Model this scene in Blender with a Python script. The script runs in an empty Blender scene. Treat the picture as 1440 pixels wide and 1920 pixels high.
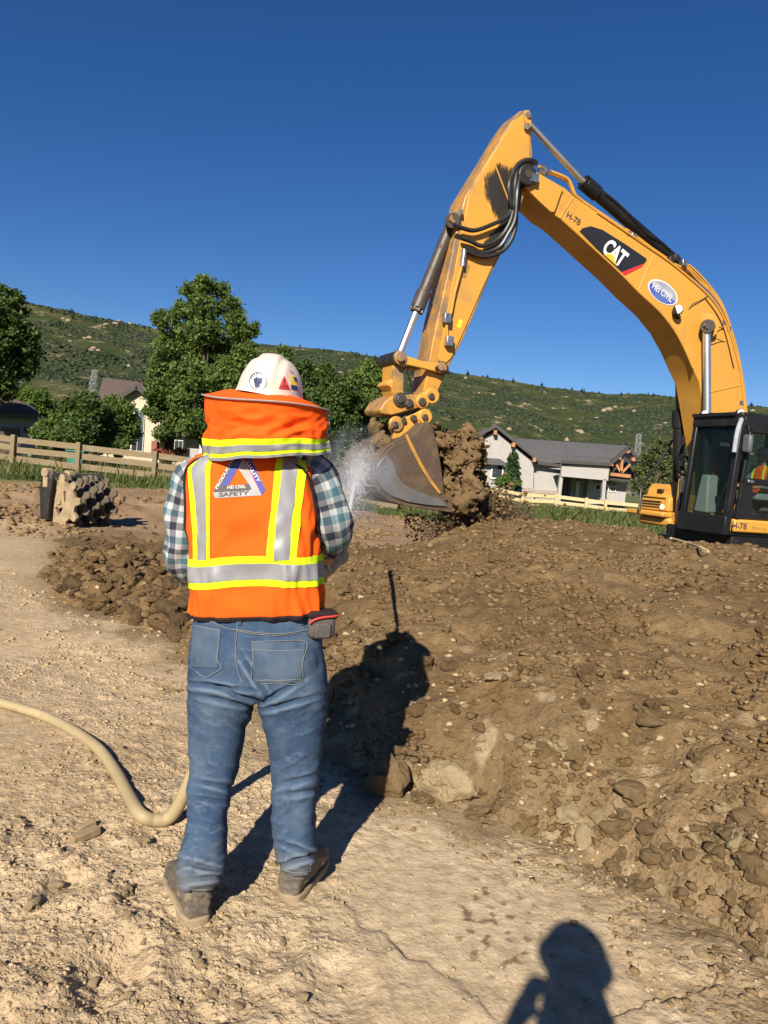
import bpy, bmesh, math, random
import numpy as np
np.seterr(over='ignore')
from mathutils import Vector, Matrix
from mathutils.bvhtree import BVHTree

# ------------------------------------------------------------------ camera, sky, sun, exposure
S = bpy.context.scene
COL = S.collection
R = math.radians
CAM = np.array([0.0, 0.0, 1.52])
FPX, ROLL, PITCH = 1440.0, R(4.6), R(3.2)
cr, sr, cp, sp = math.cos(ROLL), math.sin(ROLL), math.cos(PITCH), math.sin(PITCH)
XV = np.array([1.0, 0, 0]); DV = np.array([0, -sp, -cp]); FV = np.array([0, cp, -sp])
RIGHT = cr * XV - sr * DV
DOWN = sr * XV + cr * DV
cam_d = bpy.data.cameras.new('camera'); cam = bpy.data.objects.new('camera', cam_d); COL.objects.link(cam)
cam_d.sensor_fit = 'HORIZONTAL'; cam_d.sensor_width = 36; cam_d.lens = 36
cam_d.clip_start = 0.02; cam_d.clip_end = 6000
m = Matrix.Identity(4)
for i in range(3):
    m[i][0] = RIGHT[i]; m[i][1] = -DOWN[i]; m[i][2] = -FV[i]; m[i][3] = CAM[i]
cam.matrix_world = m
S.camera = cam

SUN_EL, SUN_AZ = R(32), R(16)          # light travels towards +Y, turned 16 degrees to +X
LDIR = np.array([math.sin(SUN_AZ) * math.cos(SUN_EL), math.cos(SUN_AZ) * math.cos(SUN_EL), -math.sin(SUN_EL)])
w = bpy.data.worlds.new('World'); S.world = w; w.use_nodes = True
nt = w.node_tree; nt.nodes.clear()
sky = nt.nodes.new('ShaderNodeTexSky'); sky.sky_type = 'NISHITA'; sky.sun_disc = False
sky.sun_elevation = SUN_EL; sky.sun_rotation = math.pi + SUN_AZ
sky.altitude = 1800; sky.air_density = 1.0; sky.dust_density = 0.25; sky.ozone_density = 4.0
bg = nt.nodes.new('ShaderNodeBackground'); bg.inputs[1].default_value = 0.055
wo = nt.nodes.new('ShaderNodeOutputWorld')
hs = nt.nodes.new('ShaderNodeHueSaturation'); hs.inputs['Saturation'].default_value = 1.24; hs.inputs['Hue'].default_value = .509; nt.links.new(sky.outputs[0], hs.inputs['Color']); nt.links.new(hs.outputs[0], bg.inputs[0]); nt.links.new(bg.outputs[0], wo.inputs[0])
ld = bpy.data.lights.new('sun', 'SUN'); ld.energy = 4.9; ld.angle = R(0.53); ld.color = (1.0, 0.92, 0.79)
sun = bpy.data.objects.new('sun', ld); COL.objects.link(sun)
sun.rotation_euler = Vector(LDIR).to_track_quat('-Z', 'Y').to_euler()
sun.location = (-10, -30, 40)
S.view_settings.view_transform = 'Standard'; S.view_settings.look = 'None'
S.view_settings.gamma = 1.0; S.view_settings.use_curve_mapping = False
S.view_settings.exposure = 0.78
S.render.engine = 'CYCLES'
S.cycles.max_bounces = 6; S.cycles.transparent_max_bounces = 12
S.cycles.caustics_reflective = False; S.cycles.caustics_refractive = False
S.cycles.volume_step_rate = 2.0; S.cycles.volume_max_steps = 128

# ------------------------------------------------------------------ pixel geometry (photo pixels, 1440 x 1920)
def ray(px, py):
    d = (px - 720) * RIGHT + (py - 960) * DOWN + FPX * FV
    return d / d[1]
def at(px, py, y):                      # the point of that sight line at depth y
    return CAM + ray(px, py) * y
def on_z(px, py, z=0.0):
    r = ray(px, py); return CAM + r * ((z - CAM[2]) / r[2])

# ------------------------------------------------------------------ noise
def h2(ix, iy, seed):
    a = (ix.astype(np.int64) * 374761393 + iy.astype(np.int64) * 668265263 + seed * 1442695041) & 0xffffffff
    a = ((a ^ (a >> 13)) * 1274126177) & 0xffffffff
    a = ((a ^ (a >> 15)) * 2246822519) & 0xffffffff
    return ((a ^ (a >> 16)) & 0xffffff) / float(0xffffff)
def pn(x, y, seed=0):
    x = np.asarray(x, float); y = np.asarray(y, float)
    xi = np.floor(x); yi = np.floor(y); fx = x - xi; fy = y - yi
    u = fx * fx * fx * (fx * (fx * 6 - 15) + 10); v = fy * fy * fy * (fy * (fy * 6 - 15) + 10)
    def g(dx, dy):
        a = h2(xi + dx, yi + dy, seed) * 6.2831853
        return np.cos(a) * (fx - dx) + np.sin(a) * (fy - dy)
    a = g(0, 0) * (1 - u) + g(1, 0) * u; b = g(0, 1) * (1 - u) + g(1, 1) * u
    return (a * (1 - v) + b * v) * 1.4
def fbm(x, y, seed=0, o=4, gain=.5):
    s = 0; a = 1.0
    for k in range(o):
        s = s + a * pn(x * 2 ** k + 17.3 * k, y * 2 ** k - 9.1 * k, seed + k); a *= gain
    return s
def clod(x, y, cell, seed, dens=1.0):   # rounded lumps of random size, height in units of cell
    X = x / cell; Y = y / cell; xi = np.floor(X); yi = np.floor(Y); best = np.zeros_like(X)
    for dx in (-1, 0, 1):
        for dy in (-1, 0, 1):
            cx = xi + dx; cy = yi + dy
            px = cx + h2(cx, cy, seed); py = cy + h2(cx, cy, seed + 1)
            r = .22 + .5 * h2(cx, cy, seed + 2) ** 1.6
            on = h2(cx, cy, seed + 3) < dens
            an = h2(cx, cy, seed + 4) * 3.14; ex = .65 + .35 * h2(cx, cy, seed + 5)
            ax = (X - px) * np.cos(an) + (Y - py) * np.sin(an); ay = (-(X - px) * np.sin(an) + (Y - py) * np.cos(an)) / ex
            d2 = (r * r - ax * ax - ay * ay) / (r * r)
            hgt = np.where(on & (d2 > 0), r * np.minimum(np.sqrt(np.maximum(d2, 0)), .8), 0)
            best = np.maximum(best, hgt)
    return best
def sst(a, b, x):
    t = np.clip((np.asarray(x, float) - a) / (b - a), 0, 1); return t * t * (3 - 2 * t)

# ------------------------------------------------------------------ materials
MATS = {}
def nmat(name):
    mt = bpy.data.materials.new(name); mt.use_nodes = True
    t = mt.node_tree; b = t.nodes['Principled BSDF']; MATS[name] = mt
    return mt, t, b
def N(t, kind, **kw):
    n = t.nodes.new('ShaderNode' + kind)
    for k, v in kw.items():
        if k.startswith('i_'):
            n.inputs[k[2:].replace('_', ' ')].default_value = v
        else:
            setattr(n, k, v)
    return n
def noise(t, scale, detail=5, rough=.6, coord='Object', stretch=None):
    tc = N(t, 'TexCoord'); n = N(t, 'TexNoise'); n.inputs['Scale'].default_value = scale
    n.inputs['Detail'].default_value = detail; n.inputs['Roughness'].default_value = rough
    if stretch:
        mp = N(t, 'Mapping'); mp.inputs['Scale'].default_value = stretch
        t.links.new(tc.outputs[coord], mp.inputs[0]); t.links.new(mp.outputs[0], n.inputs['Vector'])
    else:
        t.links.new(tc.outputs[coord], n.inputs['Vector'])
    return n
def ramp(t, src, stops):
    r = N(t, 'ValToRGB'); e = r.color_ramp.elements
    while len(e) < len(stops): e.new(0.5)
    for k, (p, c) in enumerate(stops):
        e[k].position = p; e[k].color = (*c, 1) if len(c) == 3 else c
    t.links.new(src, r.inputs[0]); return r
def mixc(t, fac, a, b, mode='MIX'):
    n = N(t, 'Mix', data_type='RGBA', blend_type=mode)
    for sock, v in ((n.inputs[0], fac), (n.inputs[6], a), (n.inputs[7], b)):
        if hasattr(v, 'is_linked'): t.links.new(v, sock)
        elif isinstance(v, (int, float)): sock.default_value = v
        else: sock.default_value = (*v, 1)
    return n.outputs[2]
def bump(t, b, src, strength=.3, dist=.01, prev=None):
    n = N(t, 'Bump'); n.inputs['Strength'].default_value = strength; n.inputs['Distance'].default_value = dist
    t.links.new(src, n.inputs['Height'])
    if prev is not None: t.links.new(prev.outputs[0], n.inputs['Normal'])
    t.links.new(n.outputs[0], b.inputs['Normal']); return n
def pmat(name, c1, c2=None, scale=6, rough=.6, metal=0.0, bs=0, bd=.005, bscale=None, lo=.35, hi=.65, dirt=None, dscale=3, dlo=.55, dhi=.7, spec=None, stretch=None, coat=0):
    mt, t, b = nmat(name)
    c2 = c2 or tuple(x * .8 for x in c1)
    n = noise(t, scale, stretch=stretch); out = ramp(t, n.outputs[0], [(lo, c1), (hi, c2)]).outputs[0]
    if dirt:
        dn = noise(t, dscale, 8, .7); f = ramp(t, dn.outputs[0], [(dlo, (0, 0, 0)), (dhi, (1, 1, 1))])
        out = mixc(t, f.outputs[0], out, dirt)
        rr = ramp(t, f.outputs[0], [(0, (rough,) * 3), (1, (.9,) * 3)]); t.links.new(rr.outputs[0], b.inputs['Roughness'])
    else:
        b.inputs['Roughness'].default_value = rough
    t.links.new(out, b.inputs['Base Color']); b.inputs['Metallic'].default_value = metal
    if spec is not None: b.inputs['Specular IOR Level'].default_value = spec
    if coat: b.inputs['Coat Weight'].default_value = coat; b.inputs['Coat Roughness'].default_value = .15
    if bs:
        bn = noise(t, bscale or scale * 4, 6, .65); bump(t, b, bn.outputs[0], bs, bd)
    return mt
def soil(name, attr=None, c1=None, c2=None, fine=60, speck=.5):
    mt, t, b = nmat(name)
    n1 = noise(t, 3.0, 8, .65); n2 = noise(t, fine, 6, .7); n3 = noise(t, 14, 6, .65)
    if attr:
        a = N(t, 'Attribute'); a.attribute_name = attr; base = a.outputs['Color']
    else:
        base = ramp(t, n1.outputs[0], [(.35, c1), (.65, c2)]).outputs[0]
    v = ramp(t, n3.outputs[0], [(.3, (.72, .70, .68)), (.7, (1.22, 1.23, 1.25))]).outputs[0]
    base = mixc(t, 1.0, base, v, 'MULTIPLY')
    v2 = ramp(t, n2.outputs[0], [(.34, (.78, .76, .74)), (.5, (1, 1, 1)), (.68, (1.2, 1.2, 1.22))]).outputs[0]
    base = mixc(t, speck, base, mixc(t, 1.0, base, v2, 'MULTIPLY'))
    t.links.new(base, b.inputs['Base Color']); b.inputs['Roughness'].default_value = .95
    b.inputs['Specular IOR Level'].default_value = .15
    tc = N(t, 'TexCoord'); p = bump(t, b, n3.outputs[0], .45, .02)
    for sc_, st_, di_ in ((38, .55, .018), (110, .6, .007)):
        vo = N(t, 'TexVoronoi'); vo.inputs['Scale'].default_value = sc_; vo.inputs['Randomness'].default_value = 1.0; t.links.new(tc.outputs['Object'], vo.inputs['Vector'])
        iv = ramp(t, vo.outputs['Distance'], [(0.0, (1,) * 3), (.55, (0,) * 3)]); nm_ = N(t, 'Math', operation='MULTIPLY'); t.links.new(iv.outputs[0], nm_.inputs[0]); t.links.new(a.outputs['Alpha'] if attr else n3.outputs[0], nm_.inputs[1])
        p = bump(t, b, nm_.outputs[0], st_, di_, p)
    bump(t, b, n2.outputs[0], .5, .006, p)
    return mt

# ------------------------------------------------------------------ object helpers
BASE = {}
def tag(o, label=None, cat=None, group=None, kind=None):
    if label: o['label'] = label
    if cat: o['category'] = cat
    if group: o['group'] = group
    if kind: o['kind'] = kind
    return o
def thing(name, loc, label, cat, group=None):
    o = bpy.data.objects.new(name, None); COL.objects.link(o); o.location = loc
    o.empty_display_size = .2; BASE[o.name] = np.array(loc, float)
    return tag(o, label, cat, group)
def link(name, me, parent=None, loc=None):
    o = bpy.data.objects.new(name, me); COL.objects.link(o)
    if parent is not None:
        o.parent = parent; BASE[o.name] = BASE[parent.name].copy()
    else:
        o.location = loc if loc is not None else (0, 0, 0); BASE[o.name] = np.array(o.location, float)
    return o
def mesh(name, V, F, mat, smooth=True, angle=.7, uv=None):
    V = np.asarray(V, float); me = bpy.data.meshes.new(name)
    if isinstance(F, np.ndarray):
        n, k = F.shape
        me.vertices.add(len(V)); me.vertices.foreach_set('co', V.ravel())
        me.loops.add(n * k); me.loops.foreach_set('vertex_index', F.ravel().astype(np.int32))
        me.polygons.add(n); me.polygons.foreach_set('loop_start', np.arange(0, n * k, k, dtype=np.int32))
        me.update(calc_edges=True); me.validate()
    else:
        me.from_pydata([tuple(v) for v in V], [], F); me.validate()
    if smooth:
        me.shade_smooth()
        if angle: me.set_sharp_from_angle(angle=angle)
    if uv is not None:
        l = me.uv_layers.new(name='UVMap'); idx = np.empty(len(me.loops), np.int32); me.loops.foreach_get('vertex_index', idx)
        l.data.foreach_set('uv', np.asarray(uv)[idx].ravel().astype(np.float32))
    if mat: me.materials.append(mat)
    return me
def part(name, V, F, mat, parent=None, bevel=0, seg=2, **kw):
    V = np.asarray(V, float)
    if parent is not None: V = V - BASE[parent.name]; loc = None
    else:
        loc = np.array([*(V[:, :2].mean(0)), V[:, 2].min()]); V = V - loc
    o = link(name, mesh(name, V, F, mat, **kw), parent, loc)
    if bevel:
        b = o.modifiers.new('edge', 'BEVEL'); b.width = bevel; b.segments = seg; b.limit_method = 'ANGLE'; b.angle_limit = .6
    return o
class MB:
    def __init__(s): s.V = []; s.F = []
    def add(s, V, F):
        k = len(s.V); s.V += [tuple(v) for v in V]; s.F += [tuple(i + k for i in f) for f in F]; return s
    def box(s, c, size, ax=None):
        ax = np.eye(3) if ax is None else np.asarray(ax); c = np.asarray(c, float); h = np.asarray(size) / 2
        V = [c + sx * h[0] * ax[0] + sy * h[1] * ax[1] + sz * h[2] * ax[2] for sz in (-1, 1) for sy in (-1, 1) for sx in (-1, 1)]
        return s.add(V, [(0, 2, 3, 1), (4, 5, 7, 6), (0, 1, 5, 4), (2, 6, 7, 3), (0, 4, 6, 2), (1, 3, 7, 5)])
    def bar(s, p, q, wd, ht=None, up=(0, 0, 1)):
        p = np.asarray(p, float); q = np.asarray(q, float); d = q - p; L = np.linalg.norm(d); d = d / L
        u = np.asarray(up, float); a = np.cross(u, d)
        if np.linalg.norm(a) < 1e-4: a = np.cross((1, 0, 0), d)
        a /= np.linalg.norm(a); b = np.cross(d, a)
        return s.box((p + q) / 2, (L, wd, ht or wd), (d, a, b))
    def prism(s, P, vec):
        P = [np.asarray(p, float) for p in P]; n = len(P); v = np.asarray(vec, float)
        V = P + [p + v for p in P]
        return s.add(V, [tuple(range(n))[::-1], tuple(range(n, 2 * n))] + [(i, (i + 1) % n, n + (i + 1) % n, n + i) for i in range(n)])
    def tube(s, pts, r, n=8, cap=True):
        V, F = sweep(pts, r, n, cap); return s.add(V, F)
    def cyl(s, p, q, r, r2=None, n=16): return s.tube([p, q], [r, r if r2 is None else r2], n)
    def build(s, name, mat, parent=None, **kw): return part(name, s.V, s.F, mat, parent, **kw)
def sweep(pts, r, n=8, cap=True, flat=None):
    P = np.asarray(pts, float); m_ = len(P); r = np.full(m_, r) if np.isscalar(r) else np.asarray(r, float)
    T = np.gradient(P, axis=0) if m_ > 2 else np.array([P[1] - P[0]] * 2)
    T /= np.linalg.norm(T, axis=1)[:, None] + 1e-12
    u = np.cross(T[0], (0, 0, 1)); u = np.cross(T[0], (1, 0, 0)) if np.linalg.norm(u) < .05 else u; u /= np.linalg.norm(u)
    V = []
    for i in range(m_):
        u = u - T[i] * u.dot(T[i]); u /= np.linalg.norm(u); v = np.cross(T[i], u)
        for k in range(n):
            a = 2 * math.pi * k / n; V.append(P[i] + r[i] * (math.cos(a) * u + math.sin(a) * v))
    F = [(i * n + k, i * n + (k + 1) % n, (i + 1) * n + (k + 1) % n, (i + 1) * n + k) for i in range(m_ - 1) for k in range(n)]
    if cap: F += [tuple(range(n))[::-1], tuple(range((m_ - 1) * n, m_ * n))]
    return V, F
def spline(pts, k=8):
    P = np.asarray(pts, float); P = np.vstack([2 * P[0] - P[1], P, 2 * P[-1] - P[-2]]); out = []
    for i in range(1, len(P) - 2):
        for j in range(k):
            t = j / k; a, b, c, d = P[i - 1:i + 3]
            out.append(.5 * (2 * b + (c - a) * t + (2 * a - 5 * b + 4 * c - d) * t * t + (-a + 3 * b - 3 * c + d) * t ** 3))
    out.append(P[-2]); return np.array(out)
def grid_faces(nu, nv, wrap=False):
    F = []
    for i in range(nu - 1):
        for j in range(nv - (0 if wrap else 1)):
            j2 = (j + 1) % nv; F.append((i * nv + j, i * nv + j2, (i + 1) * nv + j2, (i + 1) * nv + j))
    return np.array(F, np.int32)
def eval_mesh(o):
    dg = bpy.context.evaluated_depsgraph_get(); dg.update()
    me = bpy.data.meshes.new_from_object(o.evaluated_get(dg))
    V = np.empty(len(me.vertices) * 3); me.vertices.foreach_get('co', V); F = [tuple(p.vertices) for p in me.polygons]
    bpy.data.meshes.remove(me); return V.reshape(-1, 3), F
def temp(V, F):
    me = bpy.data.meshes.new('work'); me.from_pydata([tuple(v) for v in V], [], [tuple(f) for f in F])
    o = bpy.data.objects.new('work', me); COL.objects.link(o); return o
def drop(o):
    me = o.data; bpy.data.objects.remove(o); bpy.data.meshes.remove(me)
def remesh(V, F, voxel, smooth=4):
    o = temp(V, F); r = o.modifiers.new('r', 'REMESH'); r.mode = 'VOXEL'; r.voxel_size = voxel
    sm = o.modifiers.new('s', 'SMOOTH'); sm.iterations = smooth; sm.factor = .5
    V, F = eval_mesh(o); drop(o); return V, F
def text_mesh(s, bold=.0, shear=0, spacing=1.0):
    c = bpy.data.curves.new('text', 'FONT'); c.body = s; c.align_x = 'LEFT'; c.offset = bold; c.shear = shear; c.space_character = spacing; c.resolution_u = 3
    o = bpy.data.objects.new('text', c); COL.objects.link(o); V, F = eval_mesh(o)
    bpy.data.objects.remove(o); bpy.data.curves.remove(c)
    bm = bmesh.new(); vs = [bm.verts.new(v) for v in V]
    for f in F: bm.faces.new([vs[i] for i in f])
    bmesh.ops.triangulate(bm, faces=bm.faces[:]); bmesh.ops.subdivide_edges(bm, edges=bm.edges[:], cuts=1)
    bmesh.ops.triangulate(bm, faces=bm.faces[:])
    bm.verts.index_update()
    V = np.array([v.co[:] for v in bm.verts]); F = [tuple(v.index for v in f.verts) for f in bm.faces]; bm.free()
    mn = V.min(0); mx = V.max(0); V[:, 0] = (V[:, 0] - mn[0]) / (mx[0] - mn[0]); V[:, 1] = (V[:, 1] - mn[1]) / (mx[1] - mn[1])
    return V[:, :2], F                  # normalised to 0..1 x 0..1
def text_px(s, p0, p1, up, **kw):       # baseline from pixel p0 to p1, cap height vector up (pixels)
    V, F = text_mesh(s, **kw); p0 = np.array(p0, float); p1 = np.array(p1, float); up = np.array(up, float)
    return p0 + V[:, :1] * (p1 - p0) + V[:, 1:] * up, F
rng = np.random.default_rng(7)
random.seed(7)
def ico_lump(seed, sub=2, amp=.25, flat=.75, planes=9, lo=.28):
    bm = bmesh.new(); bmesh.ops.create_icosphere(bm, subdivisions=sub, radius=1)
    V = np.array([v.co[:] for v in bm.verts]); F = [tuple(v.index for v in f.verts) for f in bm.faces]; bm.free()
    r = np.random.default_rng(seed); d = np.zeros(len(V))
    for k in range(planes):
        ax = r.normal(size=3); ax /= np.linalg.norm(ax); d -= np.maximum(V @ ax - r.uniform(lo, .72 + (lo - .28) * .4), 0) * r.uniform(.7, 1.0)
    d += amp * .35 * pn(V[:, 0] * 1.7 + seed * 3.1, V[:, 1] * 1.7 + V[:, 2] * 1.3, seed) + amp * .3 * pn(V[:, 0] * 3.9 + V[:, 2] * 2.1, V[:, 1] * 3.9 - V[:, 2] * 2.7, seed + 5)
    V = V * (1 + d)[:, None]; V -= (V.max(0) + V.min(0)) / 2; V /= np.abs(V[:, :2]).max(); V[:, 2] *= flat
    return V, F
# ------------------------------------------------------------------ soils and large materials
M = MATS
soil('soil_ground', 'soil', fine=85)
soil('soil_pile', 'soil', fine=70, speck=.6)
soil('soil_lump', c1=(.124, .078, .036), c2=(.180, .117, .056), fine=60)
soil('soil_dry', c1=(.37, .275, .155), c2=(.44, .335, .20), fine=70)
soil('soil_mid', c1=(.185, .122, .058), c2=(.25, .172, .088), fine=70)
soil('soil_wet', c1=(.085, .055, .028), c2=(.15, .096, .048), fine=40)

# ------------------------------------------------------------------ terrain height functions
TOE = np.array([(-5.2, 10.2), (-4.3, 8.9), (-3.6, 7.95), (-2.6, 6.95), (-1.77, 6.25), (-.95, 5.05), (-.25, 4.05), (.02, 3.72), (.32, 3.5), (.62, 3.28), (.95, 3.02), (1.15, 2.62), (1.36, 2.2), (1.62, 1.7), (2.0, .9), (2.6, -.6), (3.4, -2.5)])
def toe_dist(x, y):
    best = np.full(np.shape(x), 1e9); sgn = np.zeros(np.shape(x))
    for a, b in zip(TOE[:-1], TOE[1:]):
        d = b - a; L2 = d @ d; t = np.clip(((x - a[0]) * d[0] + (y - a[1]) * d[1]) / L2, 0, 1)
        ex = x - a[0] - t * d[0]; ey = y - a[1] - t * d[1]; dd = np.hypot(ex, ey)
        c = d[0] * ey - d[1] * ex; k = dd < best
        best = np.where(k, dd, best); sgn = np.where(k, np.sign(c), sgn)
    return best * sgn                    # positive inside the pile
def zbase(x, y):
    a = .36 * (1 - sst(-8, 9, x)) - .5 * sst(-8, 9, x)
    z = a * sst(12, 32, y)
    z = z - .28 * sst(4.2, 6.5, x) * sst(8.5, 11, y) * (1 - sst(18, 24, y))
    z = z + np.maximum(y - 95, 0) * .006
    return z
LINES = [((620, 1690), (760, 1790), (905, 1905), .011), ((1345, 1840), (1260, 1880), (1150, 1930), -.018), ((60, 1540), (190, 1660), (330, 1770), .016), ((0, 1420), (150, 1380), (330, 1440), .008)]
RUTS = []
for l in LINES:
    p = [on_z(*q)[:2] for q in l[:3]]; RUTS += [(p[0], p[1], l[3]), (p[1], p[2], l[3])]
DENTS = [(on_z(208, 1832)[:2], .10, .035), (on_z(140, 1660)[:2], .09, .03), (on_z(520, 1790)[:2], .08, .022), (on_z(300, 1560)[:2], .1, .02), (on_z(80, 1780)[:2], .14, -.02), (on_z(420, 1850)[:2], .13, .02), (on_z(640, 1860)[:2], .10, .016)]
SMOOTH_C = on_z(800, 1680)[:2]
def rough_mask(x, y):
    s = np.exp(-(((x - SMOOTH_C[0]) / .62) ** 2 + ((y - SMOOTH_C[1]) / .75) ** 2))
    m_ = sst(-.25, .45, fbm(x * .9 + 3, y * .9, 31, 3) + .15)
    left = sst(.1, -.6, x) * sst(4.2, 2.2, y)
    return np.clip(m_ * .7 + .75 * left + .12, 0, 1) * (1 - .93 * s)
def gh(x, y):
    x = np.asarray(x, float); y = np.asarray(y, float)
    d = np.hypot(x, y); near = sst(16, 5, d)
    rm = rough_mask(x, y)
    z = zbase(x, y) + .028 * fbm(x * .55, y * .55, 11, 3) * sst(40, 6, d) + .10 * fbm(x * .16, y * .16, 12, 3) * sst(9, 16, d) * sst(200, 60, d)
    z = z + near * (.010 * fbm(x * 2.6, y * 2.6, 13, 4) * (.4 + rm))
    fine = sst(7, 3.5, d)
    z = z + near * rm * (.030 * clod(x, y, .11, 21, .45) / 1.0 * .9 + .6 * .045 * clod(x + .3 * pn(x * 3, y * 3, 5), y, .26, 23, .30))
    z = z + fine * (.25 + rm) * ((.013 * clod(x, y, .045, 25, .55)) + .004 * fbm(x * 22, y * 22, 27, 2))
    far = sst(12, 15, y) * sst(32, 24, y)
    z = z + far * .13 * clod(x, y, .45, 29, .5) * (.4 + .6 * sst(.0, .4, fbm(x * .3, y * .5, 33, 2)))
    band = np.exp(-((y - 18.5) / 1.7) ** 2) * sst(1, -3, x)          # low ridge of turned soil before the fence
    z = z + band * (.16 + .12 * clod(x, y, .3, 35, .8) + .05 * fbm(x * 2, y * 2, 36, 3))
    hump = np.exp(-(((x + 7.6) / 1.3) ** 2 + ((y - 13.3) / .8) ** 2))
    z = z + hump * (.42 + .3 * clod(x, y, .5, 37, .8))
    for a, b, hgt in RUTS:
        dv = b - a; L = math.hypot(*dv); ux, uy = dv / L
        t = (x - a[0]) * ux + (y - a[1]) * uy; s = (x - a[0]) * -uy + (y - a[1]) * ux + .05 * pn(x * 4, y * 4, 41) + .022 * pn(x * 14, y * 14, 42)
        wnd = sst(-.08, .02, t) * sst(L + .08, L - .02, t)
        z = z + wnd * hgt * (sst(.012, -.012, s) * np.exp(-np.abs(s) / .25) - .22 * np.exp(-(s / .02) ** 2) * (hgt > 0))
    for c, r, dp in DENTS:
        q = np.hypot((x - c[0]) * 1.0, (y - c[1]) * .7)
        z = z - dp * np.exp(-(q / r) ** 4) + .35 * abs(dp) * np.exp(-((q - 1.25 * r) / (.3 * r)) ** 2)
    return z
def ph(x, y):
    x = np.asarray(x, float); y = np.asarray(y, float)
    s0 = toe_dist(x, y)
    s = s0 + .16 * fbm(x * 1.1, y * 1.1, 51, 3) + .05 * pn(x * 5, y * 5, 52)
    xs = np.interp(y * .25 + x, [-3.5, -1.5, 0, 1.2, 2.6, 4.2, 6, 9], [.24, .38, .62, .84, .97, .97, .84, .80])
    sp_ = np.maximum(s, 0)
    h = xs * (.56 * (1 - np.exp(-sp_ / .52)) + .52 * (1 - np.exp(-(sp_ / 2.7) ** 1.6)))
    back = np.interp(x, [-6, -3, -1.5, 0, .8, 1.6, 2.6, 3.6, 4.6, 7], [10.0, 9.6, 9.6, 9.8, 10.4, 11.3, 11.9, 11.3, 10.6, 9.6])
    h = h * sst(0, 1.9, back - y + .25 * fbm(x * .8, y * .8, 53, 2))
    h = h - .27 * np.exp(-(((x - .1) / .9) ** 2 + ((y - 9.3) / 1.2) ** 2)) * sst(0, .5, h)
    inside = sst(-.05, .35, s)
    lump = .30 * clod(x, y, .50, 61, .55) + .30 * clod(x + .2 * pn(x * 2, y * 2, 6), y, .24, 63, .65) * .6
    dd = np.hypot(x, y)
    lump = lump + .085 * clod(x, y, .11, 65, .75) * .7 + sst(9, 5, dd) * .032 * clod(x, y, .05, 67, .8)
    up = .55 + .6 * sst(.5, -1.5, x)
    h = h + inside * (lump * .42 * up + .070 * fbm(x * 1.2, y * 1.2, 55, 4) + .012 * fbm(x * 7, y * 7, 56, 3))
    cut = sst(0, .9, x + 3.75 + (y - 8) * .40 + .3 * pn(x * 1.3, y * 1.3, 58))
    return np.where(s > -.06, h * cut - .12 * (1 - sst(0, .35, cut)) - .05 * (1 - sst(-.06, .05, s)) + zbase(x, y) + .015 * inside, -.3)
def top(x, y): return np.maximum(gh(x, y), ph(x, y))

def colour_attr(me, C, A=None):
    a = me.color_attributes.new('soil', 'FLOAT_COLOR', 'POINT')
    a.data.foreach_set('color', np.c_[C, np.full(len(C), .6) if A is None else A].ravel().astype(np.float32))
def lerp3(a, b, t): return np.asarray(a) * (1 - t[:, None]) + np.asarray(b) * t[:, None]

# ------------------------------------------------------------------ ground, one sheet to the hills
ang = np.radians(np.r_[np.arange(-180, -40, 5), np.arange(-40, -34, 1), np.arange(-34, 36, .165), np.arange(36, 42, 1), np.arange(42, 180, 5)])
rad = [.05, .2, .45, .8, 1.1, 1.4, 1.6]
while rad[-1] < 7.5: rad.append(rad[-1] * 1.0042)
while rad[-1] < 36: rad.append(rad[-1] * 1.009)
while rad[-1] < 330: rad.append(rad[-1] * 1.05)
rad = np.array(rad)
RR, AA = np.meshgrid(rad, ang, indexing='ij')
X = (RR * np.sin(AA)).ravel(); Y = (RR * np.cos(AA)).ravel()
Z = gh(X, Y)
C = lerp3((.465, .345, .212), (.39, .284, .168), sst(-.4, .5, fbm(X * .7, Y * .7, 71, 4)))
C = lerp3(C, np.full((len(X), 3), (.50, .395, .255)), .7 * np.exp(-(((X - SMOOTH_C[0]) / .8) ** 2 + ((Y - SMOOTH_C[1]) / .9) ** 2)))
td = toe_dist(X, Y)
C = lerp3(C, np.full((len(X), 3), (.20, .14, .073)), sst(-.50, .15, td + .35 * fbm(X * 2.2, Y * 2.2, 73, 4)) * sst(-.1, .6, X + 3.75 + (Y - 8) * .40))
spot = sst(.30, .40, pn(X * 24, Y * 24, 75)) * np.exp(-((X - on_z(930, 1740)[0]) / .16) ** 2 - ((Y - on_z(930, 1740)[1]) / .28) ** 2)
C = lerp3(C, np.full((len(X), 3), (.17, .112, .06)), np.clip(spot * 1.5, 0, .85))
fld = sst(12.5, 16, Y + fbm(X * .3, Y * .3, 77, 3) * 2)
C = lerp3(C, lerp3((.30, .20, .115), (.235, .145, .082), sst(-.3, .5, fbm(X * .5, Y * .9, 78, 4))), fld)
gl = np.interp(X, [-30, -9, -4, 3, 8, 30], [22, 24, 26, 27, 26, 24])
gr = sst(0, 2.5, Y - gl + 2.0 * fbm(X * .4, Y * .4, 79, 3))
grass_c = lerp3((.085, .115, .032), (.165, .155, .06), sst(-.3, .5, fbm(X * .35, Y * .35, 80, 4)))
C = lerp3(C, grass_c, gr)
C = np.where((Y < -1)[:, None], (.38, .27, .145), C)
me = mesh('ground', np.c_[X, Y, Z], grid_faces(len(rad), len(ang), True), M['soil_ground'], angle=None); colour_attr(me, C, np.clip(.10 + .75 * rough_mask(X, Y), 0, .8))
ground = tag(link('ground', me), kind='structure')

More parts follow.
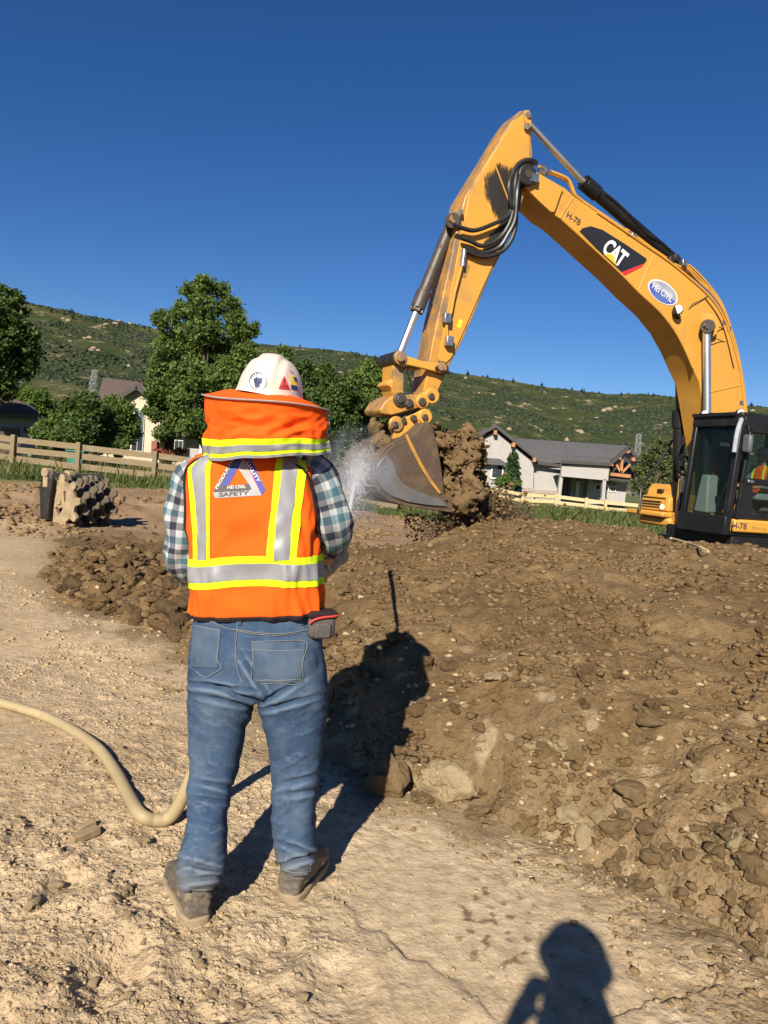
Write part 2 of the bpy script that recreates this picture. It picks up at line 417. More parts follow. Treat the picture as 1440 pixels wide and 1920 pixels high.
# ------------------------------------------------------------------ the dirt pile
def field(a0, a1, da, r0, r1, q):
    an = np.radians(np.arange(a0, a1, da)); rr = r0 * q ** np.arange(int(math.log(r1 / r0) / math.log(q)) + 1)
    r_, a_ = np.meshgrid(rr, an, indexing='ij'); return (r_ * np.sin(a_)).ravel(), (r_ * np.cos(a_)).ravel(), len(rr), len(an)
X, Y, nr, na = field(-35, 40, .14, 1.7, 13.5, 1.004)
P = ph(X, Y); G = zbase(X, Y)
keep = (P > G - .1).reshape(nr, na)
F = grid_faces(nr, na)
kv = keep.ravel(); F = F[kv[F].all(1)]
used = np.unique(F); remap = np.full(len(X), -1); remap[used] = np.arange(len(used)); F = remap[F]
X, Y, P = X[used], Y[used], P[used]
td = toe_dist(X, Y) + .3 * fbm(X * 1.6, Y * 1.6, 91, 4)
C = lerp3((.122, .077, .035), (.175, .114, .054), sst(-.5, .5, fbm(X * .9, Y * .9, 92, 5)))
C = lerp3(C, np.full((len(X), 3), (.245, .175, .098)), .5 * sst(.75, -.05, td) * sst(-1.2, 0, X))
C = lerp3(C, np.full((len(X), 3), (.34, .255, .155)), .7 * sst(.35, .6, pn(X * 6.1, Y * 6.1, 93) + .35 * pn(X * 19, Y * 19, 94)) * sst(1.8, .1, td) * sst(-1, .3, X))
C = lerp3(C, np.full((len(X), 3), (.085, .056, .03)), .7 * sst(.2, .7, fbm(X * .8 + 9, Y * .8, 95, 3)) * sst(.2, -1.5, X))
me = mesh('dirt_pile', np.c_[X, Y, P], F, M['soil_pile'], angle=None); colour_attr(me, C)
pile = tag(link('dirt_pile', me), kind='structure')

# ------------------------------------------------------------------ the hill
RIDGE = [(-400, 490), (-150, 522), (0, 556), (38, 565), (121, 582), (201, 600), (278, 615), (380, 632), (484, 645), (542, 648), (659, 662), (700, 670), (846, 700), (953, 715), (1030, 728), (1140, 740), (1216, 742), (1300, 748), (1402, 762), (1440, 764), (1700, 790), (2000, 815)]
ra = np.array([math.atan2(ray(*p)[0], 1) for p in RIDGE]); re_ = np.array([ray(*p)[2] / math.hypot(ray(*p)[0], 1) for p in RIDGE])
ra = np.r_[-1.4, ra, 1.4]; re_ = np.r_[re_[0] * .7, re_, re_[-1] * .6]
RDIST = 560.0
def hill_h(a, r):
    el = np.interp(a, ra, re_); rd = RDIST + 60 * np.sin(a * 3 + .5) + 25 * np.sin(a * 7)
    H = el * rd + 1.5
    t = np.clip((r - 170) / (rd - 170), 0, 3)
    x = r * np.sin(a); y = r * np.cos(a)
    up = H * np.where(t < 1, t ** 1.32, 1 - .35 * (t - 1))
    up = up + (3.5 * fbm(x * .012, y * .012, 101, 4) + 1.5 * np.abs(fbm(x * .03, y * .015, 104, 3))) * sst(0, .25, t) * (1 - .75 * np.exp(-((t - 1) / .12) ** 2))
    return up - 6 + 6.5 * sst(0, .08, t)
an = np.radians(np.arange(-60, 60, .27)); rr = np.linspace(165, 900, 165)
r_, a_ = np.meshgrid(rr, an, indexing='ij'); H = hill_h(a_, r_)
X = (r_ * np.sin(a_)).ravel(); Y = (r_ * np.cos(a_)).ravel()
mt, t, b = nmat('hillside')
n1 = noise(t, .035, 10, .68); n2 = noise(t, .11, 9, .74, stretch=(1, .6, 1.5)); n3 = noise(t, .012, 4, .6)
c = ramp(t, n1.outputs[0], [(.36, (.034, .048, .020)), (.52, (.052, .064, .028)), (.62, (.085, .085, .040)), (.72, (.16, .135, .075))]).outputs[0]
c = mixc(t, ramp(t, n2.outputs[0], [(.555, (0,) * 3), (.63, (1,) * 3)]).outputs[0], c, mixc(t, ramp(t, n3.outputs[0], [(.35, (0,) * 3), (.6, (1,) * 3)]).outputs[0], (.10, .098, .048), (.30, .235, .15)))
t.links.new(c, b.inputs['Base Color']); b.inputs['Roughness'].default_value = 1; b.inputs['Specular IOR Level'].default_value = 0
bump(t, b, n2.outputs[0], 1.0, 1.2)
hill = tag(link('hill', mesh('hill', np.c_[X, Y, H.ravel()], grid_faces(len(rr), len(an)), mt, angle=None)), kind='structure')

def leaf_mat(name, c1, c2, scale=1.2, trans=.35):
    mt = bpy.data.materials.new(name); mt.use_nodes = True; t = mt.node_tree; b = t.nodes['Principled BSDF']; MATS[name] = mt
    n = noise(t, scale, 3, .6); out = ramp(t, n.outputs[0], [(.3, c1), (.7, c2)]).outputs[0]
    gi = N(t, 'NewGeometry'); out = mixc(t, 1, out, ramp(t, gi.outputs['Random Per Island'], [(0, (.6, .62, .6)), (1, (1.35, 1.3, 1.2))]).outputs[0], 'MULTIPLY')
    t.links.new(out, b.inputs['Base Color']); b.inputs['Roughness'].default_value = .55; b.inputs['Specular IOR Level'].default_value = .25
    tr = N(t, 'BsdfTranslucent'); t.links.new(mixc(t, 1, out, (1.2, 1.35, .6), 'MULTIPLY'), tr.inputs[0])
    mx = N(t, 'MixShader'); mx.inputs[0].default_value = trans
    t.links.new(b.outputs[0], mx.inputs[1]); t.links.new(tr.outputs[0], mx.inputs[2]); t.links.new(mx.outputs[0], t.nodes['Material Output'].inputs[0])
    return mt
leaf_mat('scrub', (.028, .041, .018), (.047, .060, .029), .05, .15)
leaf_mat('pine_needle', (.018, .030, .014), (.035, .048, .02), .1, .1)
# scrub oak over the hillside: a mass nobody could count
bm = bmesh.new(); bmesh.ops.create_icosphere(bm, subdivisions=1, radius=1)
IV = np.array([v.co[:] for v in bm.verts]); IF = np.array([[v.index for v in f.verts] for f in bm.faces]); bm.free()
def scatter_lumps(name, pos, size, mat, flat=.65, jitter=.3, kindv='stuff', parent=None, base=(IV, IF)):
    n = len(pos); BV, BF = base; k = len(BV)
    th = rng.uniform(0, 6.28, n); c_, s_ = np.cos(th), np.sin(th)
    V = BV[None] * (1 + rng.uniform(-jitter, jitter, (n, k, 1)))
    sx = size * rng.uniform(.8, 1.25, n); sy = size * rng.uniform(.8, 1.25, n); sz = size * flat * rng.uniform(.7, 1.2, n)
    x = V[..., 0] * sx[:, None]; y = V[..., 1] * sy[:, None]; z = V[..., 2] * sz[:, None]
    P = np.stack([x * c_[:, None] - y * s_[:, None], x * s_[:, None] + y * c_[:, None], z], -1) + pos[:, None]
    Fa = (BF[None] + (np.arange(n) * k)[:, None, None]).reshape(-1, 3)
    o = link(name, mesh(name, P.reshape(-1, 3) - (BASE[parent.name] if parent else 0), Fa, mat, angle=None, smooth=False), parent); o['kind'] = kindv; return o
OV = np.array([(1, 0, 0), (-1, 0, 0), (0, 1, 0), (0, -1, 0), (0, 0, 1), (0, 0, -1)], float); OF = np.array([(0, 2, 4), (2, 1, 4), (1, 3, 4), (3, 0, 4), (2, 0, 5), (1, 2, 5), (3, 1, 5), (0, 3, 5)])
n = 105000
a = rng.uniform(R(-36), R(38), n); r = np.sqrt(rng.uniform(175 ** 2, 640 ** 2, n)); x = r * np.sin(a); y = r * np.cos(a); z = hill_h(a, r)
t_ = (r - 170) / (RDIST - 170)
d = 1.5 * fbm(x * .016, y * .020 + r * .012, 111, 4) + .55 * pn(x * .07, y * .05, 112) - .25 * sst(.55, 1.0, t_) + .30
k = d > rng.uniform(-.05, .33, n)
scatter_lumps('hillside_scrub', np.c_[x, y, z][k], (.45 + 1.5 * rng.random(k.sum()) ** 2.5) * (.8 + .5 * rng.random(k.sum())), M['scrub'], .6, base=(OV, OF))
# tan rock outcrops
n = 900; a = rng.uniform(R(-34), R(36), n); r = rng.uniform(330, 590, n); x = r * np.sin(a); y = r * np.cos(a)
k = fbm(x * .02, y * .012, 121, 3) > .18
pmat('hill_rock', (.30, .23, .15), (.22, .165, .105), .3, .95)
scatter_lumps('hillside_rocks', np.c_[x, y, hill_h(a, r)][k], rng.uniform(.6, 2.2, k.sum()), M['hill_rock'], .7)
# ------------------------------------------------------------------ trees
pmat('bark', (.10, .075, .05), (.055, .042, .03), 6, .95, bs=.8, bd=.03)
leaf_mat('leaf_mid', (.068, .112, .026), (.14, .195, .05), .8, .3)
leaf_mat('leaf_dark', (.042, .076, .019), (.088, .135, .032), .8, .25)
leaf_mat('leaf_bright', (.08, .14, .028), (.14, .21, .05), .8, .35)
leaf_mat('leaf_juniper', (.062, .082, .032), (.13, .14, .055), 2.0, .15)
leaf_mat('leaf_cypress', (.030, .060, .022), (.045, .080, .030), 3.0, .12)
def leaves(blobs, n, size, rg, shell=.55, up=.25, asp=.55):
    """diamond leaf sprays spread through blobs (cx,cy,cz,rx,ry,rz); n per unit blob area"""
    B = np.array(blobs, float); wt = B[:, 3] * B[:, 5]; wt /= wt.sum()
    bi = rg.choice(len(B), n, p=wt); b = B[bi]
    d = rg.normal(size=(n, 3)); d /= np.linalg.norm(d, axis=1)[:, None]
    rad_ = shell + (1 - shell) * rg.random(n) ** .6
    lumpy = 1 + .28 * pn(d[:, 0] * 2.3 + bi * 7.7, d[:, 1] * 2.3 + d[:, 2] * 1.9, 7)
    P = b[:, :3] + d * b[:, 3:] * (rad_ * lumpy)[:, None]
    # second level: gather the sprays into twig clumps
    nc = max(8, n // 34); cen = P[rg.choice(n, nc)]
    ci = rg.integers(0, nc, n); sel = rg.random(n) < .82
    cs = np.cbrt(B[:, 3].mean()) * .27
    P = np.where(sel[:, None], cen[ci] + rg.normal(size=(n, 3)) * cs * (.5, .5, .38), P)
    nrm = d * .6 + rg.normal(size=(n, 3)) * .8 + (0, 0, up); nrm /= np.linalg.norm(nrm, axis=1)[:, None]
    u = np.cross(nrm, rg.normal(size=(n, 3))); u /= np.linalg.norm(u, axis=1)[:, None]; v = np.cross(nrm, u)
    s = size * rg.uniform(.6, 1.35, n)[:, None]
    V = np.stack([P - u * s, P - v * s * asp + nrm * s * .12, P + u * s, P + v * s * asp + nrm * s * .12], 1).reshape(-1, 3)
    return V, np.arange(n * 4, dtype=np.int32).reshape(-1, 4)
def tree(name, foot, blobs_px, y, n, size, mat, label, cat, group=None, trunk_r=.16, depth=.8, trunk=True, shell=.3, limbs=10, asp=.55, seed=1):
    rg = np.random.default_rng(seed); foot = np.array(foot, float)
    root = thing(name, foot, label, cat, group); B = []
    for px, py, r in blobs_px:
        c = at(px, py, y); rr = r * (.86 if name == 'tall_tree' else 1) / FPX * y * np.linalg.norm(ray(px, py)); c = c + np.array([0, rg.uniform(-1, 1) * rr * depth * 1.2, 0])
        c = CAM + (c - CAM) * 1.0; B.append((*c, rr, rr * (.8 + .4 * depth), rr * .92))
    V, F = leaves(B, n, size, rg, shell, asp=asp)
    part('crown', V, F, mat, root, angle=None, smooth=False)
    if trunk:
        mb = MB(); Bz = np.array(B); zt = Bz[:, 2].max(); cx, cy = Bz[:, 0].mean(), Bz[:, 1].mean()
        top_ = np.array([cx, cy, foot[2] + .8 * (zt - foot[2])])
        pts = spline([foot - (0, 0, .3), foot + (top_ - foot) * .3 + rg.normal(size=3) * .1, foot + (top_ - foot) * .65 + rg.normal(size=3) * .2, top_], 4)
        mb.tube(pts, np.linspace(trunk_r, trunk_r * .2, len(pts)), 8)
        for i in rg.permutation(len(B))[:limbs]:
            c = Bz[i, :3]; k = int(np.clip((c[2] - foot[2]) / (zt - foot[2]) * .75, .15, .8) * (len(pts) - 1)); k = max(1, k - 2)
            q = spline([pts[k], (pts[k] + c) / 2 + (0, 0, -.05 * np.linalg.norm(c - pts[k])), c], 4)
            mb.tube(q, np.linspace(trunk_r * .45, trunk_r * .08, len(q)), 5)
        mb.build('trunk', M['bark'], root)
    return root
tree('tall_tree', (*at(402, 860, 47)[:2], .35), [(388, 540, 24), (362, 548, 22), (412, 545, 22), (346, 582, 24), (385, 580, 32), (428, 578, 28), (445, 600, 22), (310, 603, 24), (345, 622, 32), (395, 625, 36), (450, 625, 32), (475, 618, 16), (322, 590, 14), (312, 652, 30), (360, 665, 38), (415, 668, 40), (462, 665, 30), (300, 690, 26), (335, 708, 40), (385, 715, 42), (435, 712, 42), (470, 700, 22), (300, 735, 32), (350, 752, 40), (400, 758, 42), (448, 750, 34), (290, 770, 26), (325, 790, 34), (375, 797, 36), (425, 795, 36), (300, 812, 16)], 47, 62000, .105, M['leaf_mid'],
     'tallest leafy tree rising in front of the beige house with the brown roof', 'tree', None, .30, limbs=18, seed=3)
tree('broadleaf_tree', (*at(-52, 830, 40)[:2], .4), [(-8, 560, 30), (10, 565, 22), (-20, 600, 40), (18, 602, 26), (40, 628, 24), (5, 645, 40), (45, 655, 20), (-25, 660, 40), (30, 680, 28), (0, 700, 34), (-40, 720, 40), (15, 725, 14)], 40, 26000, .12, M['leaf_dark'],
     'dark leafy tree cut by the left edge above the grey garage', 'tree', None, .25, seed=4)
for k, (blobs, y, n, mt_, lab, sd) in enumerate([
    ([(570, 695, 26), (610, 715, 32), (560, 740, 34), (610, 760, 40), (650, 745, 32), (600, 805, 44), (560, 790, 36), (640, 800, 38), (655, 835, 26), (600, 840, 30)], 50, 20000, 'leaf_dark', 'dark green bushy tree right behind the white hard hat', 5),
    ([(700, 690, 20), (680, 715, 26), (722, 705, 22), (690, 755, 34), (730, 745, 28), (672, 790, 30), (710, 800, 34), (745, 790, 24), (690, 835, 26), (735, 835, 24), (765, 810, 20)], 52, 20000, 'leaf_mid', 'green bushy tree behind the bucket linkage of the digger', 6),
    ([(508, 680, 22), (530, 665, 18), (520, 710, 30), (495, 740, 30), (535, 760, 34), (500, 800, 34)], 56, 11000, 'leaf_mid', 'lighter green tree between the tallest tree and the hard hat', 8)]):
    cxp = np.mean([b[0] for b in blobs]); f = at(cxp, 870, y)
    tree('leafy_tree', (f[0], f[1], float(zbase(f[0], f[1]))), blobs, y, int(n * 1.5), .13, M[mt_], lab, 'tree', 'leafy trees behind the worker', .2, seed=sd)
for blobs, y, n, mt_, lab, sd, nm in [
    ([(20, 748, 18), (48, 742, 18), (75, 752, 20), (30, 770, 20), (62, 775, 22), (90, 778, 16)], 54, 7000, 'leaf_bright', 'bright green shrub peeping over the grey garage roof', 11, 'garden_shrub'),
    ([(92, 808, 20), (108, 792, 22), (96, 828, 20), (115, 822, 22)], 40, 5000, 'leaf_mid', 'round green shrub beside the grey garage wall', 12, 'garden_shrub'),
    ([(125, 765, 22), (150, 755, 22), (140, 790, 28), (178, 770, 24), (165, 810, 28), (125, 812, 24), (150, 835, 20)], 39, 10000, 'leaf_dark', 'large dark shrub behind the fence below the lattice tower', 13, 'garden_shrub'),
    ([(205, 760, 22), (228, 772, 22), (200, 795, 26), (232, 805, 24), (190, 830, 20), (222, 835, 18), (247, 790, 12)], 40, 9000, 'leaf_mid', 'green shrub with a reddish patch before the beige house windows', 14, 'garden_shrub'),
    ([(950, 898, 8), (938, 905, 10), (972, 905, 6)], 72, 1500, 'leaf_bright', 'low green bush at the foot of the pale stucco gable', 15, 'garden_shrub')]:
    cxp = np.mean([b[0] for b in blobs]); f = at(cxp, 860, y)
    tree(nm, (f[0], f[1], float(zbase(f[0], f[1]))), blobs, y, int(n * 1.8), .09, M[mt_], lab, 'shrub', 'garden shrubs near the houses', .08, limbs=5, seed=sd)
f = at(962, 922, 73); zf = float(zbase(f[0], f[1]))
tree('cypress_tree', (f[0], f[1], zf), [(964, 852, 5), (963, 862, 8), (962, 873, 10), (961, 885, 12), (961, 897, 13), (960, 909, 13)], 73, 7000, .13, M['leaf_cypress'], 'narrow pointed cypress in front of the pale stucco gable', 'tree', None, .1, depth=.1, shell=.75, seed=21)
tree('juniper_tree', (*at(1228, 945, 66)[:2], -.4), [(1240, 828, 8), (1228, 842, 12), (1250, 840, 14), (1215, 858, 14), (1240, 862, 20), (1262, 858, 18), (1205, 882, 16), (1230, 888, 24), (1258, 888, 22), (1200, 908, 16), (1225, 915, 24), (1255, 915, 24), (1278, 890, 14)], 66, 17000, .14, M['leaf_juniper'], 'olive green juniper between the timber gable and the digger', 'tree', None, .2, seed=22, asp=.35)
# small pines along the ridge
def ridge_pine(a, seed, s):
    rg = np.random.default_rng(seed); rd = RDIST + 60 * math.sin(a * 3 + .5) + 25 * math.sin(a * 7) + rg.uniform(-22, 2)
    x, y = rd * math.sin(a), rd * math.cos(a); z = float(hill_h(np.array([a]), np.array([rd]))[0])
    return np.array([x, y, z - .4]), s
pines = []
VV = []
mb0 = MB(); rg = np.random.default_rng(5)
VB, FB = leaves([(0, 0, .55, .26, .26, .5), (.12, 0, .4, .3, .3, .3), (-.1, .05, .35, .3, .3, .3), (0, 0, .85, .15, .15, .2)], 260, .085, rg, .3)
tm = MB(); tm.tube([(0, 0, -.1), (0, 0, .8)], [.045, .02], 5)
me_c = mesh('crown', VB, FB, M['pine_needle'], smooth=False); me_t = mesh('trunk', tm.V, tm.F, M['bark'])
azs = np.sort(rng.uniform(R(-27), R(28), 75))
for k, a in enumerate(azs):
    p, s = ridge_pine(a, 300 + k, 1.7 + 2.4 * rng.random() ** 2)
    o = thing('ridge_pine', p, 'small dark pine standing along the skyline of the hill', 'tree', 'pines along the ridge'); o.scale = (s, s, s * rng.uniform(.8, 1.25)); o.rotation_euler.z = rng.uniform(0, 6)
    for nm, me in (('crown', me_c), ('trunk', me_t)):
        c = bpy.data.objects.new(nm, me); COL.objects.link(c); c.parent = o

# ------------------------------------------------------------------ fences
pmat('fence_wood', (.235, .17, .09), (.165, .125, .072), 3, .85, bs=.4, bd=.004, stretch=(1, 1, 8), dirt=(.22, .18, .12), dscale=2)
pmat('fence_wood_pale', (.52, .42, .22), (.44, .35, .18), 3, .85, bs=.3, bd=.004)
def fence(tops, y0, y1, mat, hgt, rails, label, postw, seed, railh=.14):
    P = []
    for i, (px, py) in enumerate(tops):
        t = i / (len(tops) - 1); y = y0 + (y1 - y0) * t; P.append(at(px, py, y))
    P = np.array(P); rg = np.random.default_rng(seed)
    root = thing('rail_fence', (P[:, 0].mean(), P[:, 1].mean(), P[:, 2].min() - hgt), label, 'fence')
    for p in P:
        mb = MB(); hh = hgt + .25; w_ = postw / 2
        a = rg.normal(size=2) * .012
        mb.prism([(p[0] - w_ + a[0] * 0, p[1] - w_, p[2] - hh), (p[0] + w_, p[1] - w_, p[2] - hh), (p[0] + w_, p[1] + w_, p[2] - hh), (p[0] - w_, p[1] + w_, p[2] - hh)], (a[0], a[1], hh))
        mb.build('post', mat, root, bevel=.012)
    for a, b in zip(P[:-1], P[1:]):
        for dz in rails:
            q = np.array([0, postw / 2 + .025, 0]); e = (b - a) / np.linalg.norm(b - a) * .012
            j1, j2 = rg.normal(size=2) * .015
            mb = MB(); mb.bar(a + q + e - (0, 0, dz + j1), b + q - e - (0, 0, dz + j2), .045, railh); mb.build('rail', mat, root)
    return root
fence([(-120, 785), (-48, 803), (25, 815), (148, 829), (291, 846), (438, 866), (590, 884), (745, 905)], 31.5, 30.0, M['fence_wood'], 1.12, (.19, .57, .96), 'weathered brown three rail fence behind the toothed roller', .17, 1, .235)
fence([(690, 880), (762, 893), (848, 905), (940, 915), (980, 923), (1043, 926), (1100, 933), (1136, 938), (1200, 944), (1268, 953), (1340, 962), (1420, 972)], 60, 57, M['fence_wood_pale'], 1.15, (.2, .62, 1.0), 'pale new rail fence in front of the stucco house', .2, 2, .26)

# ------------------------------------------------------------------ stucco house on the right
pmat('stucco', (.37, .345, .325), (.335, .315, .295), 1.5, .95, bs=.2, bd=.01)
pmat('shingle_grey', (.095, .09, .092), (.06, .057, .06), 5, .9, bs=.6, bd=.02)
pmat('shingle_grey_dark', (.07, .066, .068), (.05, .048, .05), 5, .9)
pmat('fascia_dark', (.05, .043, .04), None, 3, .7)
pmat('timber_orange', (.42, .19, .075), (.33, .14, .055), 2, .7)
pmat('stone_veneer', (.40, .33, .27), (.24, .19, .16), 3.2, .9, bs=.6, bd=.03)
pmat('white_trim', (.72, .70, .66), None, 3, .6)
pmat('dark_void', (.035, .032, .030), None, 3, .8)  # near black: painted shade of the openings, also the wall lamp body
pmat('door_dark', (.055, .05, .045), None, 3, .5)
def glass(name, tint, rough=.05, mixf=.75, spec=.5):
    mt, t, b = nmat(name); b.inputs['Base Color'].default_value = (*tint, 1); b.inputs['Roughness'].default_value = rough
    b.inputs['Specular IOR Level'].default_value = spec
    tr = N(t, 'BsdfTransparent'); tr.inputs[0].default_value = (.80, .86, .83, 1)
    mx = N(t, 'MixShader'); mx.inputs[0].default_value = mixf; t.links.new(b.outputs[0], mx.inputs[1]); t.links.new(tr.outputs[0], mx.inputs[2])
    t.links.new(mx.outputs[0], t.nodes['Material Output'].inputs[0]); return mt
glass('window_glass', (.03, .04, .05), .05, .1)
HY = 76.0
def hp(px, py, dy=0): return at(px, py, HY + dy)
zg = float(zbase(12, 76)) - .35
hroot = thing('stucco_house', (*hp(1040, 935)[:2], zg), 'single storey pale stucco house with grey roof and orange timber gable', 'house')
def wall_px(P, dy, depth, name='wall', mat='stucco', parent=None, **kw):
    mb = MB(); mb.prism([hp(px, py, dy) for px, py in P], (0, depth, 0)); return mb.build(name, M[mat], parent or hroot, **kw)
# left gable block
w1 = wall_px([(897, 945), (897, 826), (929.6, 808), (1001, 866), (999, 945)], 0, 9)
mb = MB()
for a, b in (((886, 822), (930, 800)), ((930, 800), (1008, 863))):
    p, q = hp(*a, -.6), hp(*b, -.6); up = np.array([0, 0, .22])
    mb.prism([p, q, q + up, p + up], (0, 11, 0))
roof1 = mb.build('roof', M['shingle_grey'], hroot)
roof1['kind'] = 'thing'
for a, b in (((886, 824.5), (930, 802.5)), ((930, 802.5), (1008, 865.5))):
    mb = MB(); p, q = hp(*a, -.72), hp(*b, -.72); mb.prism([p, q, q + (0, 0, .2), p + (0, 0, .2)], (0, .1, 0)); mb.build('fascia_board', M['fascia_dark'], hroot)
for px, py in ((928, 811), (962, 834), (1001, 862)):
    mb = MB(); mb.box(hp(px, py, -.4), (.3, .8, .42)); mb.build('rafter_end', M['timber_orange'], hroot)
# lower hip roof wing on the left
mb = MB(); e = [hp(880, 868, -1.2), hp(950, 873, -1.2), hp(905, 845, 2), hp(870, 838, 2)]; mb.prism(e, (0, .3, .25)); mb.build('roof', M['shingle_grey'], hroot)
wall_px([(884, 945), (884, 870), (945, 874), (942, 945)], -.4, .35, mat='stucco')
mb = MB(); c = hp(932, 884, -.5); mb.box(c, (1.2, .12, 1.5)); win = mb.build('window', M['white_trim'], hroot)
mb = MB(); mb.box(c + (0, -.05, 0), (.95, .08, 1.2)); mb.build('pane', M['window_glass'], win)
# main roof, ridge running right
A, B_, C_, D_ = hp(966, 824.5, 5), hp(1178, 838.5, 5), hp(1144, 868, 0), hp(1003, 867.5, 0)
mb = MB(); mb.prism([A, B_, C_, D_], (0, .12, .16)); mb.prism([A, B_, B_ + (1.2, 6, -2.2), A + (0, 6, -2.2)], (0, .12, .16))
mb.build('roof', M['shingle_grey'], hroot)
mb = MB(); mb.prism([hp(1053, 871.5, -1.5), hp(1144, 868.5, -1.5), hp(1146, 860, 1), hp(1056, 856, 1)], (0, .1, .14)); mb.build('roof', M['shingle_grey'], hroot)
for a, b, dy in (((1008, 867.5), (1053, 873.5), -.1), ((1053, 865.5), (1144, 870.5), -1.65)):
    mb = MB(); mb.bar(hp(*a, dy), hp(*b, dy), .14, .32); mb.build('gutter', M['fascia_dark'], hroot)
wall_px([(1001, 945), (1001, 868), (1052, 873), (1044, 945)], .8, .4)                    # recessed bay
wall_px([(1052, 893), (1054, 867), (1143, 872), (1140, 901)], -1.3, .5, name='beam_wall')   # lintel over the car port
wall_px([(1043, 948), (1050, 892), (1056, 892), (1050, 948)], -1.1, .5, name='pier')
wall_px([(1128, 938), (1131, 899), (1137, 899), (1134, 938)], -1.3, .5, name='pier')
wall_px([(1125, 944), (1126, 935), (1138, 935), (1137, 944)], -1.4, .7, name='plinth', mat='stone_veneer')
wall_px([(1046, 946), (1052, 890), (1140, 900), (1140, 946)], 3.4, .3, name='porch_wall')
for px in (1060, 1067):
    mb = MB(); mb.box(hp(px, 912, 3.2), (.32, .15, 2.2)); mb.build('door', M['door_dark'], hroot)
mb = MB(); mb.box(hp(1083, 917, 3.2), (.4, .12, 1.6)); mb.build('door', M['white_trim'], hroot)
wall_px([(1044, 893), (1052, 890), (1142, 899), (1140, 903)], -1.0, 4.4, name='soffit', mat='fascia_dark')
# right wing with timber gable, set behind the car port
w2 = wall_px([(1098, 945), (1104, 897), (1176, 906), (1171, 945)], 2.0, 4.0)
for px in (1121, 1136, 1149):
    c = hp(px, 914 + (px - 1121) * .09, 1.95); mb = MB(); mb.box(c, (.62, .12, .62)); win = mb.build('window', M['white_trim'], hroot)
    mb = MB(); mb.box(c + (0, -.05, 0), (.42, .08, .42)); mb.build('pane', M['window_glass'], win)
mb = MB(); mb.bar(hp(1115, 905, 1.9), hp(1154, 908.5, 1.9), .1, .22); mb.build('lintel', M['timber_orange'], hroot)
gx = [(1145, 868), (1179, 838), (1198, 867)]
wall_px([(1147, 894), (1145, 868), (1178, 843), (1195, 868), (1188, 899)], 2.6, .3, name='gable_shade_panel', mat='dark_void')  # near-black back panel, shade under the gable put into its colour
wall_px([(1150, 880), (1146, 869), (1179, 842), (1196, 869), (1190, 879), (1181, 861), (1172, 855)], .6, .25, name='gable_wall')
for a, b, dy, wd in (((1143, 870), (1179, 839), -.3, .3), ((1179, 839), (1198, 868), -.3, .3)):
    mb = MB(); mb.bar(hp(*a, dy), hp(*b, dy), .5, wd); mb.build('fascia_board', M['fascia_dark'], hroot)
for a, b, wd in (((1145, 889), (1182, 893), .32), ((1166, 861), (1164, 889), .26), ((1154, 869), (1164, 887), .2), ((1181, 871), (1166, 886), .2)):
    mb = MB(); mb.bar(hp(*a, .2), hp(*b, .2), .25, wd); mb.build('truss_beam', M['timber_orange'], hroot)
for px, py in ((1176, 846), (1160, 858), (1187, 861), (1145, 870)):
    mb = MB(); mb.box(hp(px, py, -.2), (.36, .6, .36)); mb.build('rafter_end', M['timber_orange'], hroot)
wall_px([(1144, 900), (1147, 893), (1184, 898), (1184, 904)], .4, 2.0, name='porch_roof', mat='fascia_dark')
# stone veneer course, built stone by stone
sm = MB(); rg = np.random.default_rng(4); base_st = mesh('stone', *(lambda m_: (m_.V, m_.F))(MB().box((0, 0, 0), (1, 1, 1))), M['stone_veneer'])
for x0, x1, dy, yb, rows in ((976, 999, -.06, 932, 3), (1003, 1042, .74, 936, 3)):
    for r_ in range(rows):
        x = x0 + (r_ % 2) * 2
        while x < x1 - 2:
            wd = rg.uniform(5, 9); c = hp(x + wd / 2, yb - r_ * 7 + (x - x0) * .05, dy); L = wd / FPX * HY
            o = bpy.data.objects.new('stone', base_st); COL.objects.link(o); o.parent = hroot
            o.location = c - BASE[hroot.name]; o.scale = (L * .94, .14 + .06 * rg.random(), .33); x += wd

# ------------------------------------------------------------------ beige house with a brown roof on the left
pmat('beige_wall', (.55, .45, .32), (.50, .41, .29), 2, .9)
pmat('shingle_brown', (.115, .078, .062), (.075, .052, .045), 4, .95, bs=.5, bd=.02)
pmat('brick_red', (.28, .10, .07), (.22, .08, .06), 6, .9)
pmat('white_wall', (.62, .60, .56), None, 3, .8)
glass('bright_glass', (.10, .13, .16), .03, .08, 1.0)
LY = 58.0
def lp(px, py, dy=0): return at(px, py, LY + dy)
lroot = thing('beige_house', (*lp(265, 868)[:2], float(zbase(-15, 58)) - .2), 'two storey beige house with brown roof half hidden by the tallest tree', 'house')
def lw(P, dy, depth, name, mat, parent=None):
    mb = MB(); mb.prism([lp(px, py, dy) for px, py in P], (0, depth, 0)); return mb.build(name, M[mat], parent or lroot)
lw([(215, 868), (219, 745), (255, 728), (302, 758), (298, 875)], 0, 8, 'wall', 'beige_wall')
lw([(180, 866), (184, 790), (219, 792), (216, 868)], 1, 6, 'wall', 'beige_wall')
lw([(296, 880), (300, 765), (420, 770), (418, 890)], 1.5, 7, 'wall', 'beige_wall')
mb = MB()
for a, b in (((208, 752), (256, 722)), ((256, 722), (306, 762))):
    p, q = lp(*a, -.5), lp(*b, -.5); mb.prism([p, q, q + (0, 0, .3), p + (0, 0, .3)], (0, 9, 0))
mb.prism([lp(192, 712, 6), lp(275, 722, 6), lp(300, 757, 1), lp(183, 747, 1)], (0, .2, .2))
mb.prism([lp(318, 712, 6), lp(400, 716, 6), lp(425, 778, 1), lp(300, 770, 1)], (0, .2, .2))
mb.build('roof', M['shingle_brown'], lroot)
